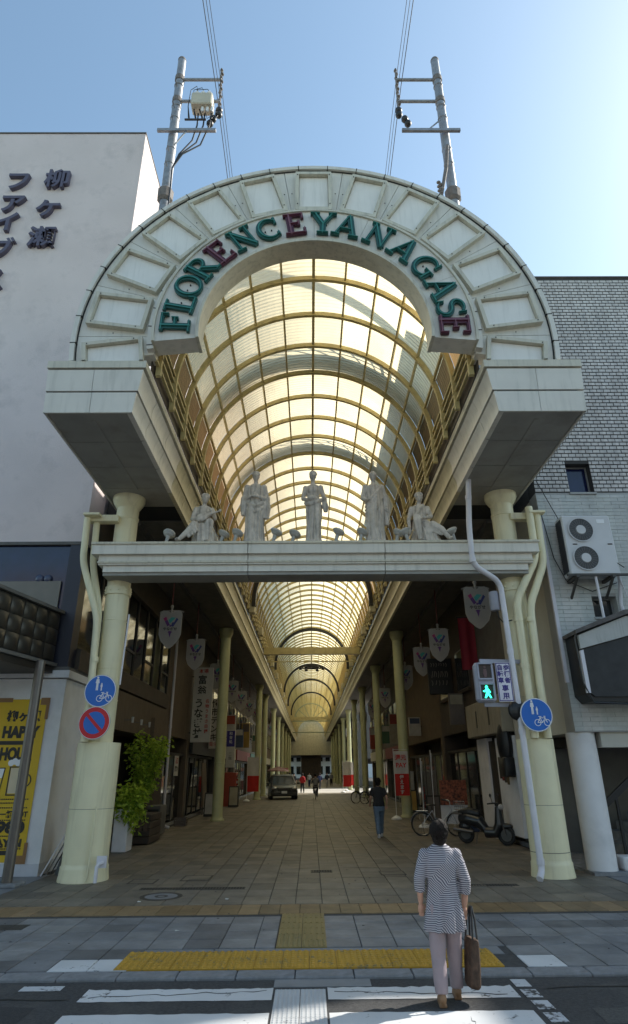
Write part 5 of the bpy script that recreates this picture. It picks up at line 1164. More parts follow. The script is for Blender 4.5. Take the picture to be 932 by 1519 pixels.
# ================================================================ shop buildings along the arcade
def shop(s, y0, y1, H, wm, label, seed, zb=3.2, up_win=True, front='glass', sign=None):
    r = random.Random(seed); X = s*5.6; t = thing('shop_building', label, 'building', (s*8, (y0+y1)/2, 0), 'shop buildings lining the arcade')
    def bx(d0, d1, a, c, z0, z1):   # d = distance outward from the facade plane (negative = towards the street)
        q = MB(); xa, xb = X+s*d0, X+s*d1; q.box(min(xa, xb), max(xa, xb), a, c, z0, z1); return q
    bx(0, 9, y0+.01, y1-.01, zb, H).build('wall', wm, t)
    bx(1.0, 1.2, y0+.01, y1-.01, 0, zb-.002).build('back_wall', DKBR, t)
    bx(.0, 1.0, y0+.01, y0+.35, 0, zb-.002).build('pier', wm, t); bx(0, 1.0, y1-.35, y1-.01, 0, zb-.002).build('pier', wm, t)
    bx(-.03, .06, y0+.36, y1-.36, 0, .1).build('threshold', KERB, t)
    n = max(2, int((y1-y0-.7)/1.3)); step = (y1-y0-.7)/n
    for k in range(n):
        a = y0+.35+step*k
        if front == 'shutter':
            q = MB(); z = .1
            while z < zb-.1:
                xa, xb = X+s*.12, X+s*.16; q.box(min(xa, xb), max(xa, xb), a+.04, a+step-.04, z, z+.085); z += .1
            q.build('shutter', GREYW, t)
        else:
            p = bx(.2, .23, a+.03, a+step-.03, .1, 2.5).build('glass_door' if k % 3 == 1 else 'shop_window', GLASS, t)
            bx(.17, .26, a-.025, a+.025, .1, 2.5).build('mullion', (DKBR, STEEL, BLACK)[seed % 3], p)
    bx(.1, .3, y0+.36, y1-.36, 2.52, 2.62).build('transom', DKBR, t)
    if sign: bx(-.14, -.002, y0+.4, y1-.4, 2.65, 3.35).build('fascia_sign', sign, t)
    if up_win:
        m_ = max(1, int((y1-y0)/2.2)); st = (y1-y0)/m_
        for k in range(m_):
            a = y0+st*k+st*.2; c = y0+st*(k+1)-st*.2; z0 = 4.6
            f_ = bx(-.03, .03, a, c, z0, z0+1.5); wo = f_.build('window', STEEL, t); bx(-.05, -.031, a+.07, c-.07, z0+.07, z0+1.43).build('pane', GLASS, wo); bx(-.12, -.002, a-.05, c+.05, z0-.09, z0-.01).build('sill', wm, wo)
    return t
CR = mat('sign_cream', (.5, .45, .33), .5); GRN = mat('sign_teal', (.05, .16, .15), .5); MRO = mat('sign_maroon', (.22, .03, .04), .5); OCH = mat('ochre_wall', (.12, .082, .045), .8, var=.15)
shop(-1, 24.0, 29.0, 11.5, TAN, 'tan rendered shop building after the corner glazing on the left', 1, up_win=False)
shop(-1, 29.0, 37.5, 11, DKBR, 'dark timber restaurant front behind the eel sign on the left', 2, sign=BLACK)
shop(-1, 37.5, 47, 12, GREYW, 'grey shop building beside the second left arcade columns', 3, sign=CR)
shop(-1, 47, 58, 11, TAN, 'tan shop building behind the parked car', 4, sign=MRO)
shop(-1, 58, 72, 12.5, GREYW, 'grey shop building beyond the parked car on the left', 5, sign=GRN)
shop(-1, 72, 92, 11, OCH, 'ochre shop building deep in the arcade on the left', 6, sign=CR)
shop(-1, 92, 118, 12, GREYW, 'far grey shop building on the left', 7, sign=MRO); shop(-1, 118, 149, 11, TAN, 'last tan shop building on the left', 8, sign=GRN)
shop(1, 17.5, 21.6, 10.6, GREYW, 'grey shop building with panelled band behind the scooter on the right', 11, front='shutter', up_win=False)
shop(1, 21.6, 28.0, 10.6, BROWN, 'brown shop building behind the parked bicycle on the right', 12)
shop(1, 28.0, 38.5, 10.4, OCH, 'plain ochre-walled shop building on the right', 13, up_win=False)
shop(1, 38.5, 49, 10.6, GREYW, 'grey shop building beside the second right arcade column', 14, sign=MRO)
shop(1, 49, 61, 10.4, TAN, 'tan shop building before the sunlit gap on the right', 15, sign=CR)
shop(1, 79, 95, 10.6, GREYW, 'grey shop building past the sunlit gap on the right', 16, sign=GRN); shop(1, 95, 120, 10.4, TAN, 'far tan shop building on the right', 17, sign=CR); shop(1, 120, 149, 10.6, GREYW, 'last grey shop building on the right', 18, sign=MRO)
# houses across the road, behind the viewer
for i, (x0, x1, H, wm, lb2) in enumerate(((-40, -22, 13, BEIGE, 'beige three-storey building across the road, leftmost'), (-22, -6, 15, CWALL, 'white building across the road, left of the street mouth'), (6, 21, 14, BEIGE, 'beige building across the road, right of the street mouth'), (21, 42, 12, CWALL, 'white building across the road, rightmost'))):
    t = thing('shop_building', lb2, 'building', ((x0+x1)/2, -16, 0), 'buildings across the road'); b = MB(); b.box(x0+.05, x1-.05, -24, -13, 0, H); b.build('wall', wm, t)
    for j in range(4):
        n = int((x1-x0)/2.5)
        for k in range(n):
            xx = x0+(x1-x0)*(k+.5)/n; f_ = MB(); f_.box(xx-.75, xx+.75, -12.99, -12.94, 1+3.1*j, 2.9+3.1*j); wo = f_.build('window', STEEL, t); f_ = MB(); f_.box(xx-.68, xx+.68, -12.938, -12.93, 1.07+3.1*j, 2.83+3.1*j); f_.build('pane', GLASS, wo)
# end of the street
t = thing('end_wall', 'brown shop block at the far end of the arcade with bright slits beside it', 'building', (0, 152, 0)); b = MB(); b.box(-2.3, 2.3, 151, 156, 0, 5.2); b.build('wall', BROWN, t); b = MB(); b.box(-6, 6, 149.6, 149.9, 5.2, 14); b.build('gable', FAS, t); b = MB(); b.box(-9, 9, 149.95, 179.8, 5.2, 5.5); b.build('shade_roof', BROWN, t)  # roof slab behind the gable is added to darken the far floor
t = thing('end_building', 'pale building closing the view at the far end of the arcade', 'building', (0, 182, 0))
b = MB(); b.box(-30, 30, 180, 190, 0, 16); b.build('wall', CWALL, t)
for k in range(8):
    for j in range(4): q = MB(); q.box(-8+2*k, -6.8+2*k, 179.9, 179.99, 1+3.2*j, 3+3.2*j); q.build('window', GLASS, t)
t = thing('end_trellis', 'far openwork screen across the arcade end seen under the vault', 'screen', (0, 100, 8))
b = MB(); b.polar(2.6, 2.75, R(0), R(180), 101.9, 102.1, 24, 9.2); 
for a in range(15, 180, 25): b.bar((0, 102, 9.2), (2.6*math.cos(R(a)), 102, 9.2+2.6*math.sin(R(a))), .1)
b.build('fan_frame', mat('trellis_green', (.3, .33, .22), .6), t)
b = MB(); b.box(-3.0, 3.0, 101.9, 102.1, 7.4, 7.55); b.box(-3.0, 3.0, 101.9, 102.1, 9.1, 9.25); b.build('rail', MATS['trellis_green'], t)
# right side bits: panelled band, wall panels, door, posters, red banner
t = thing('panel_band', 'pale panelled canopy band with two dark slits on the right shop', 'shop canopy', (5.4, 19.5, 3))
for k in range(3): q = MB(); q.bbox(5.15, 5.58, 17.6+1.33*k+.01, 17.6+1.33*(k+1)-.01, 2.85, 3.85, .015); q.build('panel', mat('band_beige', (.3, .27, .21), .6, var=.1, stain=(.15, .13, .1), stain_amt=.6, streak=True), t)
for y in (18.8, 20.2): q = MB(); q.box(5.14, 5.149, y, y+.12, 3.1, 3.6); q.build('slit', BLACK, t)
t = thing('wall_panel', 'grey-white upright wall panel with a dark doorway beside the scooter', 'panel', (5.4, 20.5, 0)); b = MB(); b.box(5.4, 5.58, 20.3, 21.5, 0, 2.8); b.build('panel', CWALL, t); b = MB(); b.box(5.45, 5.55, 19.5, 20.28, 0, 2.7); b.build('dark_door', DKBR, t)
t = thing('wall_panel', 'white board with peeling orange flyers behind the right column', 'panel', (5.4, 18.4, 0)); b = MB(); b.box(5.38, 5.58, 17.6, 19.3, 0.25, 2.75); b.build('board', CWALL, t)
for k in range(4): q = MB(); q.box(5.368, 5.379, 18.3+.22*k, 18.5+.22*k, 1.5+.05*k, 2.1+.04*k); q.build('flyer', (OCH, DKBR, MRO, DKBR)[k], t)
t = thing('black_meter_box', 'black sagging cable bundle box on the wall behind the right column', 'meter box', (5.3, 17.6, 2)); b = MB(); b.ell((5.25, 17.9, 2.55), (.2, .35, .6), 12, 8); b.bbox(5.1, 5.37, 17.6, 18.2, 1.7, 2.2, .03); b.build('bundle', BLACK, t, 40)
t = thing('red_banner', 'dark red cloth banner hanging behind the first right shield banner', 'banner', (5.0, 20.6, 5)); b = MB()
vs_ = []; 
for i in range(9):
    for j in range(2): vs_.append((4.95+.068*i, 20.6+.03*math.sin(i*1.3), 4.95+1.75*j))
b.add(vs_, [(i*2, i*2+2, i*2+3, i*2+1) for i in range(8)]); b.build('cloth', mat('banner_red', (.2, .008, .02), .8, var=.1), t, 60); b = MB(); b.tube([(4.9, 20.6, 6.72), (5.6, 20.6, 6.72)], .025, 8); b.build('rod', BLACK, t)
t = thing('black_signboard', 'black projecting signboard with faint brushed lettering on the right', 'sign', (5.1, 25, 4.7)); b = MB(); b.bbox(4.62, 5.58, 24.9, 25.1, 4.65, 6.05, .02); b.build('board', BLACK, t)
GLD = mat('gold_ink', (.2, .18, .15), .5); b = MB(); rg = random.Random(4)
for zr, hh, n in ((5.8, .13, 7), (5.42, .24, 8), (5.08, .2, 5)):
    for k in range(n): xx = 4.75+.7*k/n; b.ribbon([(xx, zr-hh/2+rg.uniform(-.03, .03)), (xx+.03, zr), (xx+rg.uniform(-.02, .05), zr+hh/2)], .022, 24.888-.001*k, 24.897)
o = b.build('brush_lettering', GLD, t); o['kind'] = 'stuff'
t = thing('stall_poster', 'busy red and yellow poster board standing on the right behind the flags', 'poster', (4.9, 23.6, 0)); b = MB(); b.box(4.45, 5.4, 23.6, 23.64, .75, 1.55); b.build('print', mat('poster_busy', (.22, .06, .03), .6, var=.9, scale=14), t); b = MB(); b.box(4.45, 5.4, 23.65, 23.7, .15, .75); b.build('white_board', CWALL, t); b = MB(); b.bar((4.5, 23.68, 0), (4.5, 23.68, 1.6), .04); b.bar((5.35, 23.68, 0), (5.35, 23.68, 1.6), .04); b.build('leg', STEEL, t)
# left: vertical signs
def vsign(x0, x1, y, z0, z1, label, m_): 
    t = thing('vertical_sign', label, 'sign', ((x0+x1)/2, y, z0)); b = MB(); b.bbox(x0, x1, y-.09, y+.09, z0, z1, .012); b.build('box', m_, t); b = MB(); b.bar((x0-.4, y, z0+.4), (x0+.01, y, z0+.4), .05); b.build('bracket', BLACK, t); b = MB(); b.bar((x0-.4, y, z1-.4), (x0+.01, y, z1-.4), .05); b.build('bracket', BLACK, t); return t
SGN = mat('sign_offwhite', (.5, .48, .44), .5, var=.08); RDI = mat('ink_red', (.4, .03, .02), .5)
t = vsign(-5.5, -4.62, 28.9, 3.1, 6.35, 'tall white vertical sign with brushed characters for grilled eel', SGN)
text('character', '本場', .22, -5.06, 28.8, 6.18, RDI, t, .004, .004)
vtext('character', '富翁', .42, -5.1, 28.8, 6.0, INK, t, .004, .008, 1.1)
vtext('character', 'うなぎ丼', .42, -5.2, 28.8, 4.95, INK, t, .004, .012, 1.02); vtext('character', '名物うまさ自慢', .18, -4.82, 28.8, 4.95, RDI, t, .004, .004, 1.2)
t = vsign(-5.5, -4.95, 34.0, 3.0, 5.5, 'white vertical sign in katakana for an electrical shop', SGN)
vtext('character', '竹市デンキ', .4, -5.22, 33.9, 5.42, INK, t, .004, .008, 1.05); text('character', '電化', .22, -5.22, 33.9, 3.2, RDI, t)
t = vsign(-4.95, -4.45, 37.2, 2.1, 4.1, 'small vertical sign, navy above white, past the first left column', SGN); b = MB(); b.box(-4.93, -4.47, 37.1, 37.108, 3.2, 4.05); b.build('navy_face', NVY, t); vtext('character', '和食処', .2, -4.7, 37.096, 4.0, SWHITE, t); vtext('character', '二階', .2, -4.7, 37.096, 2.9, INK, t)
t = thing('small_notice', 'small white notice with red characters on the left brown wall', 'notice', (-5.4, 26.5, 2)); b = MB(); b.box(-5.599, -5.585, 26.3, 27.1, 1.75, 2.5); b.build('sheet', SGN, t); text('character', '入口', .26, -5.583, 26.7, 2.3, RDI, t, .004, .006, R(90)); text('character', '営業中', .2, -5.583, 26.7, 2.0, INK, t, .004, .006, R(90))
t = thing('menu_board', 'tan menu board leaning in the dark restaurant front on the left', 'board', (-5.2, 33, 0)); b = MB(); b.hexa([(-5.35, 32.2, .3), (-5.3, 32.2, .3), (-5.3, 33.4, .3), (-5.35, 33.4, .3), (-5.5, 32.2, 2.3), (-5.45, 32.2, 2.3), (-5.45, 33.4, 2.3), (-5.5, 33.4, 2.3)]); b.build('board', TAN, t); b = MB(); b.bar((-5.33, 32.3, 0), (-5.33, 32.3, .32), .05); b.bar((-5.33, 33.3, 0), (-5.33, 33.3, .32), .05); b.build('leg', DKBR, t)
pipe_run('white drainpipe running down the left shop wall to the floor', [(-5.5, 24.6, 6.9), (-5.5, 24.6, .12), (-5.25, 24.6, .05)], .05, PIPEW, [((-5.5, 24.6, 3.5), (0, 0, 1))], 'rainwater_pipe')
# ================================================================ shield banners
SH = mat('shield_white', (.3, .285, .27), .6, var=.06); PUR = mat('shield_purple', (.1, .03, .16), .5); MAG = mat('shield_magenta', (.35, .03, .14), .5); TEAL = mat('shield_teal', (.05, .32, .3), .5); NV2 = mat('shield_navy', (.035, .04, .17), .5); DR = mat('rod_red', (.12, .025, .02), .6)
sb = local_thing('shield_banner', 'x', 'banner')
out = [(-.36, .52), (-.27, .6), (-.12, .58), (0, .5), (.12, .58), (.27, .6), (.36, .52), (.36, -.2), (.28, -.42), (.1, -.6), (0, -.66), (-.1, -.6), (-.28, -.42), (-.36, -.2)]
b = MB(); b.prism(out, -.05, .05); b.build('board', SH, sb)
b = MB(); b.ribbon(out, .035, -.062, -.0505, closed=True); b.build('rim', mat('shield_rim', (.33, .31, .29), .5), sb)
for yy, sg in ((-.058, 1), (.0535, -1)):
    b = MB(); b.prism([(-.26, .34), (-.16, .4), (-.12, .3), (-.2, .24)], yy, yy+.004); b.build('emblem_wing', MAG, sb)
    b = MB(); b.prism([(-.2, .235), (-.12, .295), (-.02, .12), (-.1, .06)], yy, yy+.004); b.build('emblem_wing', PUR, sb)
    b = MB(); b.prism([(-.08, .28), (.02, .38), (.16, .36), (.02, .2), (-.03, .16)], yy, yy+.004); b.build('emblem_leaf', TEAL, sb)
    b = MB(); b.prism([(.02, .07), (.1, .05), (.26, .3), (.2, .36), (.12, .2), (.06, .2)], yy, yy+.004); b.build('emblem_wing', NV2, sb)
    b = MB(); b.prism([(0, .12), (.04, .08), (0, .04), (-.04, .08)], yy-.002, yy+.003); b.prism([(-.06, -.1), (.06, -.1), (.0, -.32)], yy, yy+.004); b.prism([(-.1, -.12), (0, -.19), (.1, -.12), (0, -.15)], yy-.003, yy-.0005); b.build('emblem_point', PUR, sb)
    if sg > 0: text('lettering', 'やながせ', .12, 0, yy, -.03, INK, sb, .004, .003)
b = MB(); b.tube([(0, 0, .52), (0, 0, .62), (0, 0, .74)], [.05, .03, .045], 10); b.ell((0, 0, .76), (.06, .06, .06), 10, 8); b.tube([(-.42, 0, .56), (-.3, 0, .6), (0, 0, .62), (.3, 0, .6), (.42, 0, .56)], .018, 6); b.build('finial', SH, sb, 40)
b = MB(); b.tube([(0, 0, .8), (0, 0, 2.18)], .022, 8); b.build('hanger', DR, sb, 40)
fst = True
for s, lst in ((-1, (18.9, 23.4, 29.2, 35.2, 39.9, 45.4, 52, 60, 70, 82)), (1, (16.4, 21.8, 25.4, 30.1, 39, 47, 56, 66, 78))):
    for i, y in enumerate(lst):
        c = sb if fst else copy_tree(sb); fst = False
        place(c, (s*4.5, y, 6.03), R(random.uniform(-4, 4)), .92); tag(c, '%s white shield banner with winged emblem from the gate, %s row' % (ordn[i], 'left' if s < 0 else 'right'), 'banner', 'shield banners hung under the eaves')
# ================================================================ people
def person(label, loc, rz, cloth, vox=.014, pose='stand', h=1.0, group=None):
    """local: faces -Y, feet on z=0, about 1.66 tall"""
    t = local_thing('person', label, 'person', group)
    P = dict(stand=dict(lf=(-.1, 0), rf=(.1, 0), lk=0, rk=0, lean=0, tilt=0), look_up=dict(lf=(-.09, -.14), rf=(.1, .1), lk=.02, rk=.0, lean=.03, tilt=-26), walk=dict(lf=(-.08, -.24), rf=(.08, .26), lk=.06, rk=-.02, lean=-.03, tilt=0))[pose]
    hx, hz, shz = .09, .86, 1.335
    ln = P['lean']
    sh = {s: Vector((s*.175, ln, shz)) for s in (-1, 1)}
    if pose == 'look_up':
        el = {-1: Vector((-.255, .02, 1.08)), 1: Vector((.25, .05, 1.1))}; wr = {-1: Vector((-.235, -.05, .84)), 1: Vector((.245, -.03, .87))}
    elif pose == 'walk':
        el = {-1: Vector((-.24, .1, 1.1)), 1: Vector((.24, -.06, 1.1))}; wr = {-1: Vector((-.24, -.0, .88)), 1: Vector((.24, -.24, .93))}
    else:
        el = {-1: Vector((-.25, .02, 1.1)), 1: Vector((.25, .02, 1.1))}; wr = {-1: Vector((-.25, -.05, .86)), 1: Vector((.25, -.05, .86))}
    b = MB()   # body
    robe(b, [(.8, .15, .1, 0, 0, 0), (.95, .145, .1, 0, 0, 0), (1.1, .13, .09, 0, ln*.5, 0), (1.28, .165, .1, 0, ln, 0), (1.36, .16, .085, 0, ln, 0), (1.4, .09, .07, 0, ln, 0)], 8, 0)
    b.tube([(0, ln+.01, 1.36), (0, ln-.005, 1.48)], [.06, .052], 12)
    tl = R(P['tilt']); hc = Vector((0, ln-.03+(.05 if tl else 0), 1.545))
    head(b, hc, -tl if False else tl*-1*-1, 0, 1, False, False)
    for s in (-1, 1): arm(b, sh[s], el[s], wr[s], (.05, .042, .03), -s, wr[s]-el[s])
    kn = {-1: Vector((P['lf'][0], P['lf'][1]*.45-P['lk']-.02, .45)), 1: Vector((P['rf'][0], P['rf'][1]*.45-P['rk']-.02, .45))}
    ft = {-1: Vector((*P['lf'], .07)), 1: Vector((*P['rf'], .07))}
    for s in (-1, 1): b.tube([(s*hx, 0, .85), kn[s], ft[s]], [.08, .055, .04], 10)
    ob('body', fuse(b, vox, 3, 'body'), SKIN, t)
    # hair
    b = MB(); M = Matrix.Rotation(tl, 3, 'X'); V = lambda p: hc+M @ Vector(p)
    b.ell(V((0, .02, .035)), (.092, .11, .108), 20, 14, M); b.ell(V((0, .055, -.03)), (.085, .075, .085), 16, 10, M)
    r = random.Random(len(label))
    for k in range(26):
        a = r.uniform(0, 2*PI); e = r.uniform(-.3, 1.3); p = Vector((.09*math.cos(a)*math.cos(e), .03+.1*math.sin(a)*math.cos(e), .03+.105*math.sin(e)))
        if p.y < -.05 and p.z < .06: continue
        b.ell(V(p), (.026, .026, .02), 7, 5, M)
    ob('hair', fuse(b, vox*.8, 1, 'hair'), cloth.get('hair', HAIR), t)
    # top
    b = MB(); hem = cloth.get('hem', .84); fl = cloth.get('flare', 1.0); fo = cloth.get('fold', .4)
    secs = [(hem, .185*fl, .135*fl, .01*fl, 0, 1.6), (hem+.1, .18*fl, .132*fl, 0, 0, 1.2), (.98, .17, .125, 0, 0, .8), (1.1, .163, .118, 0, ln*.5, .5), (1.25, .185, .122, 0, ln, .3), (1.34, .18, .1, 0, ln, .1), (1.39, .13, .085, 0, ln, 0), (1.43, .07, .066, 0, ln, 0)]
    secs = [q for q in secs if q[0] >= hem]; robe(b, secs, 9, .06*fo*2, 1.0, twist=1.5)
    sl_ = cloth.get('sleeve', .4)
    for s in (-1, 1):
        pts = [sh[s]+Vector((-s*.06, 0, -.005)), sh[s]+Vector((-s*.005, 0, -.025)), sh[s].lerp(el[s], .3)]; rs = [.055, .064, .066]
        if sl_ <= 1: pts.append(sh[s].lerp(el[s], max(.4, sl_))); rs.append(.068)
        else:
            pts += [el[s], el[s].lerp(wr[s], sl_-1)]; rs += [.064, .062]
        b.tube(pts, rs, 14); b.ell(sh[s]+Vector((0, 0, -.012)), (.07, .072, .068), 12, 8)
    ob('top', fuse(b, vox, 2, 'top'), cloth['top'], t)
    # trousers
    b = MB(); robe(b, [(.72, .16, .115, 0, 0, 0), (.85, .168, .12, 0, 0, 0), (.97, .15, .11, 0, 0, 0)], 8, 0)
    for s in (-1, 1):
        an = ft[s]+Vector((0, .0, .03)); n_ = 7; pts = []; rs = []
        for k in range(n_+1):
            u_ = k/n_; p = (Vector((s*hx, 0, .86)).lerp(kn[s], u_*2) if u_ < .5 else kn[s].lerp(an, u_*2-1)); pts.append(p); rs.append(.1-.032*u_+.004*math.sin(k*2.3+s))
        b.tube(pts, rs, 14)
    ob('trousers', fuse(b, vox, 2, 'trousers'), cloth['trousers'], t)
    for s in (-1, 1):
        b = MB(); f_ = ft[s]; b.ell((f_.x, f_.y-.05, .045), (.047, .125, .045), 14, 10); b.ell((f_.x, f_.y+.02, .07), (.045, .06, .055), 12, 8); b.box(f_.x-.04, f_.x+.04, f_.y-.15, f_.y+.06, 0.001, .03)
        ob('shoe', fuse(b, vox*.8, 1, 'shoe'), cloth['shoe'], t)
    place(t, loc, rz, h)
    return t, wr
STR = stripes_mat('striped_blouse', (.08, .077, .11), (.42, .41, .44), 16)
WT = mat('trouser_mauve', (.3, .24, .26), .8, var=.08, scale=6, bump=.3, bscale=25)
SHB = mat('shoe_tan', (.22, .12, .06), .6)
hairw = mat('hair_dark_brown', (.016, .011, .009), .6, var=.6, scale=50, bump=.8, bscale=140, spec=.25)
wmn, wr = person('person in a striped grey blouse and mauve trousers looking up, holding a brown bag', (1.12, 6.72, -.03), R(180-4), dict(top=STR, trousers=WT, shoe=SHB, hair=hairw, hem=.62, flare=1.12, fold=.8, sleeve=1.5), .011, 'look_up', (.86, .885, .885))
# loose strands over the hair of the person in stripes
hs = MB(); r = random.Random(12); hc = Vector((0, .05, 1.545)); M = Matrix.Rotation(R(-26), 3, 'X')
for k in range(420):
    a = r.uniform(0, 2*PI); l0 = r.uniform(-.25, .35); L4 = r.uniform(.9, 1.7); pts = []
    for u_ in range(6):
        e = 1.45-l0-L4*u_/5; q = 1.03+.05*r.random()
        p = Vector((.097*q*math.cos(a+.1*math.sin(u_+k))*math.cos(e), .028+.115*q*math.sin(a+.1*math.sin(u_+k))*math.cos(e), .03+.112*q*math.sin(e)))
        if p.y < -.06 and p.z < .05: break
        pts.append(hc+M @ p)
    if len(pts) > 2: hs.tube(pts, [.0045]*(len(pts)-1)+[.0012], 4)
o = hs.build('hair_strands', hairw, wmn, 60); o['kind'] = 'stuff'
# collar and back seam of the blouse
# bag in the right hand (image right)
t = local_thing('tote_bag', 'long brown patterned tote bag hanging from the hand of the person in stripes', 'bag')
BAG = mat('bag_brown', (.07, .04, .025), .7, var=.5, scale=22, bump=.5, bscale=50)
b = MB(); robe(b, [(0, .06, .1, 0, 0, .3), (.03, .075, .13, 0, 0, .5), (.2, .07, .14, 0, 0, .6), (.36, .06, .14, .0, 0, .6), (.4, .04, .135, 0, 0, .5)], 5, .08); ob('pouch', fuse(b, .012, 2, 'pouch'), BAG, t)
b = MB(); b.tube([(-.03, -.08, .38), (-.02, -.06, .55), (0, -.01, .66), (0, .02, .66), (-.02, .07, .55), (-.03, .09, .38)], .012, 8); b.tube([(.03, -.08, .38), (.02, -.06, .55), (.01, -.01, .66), (.01, .02, .66), (.02, .07, .55), (.03, .09, .38)], .012, 8); b.build('handle', BLACK, t, 40)
place(t, (1.335, 6.74, .08), R(12), (.75, .9, .95), 0, R(4))
DK = mat('cloth_black', (.018, .018, .022), .85); JE = mat('jeans', (.1, .15, .22), .85, var=.2, scale=9); GRYC = mat('cloth_grey_mid', (.14, .14, .15), .85); REDC = mat('cloth_red', (.45, .02, .03), .8); BEI = mat('cloth_beige', (.3, .26, .2), .85); NAVC = mat('cloth_navy', (.02, .03, .08), .85); WHC = mat('cloth_white', (.5, .5, .5), .8); BLK = mat('shoe_black', (.02, .02, .02), .5); WSH = mat('shoe_white', (.5, .5, .5), .6)
person('person in a black shirt and pale jeans walking away into the arcade', (2.0, 21.0, 0), R(184), dict(top=DK, trousers=JE, shoe=WSH, sleeve=.75, hem=.86), .016, 'walk', 1.0)
person('person in a red top walking in the middle of the arcade', (-.9, 62, 0), R(170), dict(top=REDC, trousers=DK, shoe=BLK, sleeve=1.8), .03, 'walk', 1.0)
for i, (x, y, rz, pose, top, tr, lb) in enumerate(((-1.9, 70, 10, 'stand', DK, GRYC, 'person in dark clothes standing left of the red-topped walker'), (.9, 74, 190, 'walk', NAVC, DK, 'person in navy walking away behind the cyclist'), (1.9, 82, 0, 'walk', DK, BEI, 'person in black coming forward on the right of the far arcade'), (2.6, 88, 180, 'stand', GRYC, DK, 'person in grey standing far back by the right columns'), (-.3, 84, 5, 'walk', WHC, NAVC, 'person in a pale top far down the arcade centre'), (-2.6, 78, 30, 'stand', BEI, DK, 'person in beige far back by the left columns'))):
    person(lb, (x, y, 0), R(rz), dict(top=top, trousers=tr, shoe=BLK, sleeve=1.6), .04, pose, 1.0)
# ================================================================ bicycles, scooter, car
def bicycle(label, fm, kid=False):
    """local: wheels along X, front at +X"""
    t = local_thing('bicycle', label, 'bicycle')
    r = .33
    for x in (-.54, .54):
        q = MB(); q.tube([(x+r*math.cos(2*PI*k/28), 0, r+r*math.sin(2*PI*k/28)) for k in range(29)], .02, 8, False); w_ = q.build('wheel', RUBBER, t, 60)
        q = MB(); q.tube([(x+(r-.03)*math.cos(2*PI*k/28), 0, r+(r-.03)*math.sin(2*PI*k/28)) for k in range(29)], .01, 6, False); q.build('rim', CHROME, w_, 60)
        q = MB()
        for k in range(14): a = 2*PI*k/14; q.tube([(x, .03*(-1)**k, r), (x+(r-.03)*math.cos(a), 0, r+(r-.03)*math.sin(a))], .0025, 4)
        q.build('spokes', CHROME, w_)
        q = MB(); a0, a1 = (R(20), R(170)) if x < 0 else (R(30), R(150)); q.tube([(x+(r+.035)*math.cos(a0+(a1-a0)*k/14), 0, r+(r+.035)*math.sin(a0+(a1-a0)*k/14)) for k in range(15)], .018, 6); q.build('mudguard', fm, t, 60)
    q = MB(); BB = (-.06, 0, .29); ST_ = (-.2, 0, .72); HD = (.38, 0, .78); HB = (.42, 0, .62)
    q.tube([BB, ST_], .017, 8); q.tube([HD, HB], .019, 8); q.tube([HB, (.25, 0, .38), BB], .019, 8); q.tube([(.395, 0, .72), (.15, 0, .45), (-.13, 0, .5)], .015, 8)
    for y in (-.05, .05): q.tube([BB, (-.54, y, .33)], .01, 6); q.tube([ST_, (-.54, y, .33)], .01, 6); q.tube([HB, (.46, y, .52), (.54, y, .33)], .012, 6)
    q.build('frame', fm, t, 60)
    q = MB(); q.tube([HD, (.35, 0, .95)], .012, 8); q.tube([(.2, -.28, 1.02), (.32, -.24, 1.0), (.37, -.08, .96), (.37, .08, .96), (.32, .24, 1.0), (.2, .28, 1.02)], .012, 8); q.build('handlebar', CHROME, t, 60)
    q = MB()
    for s in (-1, 1): q.tube([(.24, s*.265, 1.013), (.12, s*.29, 1.025)], .018, 8)
    q.build('grip', BLACK, t, 60)
    q = MB(); q.tube([ST_, (-.23, 0, .84)], .014, 8); q.ell((-.27, 0, .87), (.14, .09, .035), 14, 8); q.ell((-.15, 0, .87), (.1, .035, .025), 10, 6); q.build('saddle', BLACK, t, 50)
    q = MB(); q.bbox(.5, .82, -.18, .18, .74, .98, .02) if False else None
    for z in (.74, .82, .9, .98): 
        e = .13+.03*(z-.74)/.24; q.tube([(.48, -e, z), (.8, -e, z), (.8, e, z), (.48, e, z), (.48, -e, z)], .005, 4)
    for k in range(6): 
        for s in (-1, 1): q.tube([(.48+.064*k, s*.13, .74), (.48+.064*k, s*.16, .98)], .004, 4)
    q.tube([(.48, -.13, .74), (.8, .13, .74)], .004, 4); q.tube([(.48, .13, .74), (.8, -.13, .74)], .004, 4); q.build('basket', CHROME, t)
    q = MB(); q.tube([(-.06, -.05, .29), (-.06, -.09, .14)], .01, 6); q.tube([(-.06, .05, .29), (-.06, .09, .44)], .01, 6); q.bbox(-.1, -.02, -.15, -.08, .12, .15, .008); q.bbox(-.1, -.02, .08, .15, .43, .46, .008); q.lathe([(.09, -.0), (.09, .006)], 16, (-.06, 0, .29)); q.build('crank', BLACK, t)
    q = MB(); q.bbox(-.72, -.34, -.08, .08, .7, .72, .005); q.tube([(-.7, -.06, .7), (-.54, -.06, .34)], .006, 5); q.tube([(-.7, .06, .7), (-.54, .06, .34)], .006, 5); q.build('rear_rack', CHROME, t)
    q = MB(); q.tube([(-.54, .06, .33), (-.5, .17, .01)], .01, 6); q.build('kickstand', CHROME, t)
    return t
SILV = mat('frame_silver', (.35, .35, .37), .3, .6); FBLK = mat('frame_dark', (.04, .05, .06), .35, .3)
place(bicycle('silver-framed bicycle parked behind the head of the person in stripes', SILV), (3.9, 21.2, 0), R(-12))
place(bicycle('dark bicycle parked across the floor beyond the walking man', FBLK), (3.2, 42, 0), R(200))
place(bicycle('second dark bicycle parked by the second right arcade column', FBLK), (3.7, 41, 0), R(160))
cy = bicycle('bicycle ridden by a person in grey down the middle of the arcade', FBLK); place(cy, (.22, 48.5, 0), R(90))
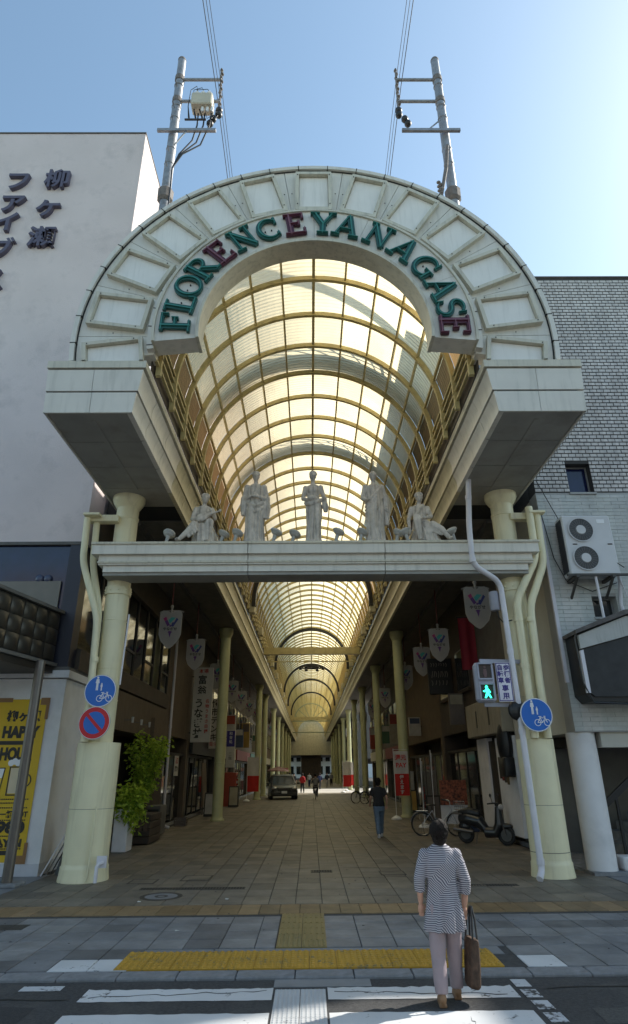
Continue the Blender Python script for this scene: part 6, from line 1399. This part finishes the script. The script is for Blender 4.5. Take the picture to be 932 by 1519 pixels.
# rider: seated body
t = local_thing('person', 'person in grey riding a bicycle away down the arcade', 'person')
b = MB(); robe(b, [(.85, .15, .12, 0, .18, 0), (1.0, .15, .12, 0, .13, 0), (1.2, .16, .11, 0, .03, 0), (1.36, .16, .09, 0, -.05, 0), (1.42, .07, .06, 0, -.07, 0)], 8, 0); b.tube([(0, -.07, 1.38), (0, -.09, 1.5)], .05, 10); head(b, (0, -.12, 1.57), 0, 0, 1, False, False)
for s in (-1, 1): arm(b, (s*.17, -.05, 1.34), (s*.26, -.12, 1.1), (s*.28, -.3, 1.04), (.05, .042, .03), -s, (0, -1, -.1)); b.tube([(s*.09, .15, .88), (s*.12, -.2, .72 if s > 0 else .6), (s*.11, .0, .42 if s > 0 else .24)], [.09, .07, .045], 10)
ob('body', fuse(b, .025, 3, 'body'), SKIN, t)
b = MB(); robe(b, [(.82, .175, .14, 0, .18, .5), (1.0, .17, .14, 0, .13, .5), (1.2, .185, .13, 0, .03, .3), (1.36, .18, .11, 0, -.05, 0), (1.43, .08, .07, 0, -.07, 0)], 8, .05)
for s in (-1, 1): b.tube([(s*.16, -.05, 1.34), (s*.26, -.12, 1.1), (s*.28, -.26, 1.05)], [.075, .062, .05], 10)
ob('top', fuse(b, .025, 2, 'top'), GRYC, t)
b = MB(); b.ell((0, .14, .9), (.17, .17, .12), 14, 8)
for s in (-1, 1): b.tube([(s*.09, .15, .88), (s*.12, -.2, .72 if s > 0 else .6), (s*.11, .0, .42 if s > 0 else .24)], [.11, .085, .06], 12)
ob('trousers', fuse(b, .025, 2, 'trousers'), DK, t)
b = MB(); b.ell((0, -.1, 1.61), (.092, .11, .1), 16, 10); b.build('hair', HAIR, t, 60)
b = MB()
for s in (-1, 1): b.ell((s*.11, -.05, .43-.03 if s > 0 else .2), (.045, .12, .045), 10, 8)
b.build('shoe', BLK, t, 60)
place(t, (.22, 48.15, .0), R(180))
# scooter
t = local_thing('motor_scooter', 'black motor scooter parked by the wall behind the right column', 'scooter')
for x in (-.58, .58):
    q = MB(); q.tube([(x+.2*math.cos(2*PI*k/24), 0, .24+.2*math.sin(2*PI*k/24)) for k in range(25)], .05, 8, False); w_ = q.build('wheel', RUBBER, t, 60); q = MB(); q.rings([[(x+.15*math.cos(2*PI*k/20), y, .24+.15*math.sin(2*PI*k/20)) for k in range(20)] for y in (-.03, .03)]); q.build('rim', mat('rim_dark', (.08, .08, .08), .4, .5), w_, 40)
SCB = mat('scooter_black', (.02, .02, .022), .3, coat=.3)
b = MB(); b.tube([(-.75, 0, .62), (-.5, 0, .62), (-.15, 0, .55), (.0, 0, .36)], [.1, .17, .17, .12], 14); b.tube([(.0, 0, .3), (.3, 0, .3), (.42, 0, .5), (.42, 0, .95)], [.15, .15, .14, .08], 14); b.ell((.62, 0, .46), (.17, .09, .08), 12, 8); b.ell((-.6, 0, .42), (.18, .12, .14), 12, 8); ob('body', fuse(b, .02, 4, 'body'), SCB, t)
b = MB(); b.tube([(-.75, 0, .76), (-.45, 0, .79), (-.12, 0, .74)], [.08, .13, .1], 12); ob('seat', fuse(b, .02, 3, 'seat'), BLACK, t)
b = MB(); b.tube([(.42, 0, .9), (.38, 0, 1.02)], .05, 10); b.tube([(.25, -.33, 1.02), (.37, -.15, 1.03), (.38, .15, 1.03), (.25, .33, 1.02)], .02, 8); b.build('handlebar', BLACK, t, 50)
b = MB(); b.ell((.5, 0, .93), (.07, .1, .08), 12, 8); b.build('headlight', mat('lens_clear', (.4, .4, .4), .1, .2), t, 50)
for s in (-1, 1):
    b = MB(); b.tube([(.35, s*.2, 1.03), (.34, s*.27, 1.2)], .008, 6); b.ell((.34, s*.29, 1.23), (.02, .07, .05), 10, 6); b.build('mirror', BLACK, t, 50)
    b = MB(); b.tube([(.45, s*.06, .7), (.58, s*.06, .24)], .018, 8); b.build('fork', STEEL, t)
b = MB(); b.tube([(-.3, -.17, .3), (-.85, -.2, .36)], [.045, .06], 10); b.build('exhaust', STEEL, t, 50)
b = MB(); b.tube([(-.2, -.12, .3), (-.22, -.2, .01)], .012, 6); b.build('kickstand', STEEL, t)
b = MB(); b.bbox(-.9, -.62, -.13, .13, .72, .76, .01); b.build('rear_rack', STEEL, t)
place(t, (4.72, 18.9, 0), R(-35), 1.0)
# small parked SUV seen from the front
t = local_thing('parked_car', 'dark grey compact car parked facing us under the left columns', 'car')
CARB = mat('car_paint', (.035, .037, .042), .3, .4, coat=.5); CARG = mat('car_glass', (.02, .022, .025), .05); LENS = mat('head_lens', (.5, .5, .5), .12, .3); PLS = mat('bumper_plastic', (.03, .03, .03), .6)
b = MB()   # front at -Y
def sec(y, zb, zt, hw, tw): return [(-hw, y, zb), (hw, y, zb), (hw*1.02, y, (zb+zt)/2), (tw, y, zt), (-tw, y, zt), (-hw*1.02, y, (zb+zt)/2)]
b.rings([sec(-1.9, .3, .62, .74, .6), sec(-1.82, .24, .8, .83, .7), sec(-1.6, .22, .92, .86, .75), sec(-.85, .22, 1.02, .87, .79), sec(.2, .22, 1.04, .87, .8), sec(1.4, .22, 1.05, .87, .8), sec(1.85, .26, 1.02, .85, .77), sec(1.93, .34, .9, .8, .72)]); b.build('body', CARB, t, 35)
b = MB(); cb = lambda y, z, hw: [(-hw, y, z), (hw, y, z)]
lo = [(-.78, -.85, 1.02), (.78, -.85, 1.02), (.8, 1.8, 1.05), (-.8, 1.8, 1.05)]; hi = [(-.62, -.25, 1.6), (.62, -.25, 1.6), (.62, 1.55, 1.62), (-.62, 1.55, 1.62)]
b.hexa(lo+hi); cabin = b.build('cabin', CARG, t)
b = MB()
for a, c in ((lo[0], hi[0]), (lo[1], hi[1]), (lo[2], hi[2]), (lo[3], hi[3])): b.bar(a, c, .08)
b.hexa([(-.65, -.3, 1.585), (.65, -.3, 1.585), (.65, 1.6, 1.6), (-.65, 1.6, 1.6), (-.58, -.15, 1.68), (.58, -.15, 1.68), (.58, 1.5, 1.69), (-.58, 1.5, 1.69)])
for s in (-1, 1): b.bar((s*.8, .45, 1.04), (s*.63, .45, 1.61), .08); b.bar((s*.55, -.1, 1.73), (s*.55, 1.4, 1.73), .04)
b.build('roof_frame', CARB, t, 35)
for s in (-1, 1):
    q = MB(); q.ell((s*.62, -1.74, .76), (.2, .13, .1), 14, 8); q.build('headlight', LENS, t, 50)
    q = MB(); q.ell((s*.62, -1.84, .4), (.08, .05, .07), 10, 6); q.build('fog_lamp', LENS, t, 50)
    q = MB(); q.ell((s*.98, -.72, 1.08), (.11, .06, .08), 10, 6); q.build('door_mirror', CARB, t, 50)
    for y in (-1.2, 1.2):
        q = MB(); q.rings([[(s*.78+dx, y+rr*math.cos(2*PI*k/24), .32+rr*math.sin(2*PI*k/24)) for k in range(24)] for dx, rr in ((-.1, .29), (-.09, .32), (.09, .32), (.1, .29))]); w_ = q.build('wheel', RUBBER, t, 40); q = MB(); q.rings([[(s*(.885), y+rr*math.cos(2*PI*k/20), .32+rr*math.sin(2*PI*k/20)) for k in range(20)] for rr in (.2, .1)], True); q.build('rim', CHROME, w_)
b = MB(); b.bbox(-.42, .42, -1.95, -1.85, .6, .78, .02); b.build('grille', PLS, t)
b = MB(); b.bbox(-.8, .8, -1.97, -1.8, .27, .5, .03); b.build('bumper', PLS, t)
b = MB(); b.bbox(-.17, .17, -1.99, -1.972, .42, .58, .004); b.build('number_plate', SWHITE, t)
place(t, (-2.25, 50, 0), R(6), (1.15, 1.1, .98))
# patio parasol and distant stalls by the left columns
t = thing('parasol', 'salmon pink market parasol open behind the parked car', 'parasol', (-3.4, 66, 0))
b = MB(); n = 8; top = (-3.4, 66, 2.35); ring = [(-3.4+1.1*math.cos(2*PI*k/n), 66+1.1*math.sin(2*PI*k/n), 1.95) for k in range(n)]; b.add([top]+ring+[(p[0], p[1], 1.85) for p in ring], [(0, 1+k, 1+(k+1) % n) for k in range(n)]+[(1+k, 1+n+k, 1+n+(k+1) % n, 1+(k+1) % n) for k in range(n)]); b.build('canopy', mat('parasol_pink', (.22, .12, .1), .8), t); b = MB(); b.tube([(-3.4, 66, 0), (-3.4, 66, 2.34)], .025, 8); b.build('pole', STEEL, t)
for i, (x, y, lb) in enumerate(((-4.0, 75, 'red cloth market stall far back on the left'), (-3.8, 84, 'second red market stall deeper on the left'))):
    t = thing('market_stall', lb, 'stall', (x, y, 0)); b = MB(); b.bbox(x-.6, x+.6, y-.5, y+.5, 0, .9, .02); b.build('table', MRO, t); b = MB(); b.hexa([(x-.8, y-.7, 1.9), (x+.8, y-.7, 1.9), (x+.8, y+.7, 2.2), (x-.8, y+.7, 2.2), (x-.8, y-.7, 1.95), (x+.8, y-.7, 1.95), (x+.8, y+.7, 2.25), (x-.8, y+.7, 2.25)]); b.build('awning', MRO, t); b = MB()
    for s in (-1, 1): b.bar((x+s*.7, y-.6, 0), (x+s*.7, y-.6, 1.95), .04)
    b.build('post', STEEL, t)
# ================================================================ nobori flags
def flag(label, x, y, h, w_, z0, z1, split, m1, m2, txt1, txt2, ink1, ink2, rz=0):
    t = local_thing('banner_flag', label, 'flag')
    b = MB(); b.tube([(0, 0, .05), (0, 0, h)], .014, 8); b.tube([(0, 0, h-.03), (w_+.03, 0, h-.03)], .008, 6); b.build('pole', SWHITE, t, 40)
    b = MB(); b.lathe([(.22, 0), (.22, .05), (.13, .11), (.05, .15)], 20); b.build('base', WHITE, t, 40)
    for (za, zb, mm) in ((split, z1, m1), (z0, split-.001, m2)):
        q = MB(); N = 8; K = 6; vs_ = []
        for i in range(N+1):
            for j in range(K+1): z = za+(zb-za)*j/K; vs_.append((.02+w_*i/N, .03*math.sin(i*.9+z*1.4)*(i/N), z))
        q.add(vs_, [(i*(K+1)+j, (i+1)*(K+1)+j, (i+1)*(K+1)+j+1, i*(K+1)+j+1) for i in range(N) for j in range(K)]); q.build('cloth', mm, t, 60)
    if txt1: text('lettering', txt1, w_*.4, w_/2, -.045, (split+z1)/2+.18, ink1, t, .003, .006); text('lettering', 'PAY', w_*.42, w_/2, -.045, (split+z1)/2-.12, ink1, t, .003, .008)
    if txt2: vtext('lettering', txt2, (split-z0)/len(txt2)*.82, w_/2, -.045, split-.05, ink2, t, .003, .006)
    place(t, (x, y, 0), rz); return t
FW = mat('flag_white', (.55, .52, .5), .8); FR = mat('flag_red', (.5, .02, .015), .8)
CL_PINK = mat('flag_pink', (.25, .06, .08), .8)
flag('red and white pay flag standing in front of the first right arcade column', 3.45, 28.2, 2.75, .6, .9, 2.65, 1.75, FW, FR, '還元', '使えます', RED, FW)
flag('slim white flag standing before the poster board on the right', 3.95, 24.3, 2.3, .22, .55, 2.2, 1.4, FW, FW, None, 'お得市', RED, RED, R(70))
flag('slim cream flag by the stall behind the bicycle', 4.5, 25.2, 2.6, .12, 1.0, 2.5, 1.7, FW, CL_PINK, None, None, RED, FW, R(70))
flag('far red and white flag beside the right columns', 2.9, 62, 2.75, .75, .5, 2.65, 1.5, FW, FR, None, None, RED, FW)
flag('far red flag just beyond the other right flag', 3.5, 67, 2.75, .7, .5, 2.65, 1.5, FW, FR, None, None, RED, FW)
flag('red and white flag standing by the second left arcade column', -4.55, 46, 2.9, .8, .6, 2.8, 1.6, FW, FR, None, None, RED, FW)
# ================================================================ planters and bamboo-like shrubs at the left wall
LEAF = leaf_mat('leaf_green', (.14, .26, .015), (.5, .62, .07)); BARK = mat('bark', (.12, .09, .05), .8)
def shrub(label, c, H, rad, z0, n, seed, droop=0):
    t = thing('potted_shrub', label, 'plant', c); r = random.Random(seed); st = MB(); lf = MB()
    for k in range(12):
        a = r.uniform(0, 2*PI); rr = rad*math.sqrt(r.random())*1.0; hh = H*r.uniform(.6, 1.0)
        p0 = Vector((c[0]+r.uniform(-.08, .08), c[1]+r.uniform(-.08, .08), z0)); p2 = Vector((c[0]+rr*math.cos(a), c[1]+rr*math.sin(a)*1.3, z0+hh)); p1 = (p0+p2)/2+Vector((0, 0, .25))
        if droop: p2.z = z0+H*r.uniform(-.45, .5)
        pts = [p0.lerp(p1, u_/5).lerp(p1.lerp(p2, u_/5), u_/5) for u_ in range(6)]; st.tube(pts, [.014, .012, .01, .008, .006, .004], 5)
        for m_ in range(n//12):
            u_ = r.uniform(.3, 1.05); q = p0.lerp(p1, u_).lerp(p1.lerp(p2, u_), u_)+Vector((r.gauss(0, .09), r.gauss(0, .1), r.gauss(0, .08)))
            d = Vector((r.gauss(0, 1), r.gauss(0, 1), r.gauss(-.25, .5))).normalized(); s = d.cross(Vector((r.gauss(0, 1), r.gauss(0, 1), r.gauss(0, 1)))).normalized(); L2 = r.uniform(.08, .16); w2 = L2*.24
            lf.add([q, q+d*L2*.45+s*w2, q+d*L2+Vector((0, 0, -.015)), q+d*L2*.45-s*w2], [(0, 1, 2, 3)])
    st.build('stem', BARK, t); lf.build('foliage', LEAF, t); return t
shrub('tall bright green leafy shrub in a brown planter by the left wall', (-5.1, 20.0, .75), 2.15, .6, .75, 3600, 4)
shrub('low bright green bush spilling over the white planter by the left column', (-5.0, 17.95, .95), 1.0, .48, 1.0, 3000, 9, True)
t = thing('planter', 'tall white box planter behind the left column', 'planter', (-5.0, 18.1, 0)); b = MB(); b.bbox(-5.3, -4.92, 17.8, 18.4, 0, 1.0, .02); b.build('box', CWALL, t); b = MB(); b.box(-5.24, -4.98, 17.86, 18.34, 1.0, 1.02); b.build('soil', DKBR, t)
t = thing('planter', 'brown slatted planter under the tall shrub', 'planter', (-5.05, 20, 0)); 
for k in range(4): q = MB(); q.bbox(-5.35, -4.72, 19.4, 20.8, .03+.19*k, .2+.19*k, .012); q.build('slat', BROWN, t)
for k in range(3): q = MB(); q.box(-5.2+.15*k, -5.1+.15*k, 19.385, 19.395, .35, .6); q.build('inlay', TAN, t)
t = thing('air_conditioner', 'dark outdoor unit on the floor beyond the left planters', 'air conditioner', (-5.1, 22.2, 0)); b = MB(); b.bbox(-5.4, -4.95, 21.6, 22.5, .05, .9, .02); b.build('case', GREYW, t); b = MB(); b.box(-5.35, -5.0, 21.585, 21.598, .12, .8); b.build('front_grille', BLACK, t)

# ================================================================ shop clutter under the eaves
clut = random.Random(21)
CL = [mat('clutter_%d' % i, c, .6, var=.15) for i, c in enumerate(((.3, .05, .03), (.04, .06, .12), (.3, .27, .2), (.05, .12, .07), (.35, .22, .05), (.12, .1, .09), (.4, .38, .36)))]
def psign(s, y, z0, z1, w_, m1, m2, label):
    t = thing('projecting_sign', label, 'sign', (s*5.2, y, z0), 'blank projecting signs'); x0, x1 = sorted((s*5.55, s*(5.55-w_)))
    b = MB(); b.bbox(x0, x1, y-.08, y+.08, z0, z1, .015); b.build('box', m1, t); b = MB(); b.box(x0+.05, x1-.05, y-.086, y-.081, z1-(z1-z0)*.35, z1-.05); b.build('face', m2, t)
    b = MB(); b.bar((s*5.6, y, (z0+z1)/2), (s*5.5, y, (z0+z1)/2), .06); b.build('bracket', BLACK, t)
for i, (s, y, z0, z1, w_, a, c, lb) in enumerate(((-1, 40.5, 3.6, 5.2, .7, 6, 0, 'white and red projecting sign past the navy sign on the left'), (-1, 44.5, 3.4, 4.6, .8, 1, 6, 'dark blue projecting sign on the left grey shop'), (-1, 51, 3.6, 5.4, .6, 4, 5, 'ochre projecting sign above the parked car'), (-1, 60, 3.5, 5.0, .8, 2, 3, 'cream projecting sign beyond the parked car'), (1, 23.4, 3.4, 4.5, .55, 5, 2, 'brown projecting box sign behind the black signboard on the right'), (1, 33.0, 3.5, 4.4, .6, 6, 1, 'white projecting box sign on the ochre wall'), (1, 40.5, 3.4, 5.2, .7, 2, 0, 'cream and red projecting sign on the right grey shop'), (1, 45.0, 3.6, 4.8, .7, 3, 6, 'green projecting sign deeper on the right'), (1, 54, 3.5, 5.2, .7, 0, 6, 'red projecting sign before the sunlit gap'))):
    psign(s, y, z0, z1, w_, CL[a], CL[c], lb)
def aboard(x, y, h, m1, label, rz=0):
    t = local_thing('sandwich_board', label, 'sign board')
    for sg in (-1, 1):
        b = MB(); b.hexa([(-.28, sg*.2-.012, .02), (.28, sg*.2-.012, .02), (.28, sg*.2+.012, .02), (-.28, sg*.2+.012, .02), (-.28, sg*.03-.012, h), (.28, sg*.03-.012, h), (.28, sg*.03+.012, h), (-.28, sg*.03+.012, h)]); b.build('leaf', DKBR, t)
    b = MB(); b.hexa([(-.23, -.215, .12), (.23, -.215, .12), (.23, -.2, .12), (-.23, -.2, .12), (-.23, -.06, h-.06), (.23, -.06, h-.06), (.23, -.05, h-.06), (-.23, -.05, h-.06)]); b.build('face', m1, t); place(t, (x, y, 0), rz)
aboard(-4.75, 31.0, 1.0, CL[6], 'white-faced sandwich board at the dark restaurant front'); aboard(-4.6, 38.8, 1.1, CL[2], 'cream sandwich board past the first left column'); aboard(4.75, 32.5, 1.0, CL[4], 'ochre sandwich board against the ochre wall on the right'); aboard(4.8, 27.0, .95, CL[5], 'dark sandwich board behind the pay flag')
def crate(x, y, z, m1, label):
    t = thing('crate', label, 'crate', (x, y, z))
    b = MB(); b.box(x-.22, x+.22, y-.17, y+.17, z, z+.03); b.build('bottom', m1, t)
    for k in range(3):
        b = MB(); z1 = z+.04+.09*k
        b.box(x-.23, x+.23, y-.19, y-.17, z1, z1+.06); b.box(x-.23, x+.23, y+.17, y+.19, z1, z1+.06); b.box(x-.23, x-.21, y-.169, y+.169, z1, z1+.06); b.box(x+.21, x+.23, y-.169, y+.169, z1, z1+.06); b.build('slat_ring', m1, t)
    b = MB()
    for sx in (-1, 1):
        for sy in (-1, 1): b.box(x+sx*.2-.02, x+sx*.2+.02, y+sy*.15-.02, y+sy*.15+.02, z+.03, z+.3)
    b.build('corner_post', m1, t)
for x, y, z, c, lb in ((5.2, 22.6, 0, 1, 'blue crate by the bicycle, lower of two'), (5.2, 22.6, .32, 4, 'yellow crate on top of the blue crate'), (-5.1, 25.9, 0, 5, 'brown crate by the left drainpipe'), (-5.15, 39.8, 0, 0, 'red crate at the left grey shop'), (5.1, 34.2, 0, 3, 'green crate below the ochre wall'), (5.15, 30.4, 0, 6, 'white crate behind the first right column')): crate(x, y, z, CL[c], lb)
def vending(x, y, s, m1, label):
    t = thing('vending_machine', label, 'vending machine', (x, y, 0)); x0, x1 = sorted((x, x-s*.75)); b = MB(); b.bbox(x0, x1, y-.5, y+.5, .02, 1.83, .02); b.build('case', m1, t)
    b = MB(); f_ = x-s*.75; b.box(min(f_, f_-s*.01), max(f_, f_-s*.01), y-.42, y+.42, .85, 1.7); b.build('window', GLASS, t)
    for r_ in range(3):
        for k in range(6): q = MB(); q.lathe([(.03, 0), (.03, .12), (.02, .15)], 8, (f_-s*.03, y-.34+.135*k, .95+.25*r_)); q.build('can', CL[(r_*6+k) % 7], t)
    b = MB(); b.box(min(f_, f_-s*.012), max(f_, f_-s*.012), y-.3, y+.3, .25, .5); b.build('pickup_slot', BLACK, t)
vending(5.55, 36.8, 1, CL[6], 'white vending machine against the ochre wall on the right'); vending(-5.55, 42.0, -1, CL[0], 'red vending machine at the grey shop on the left')
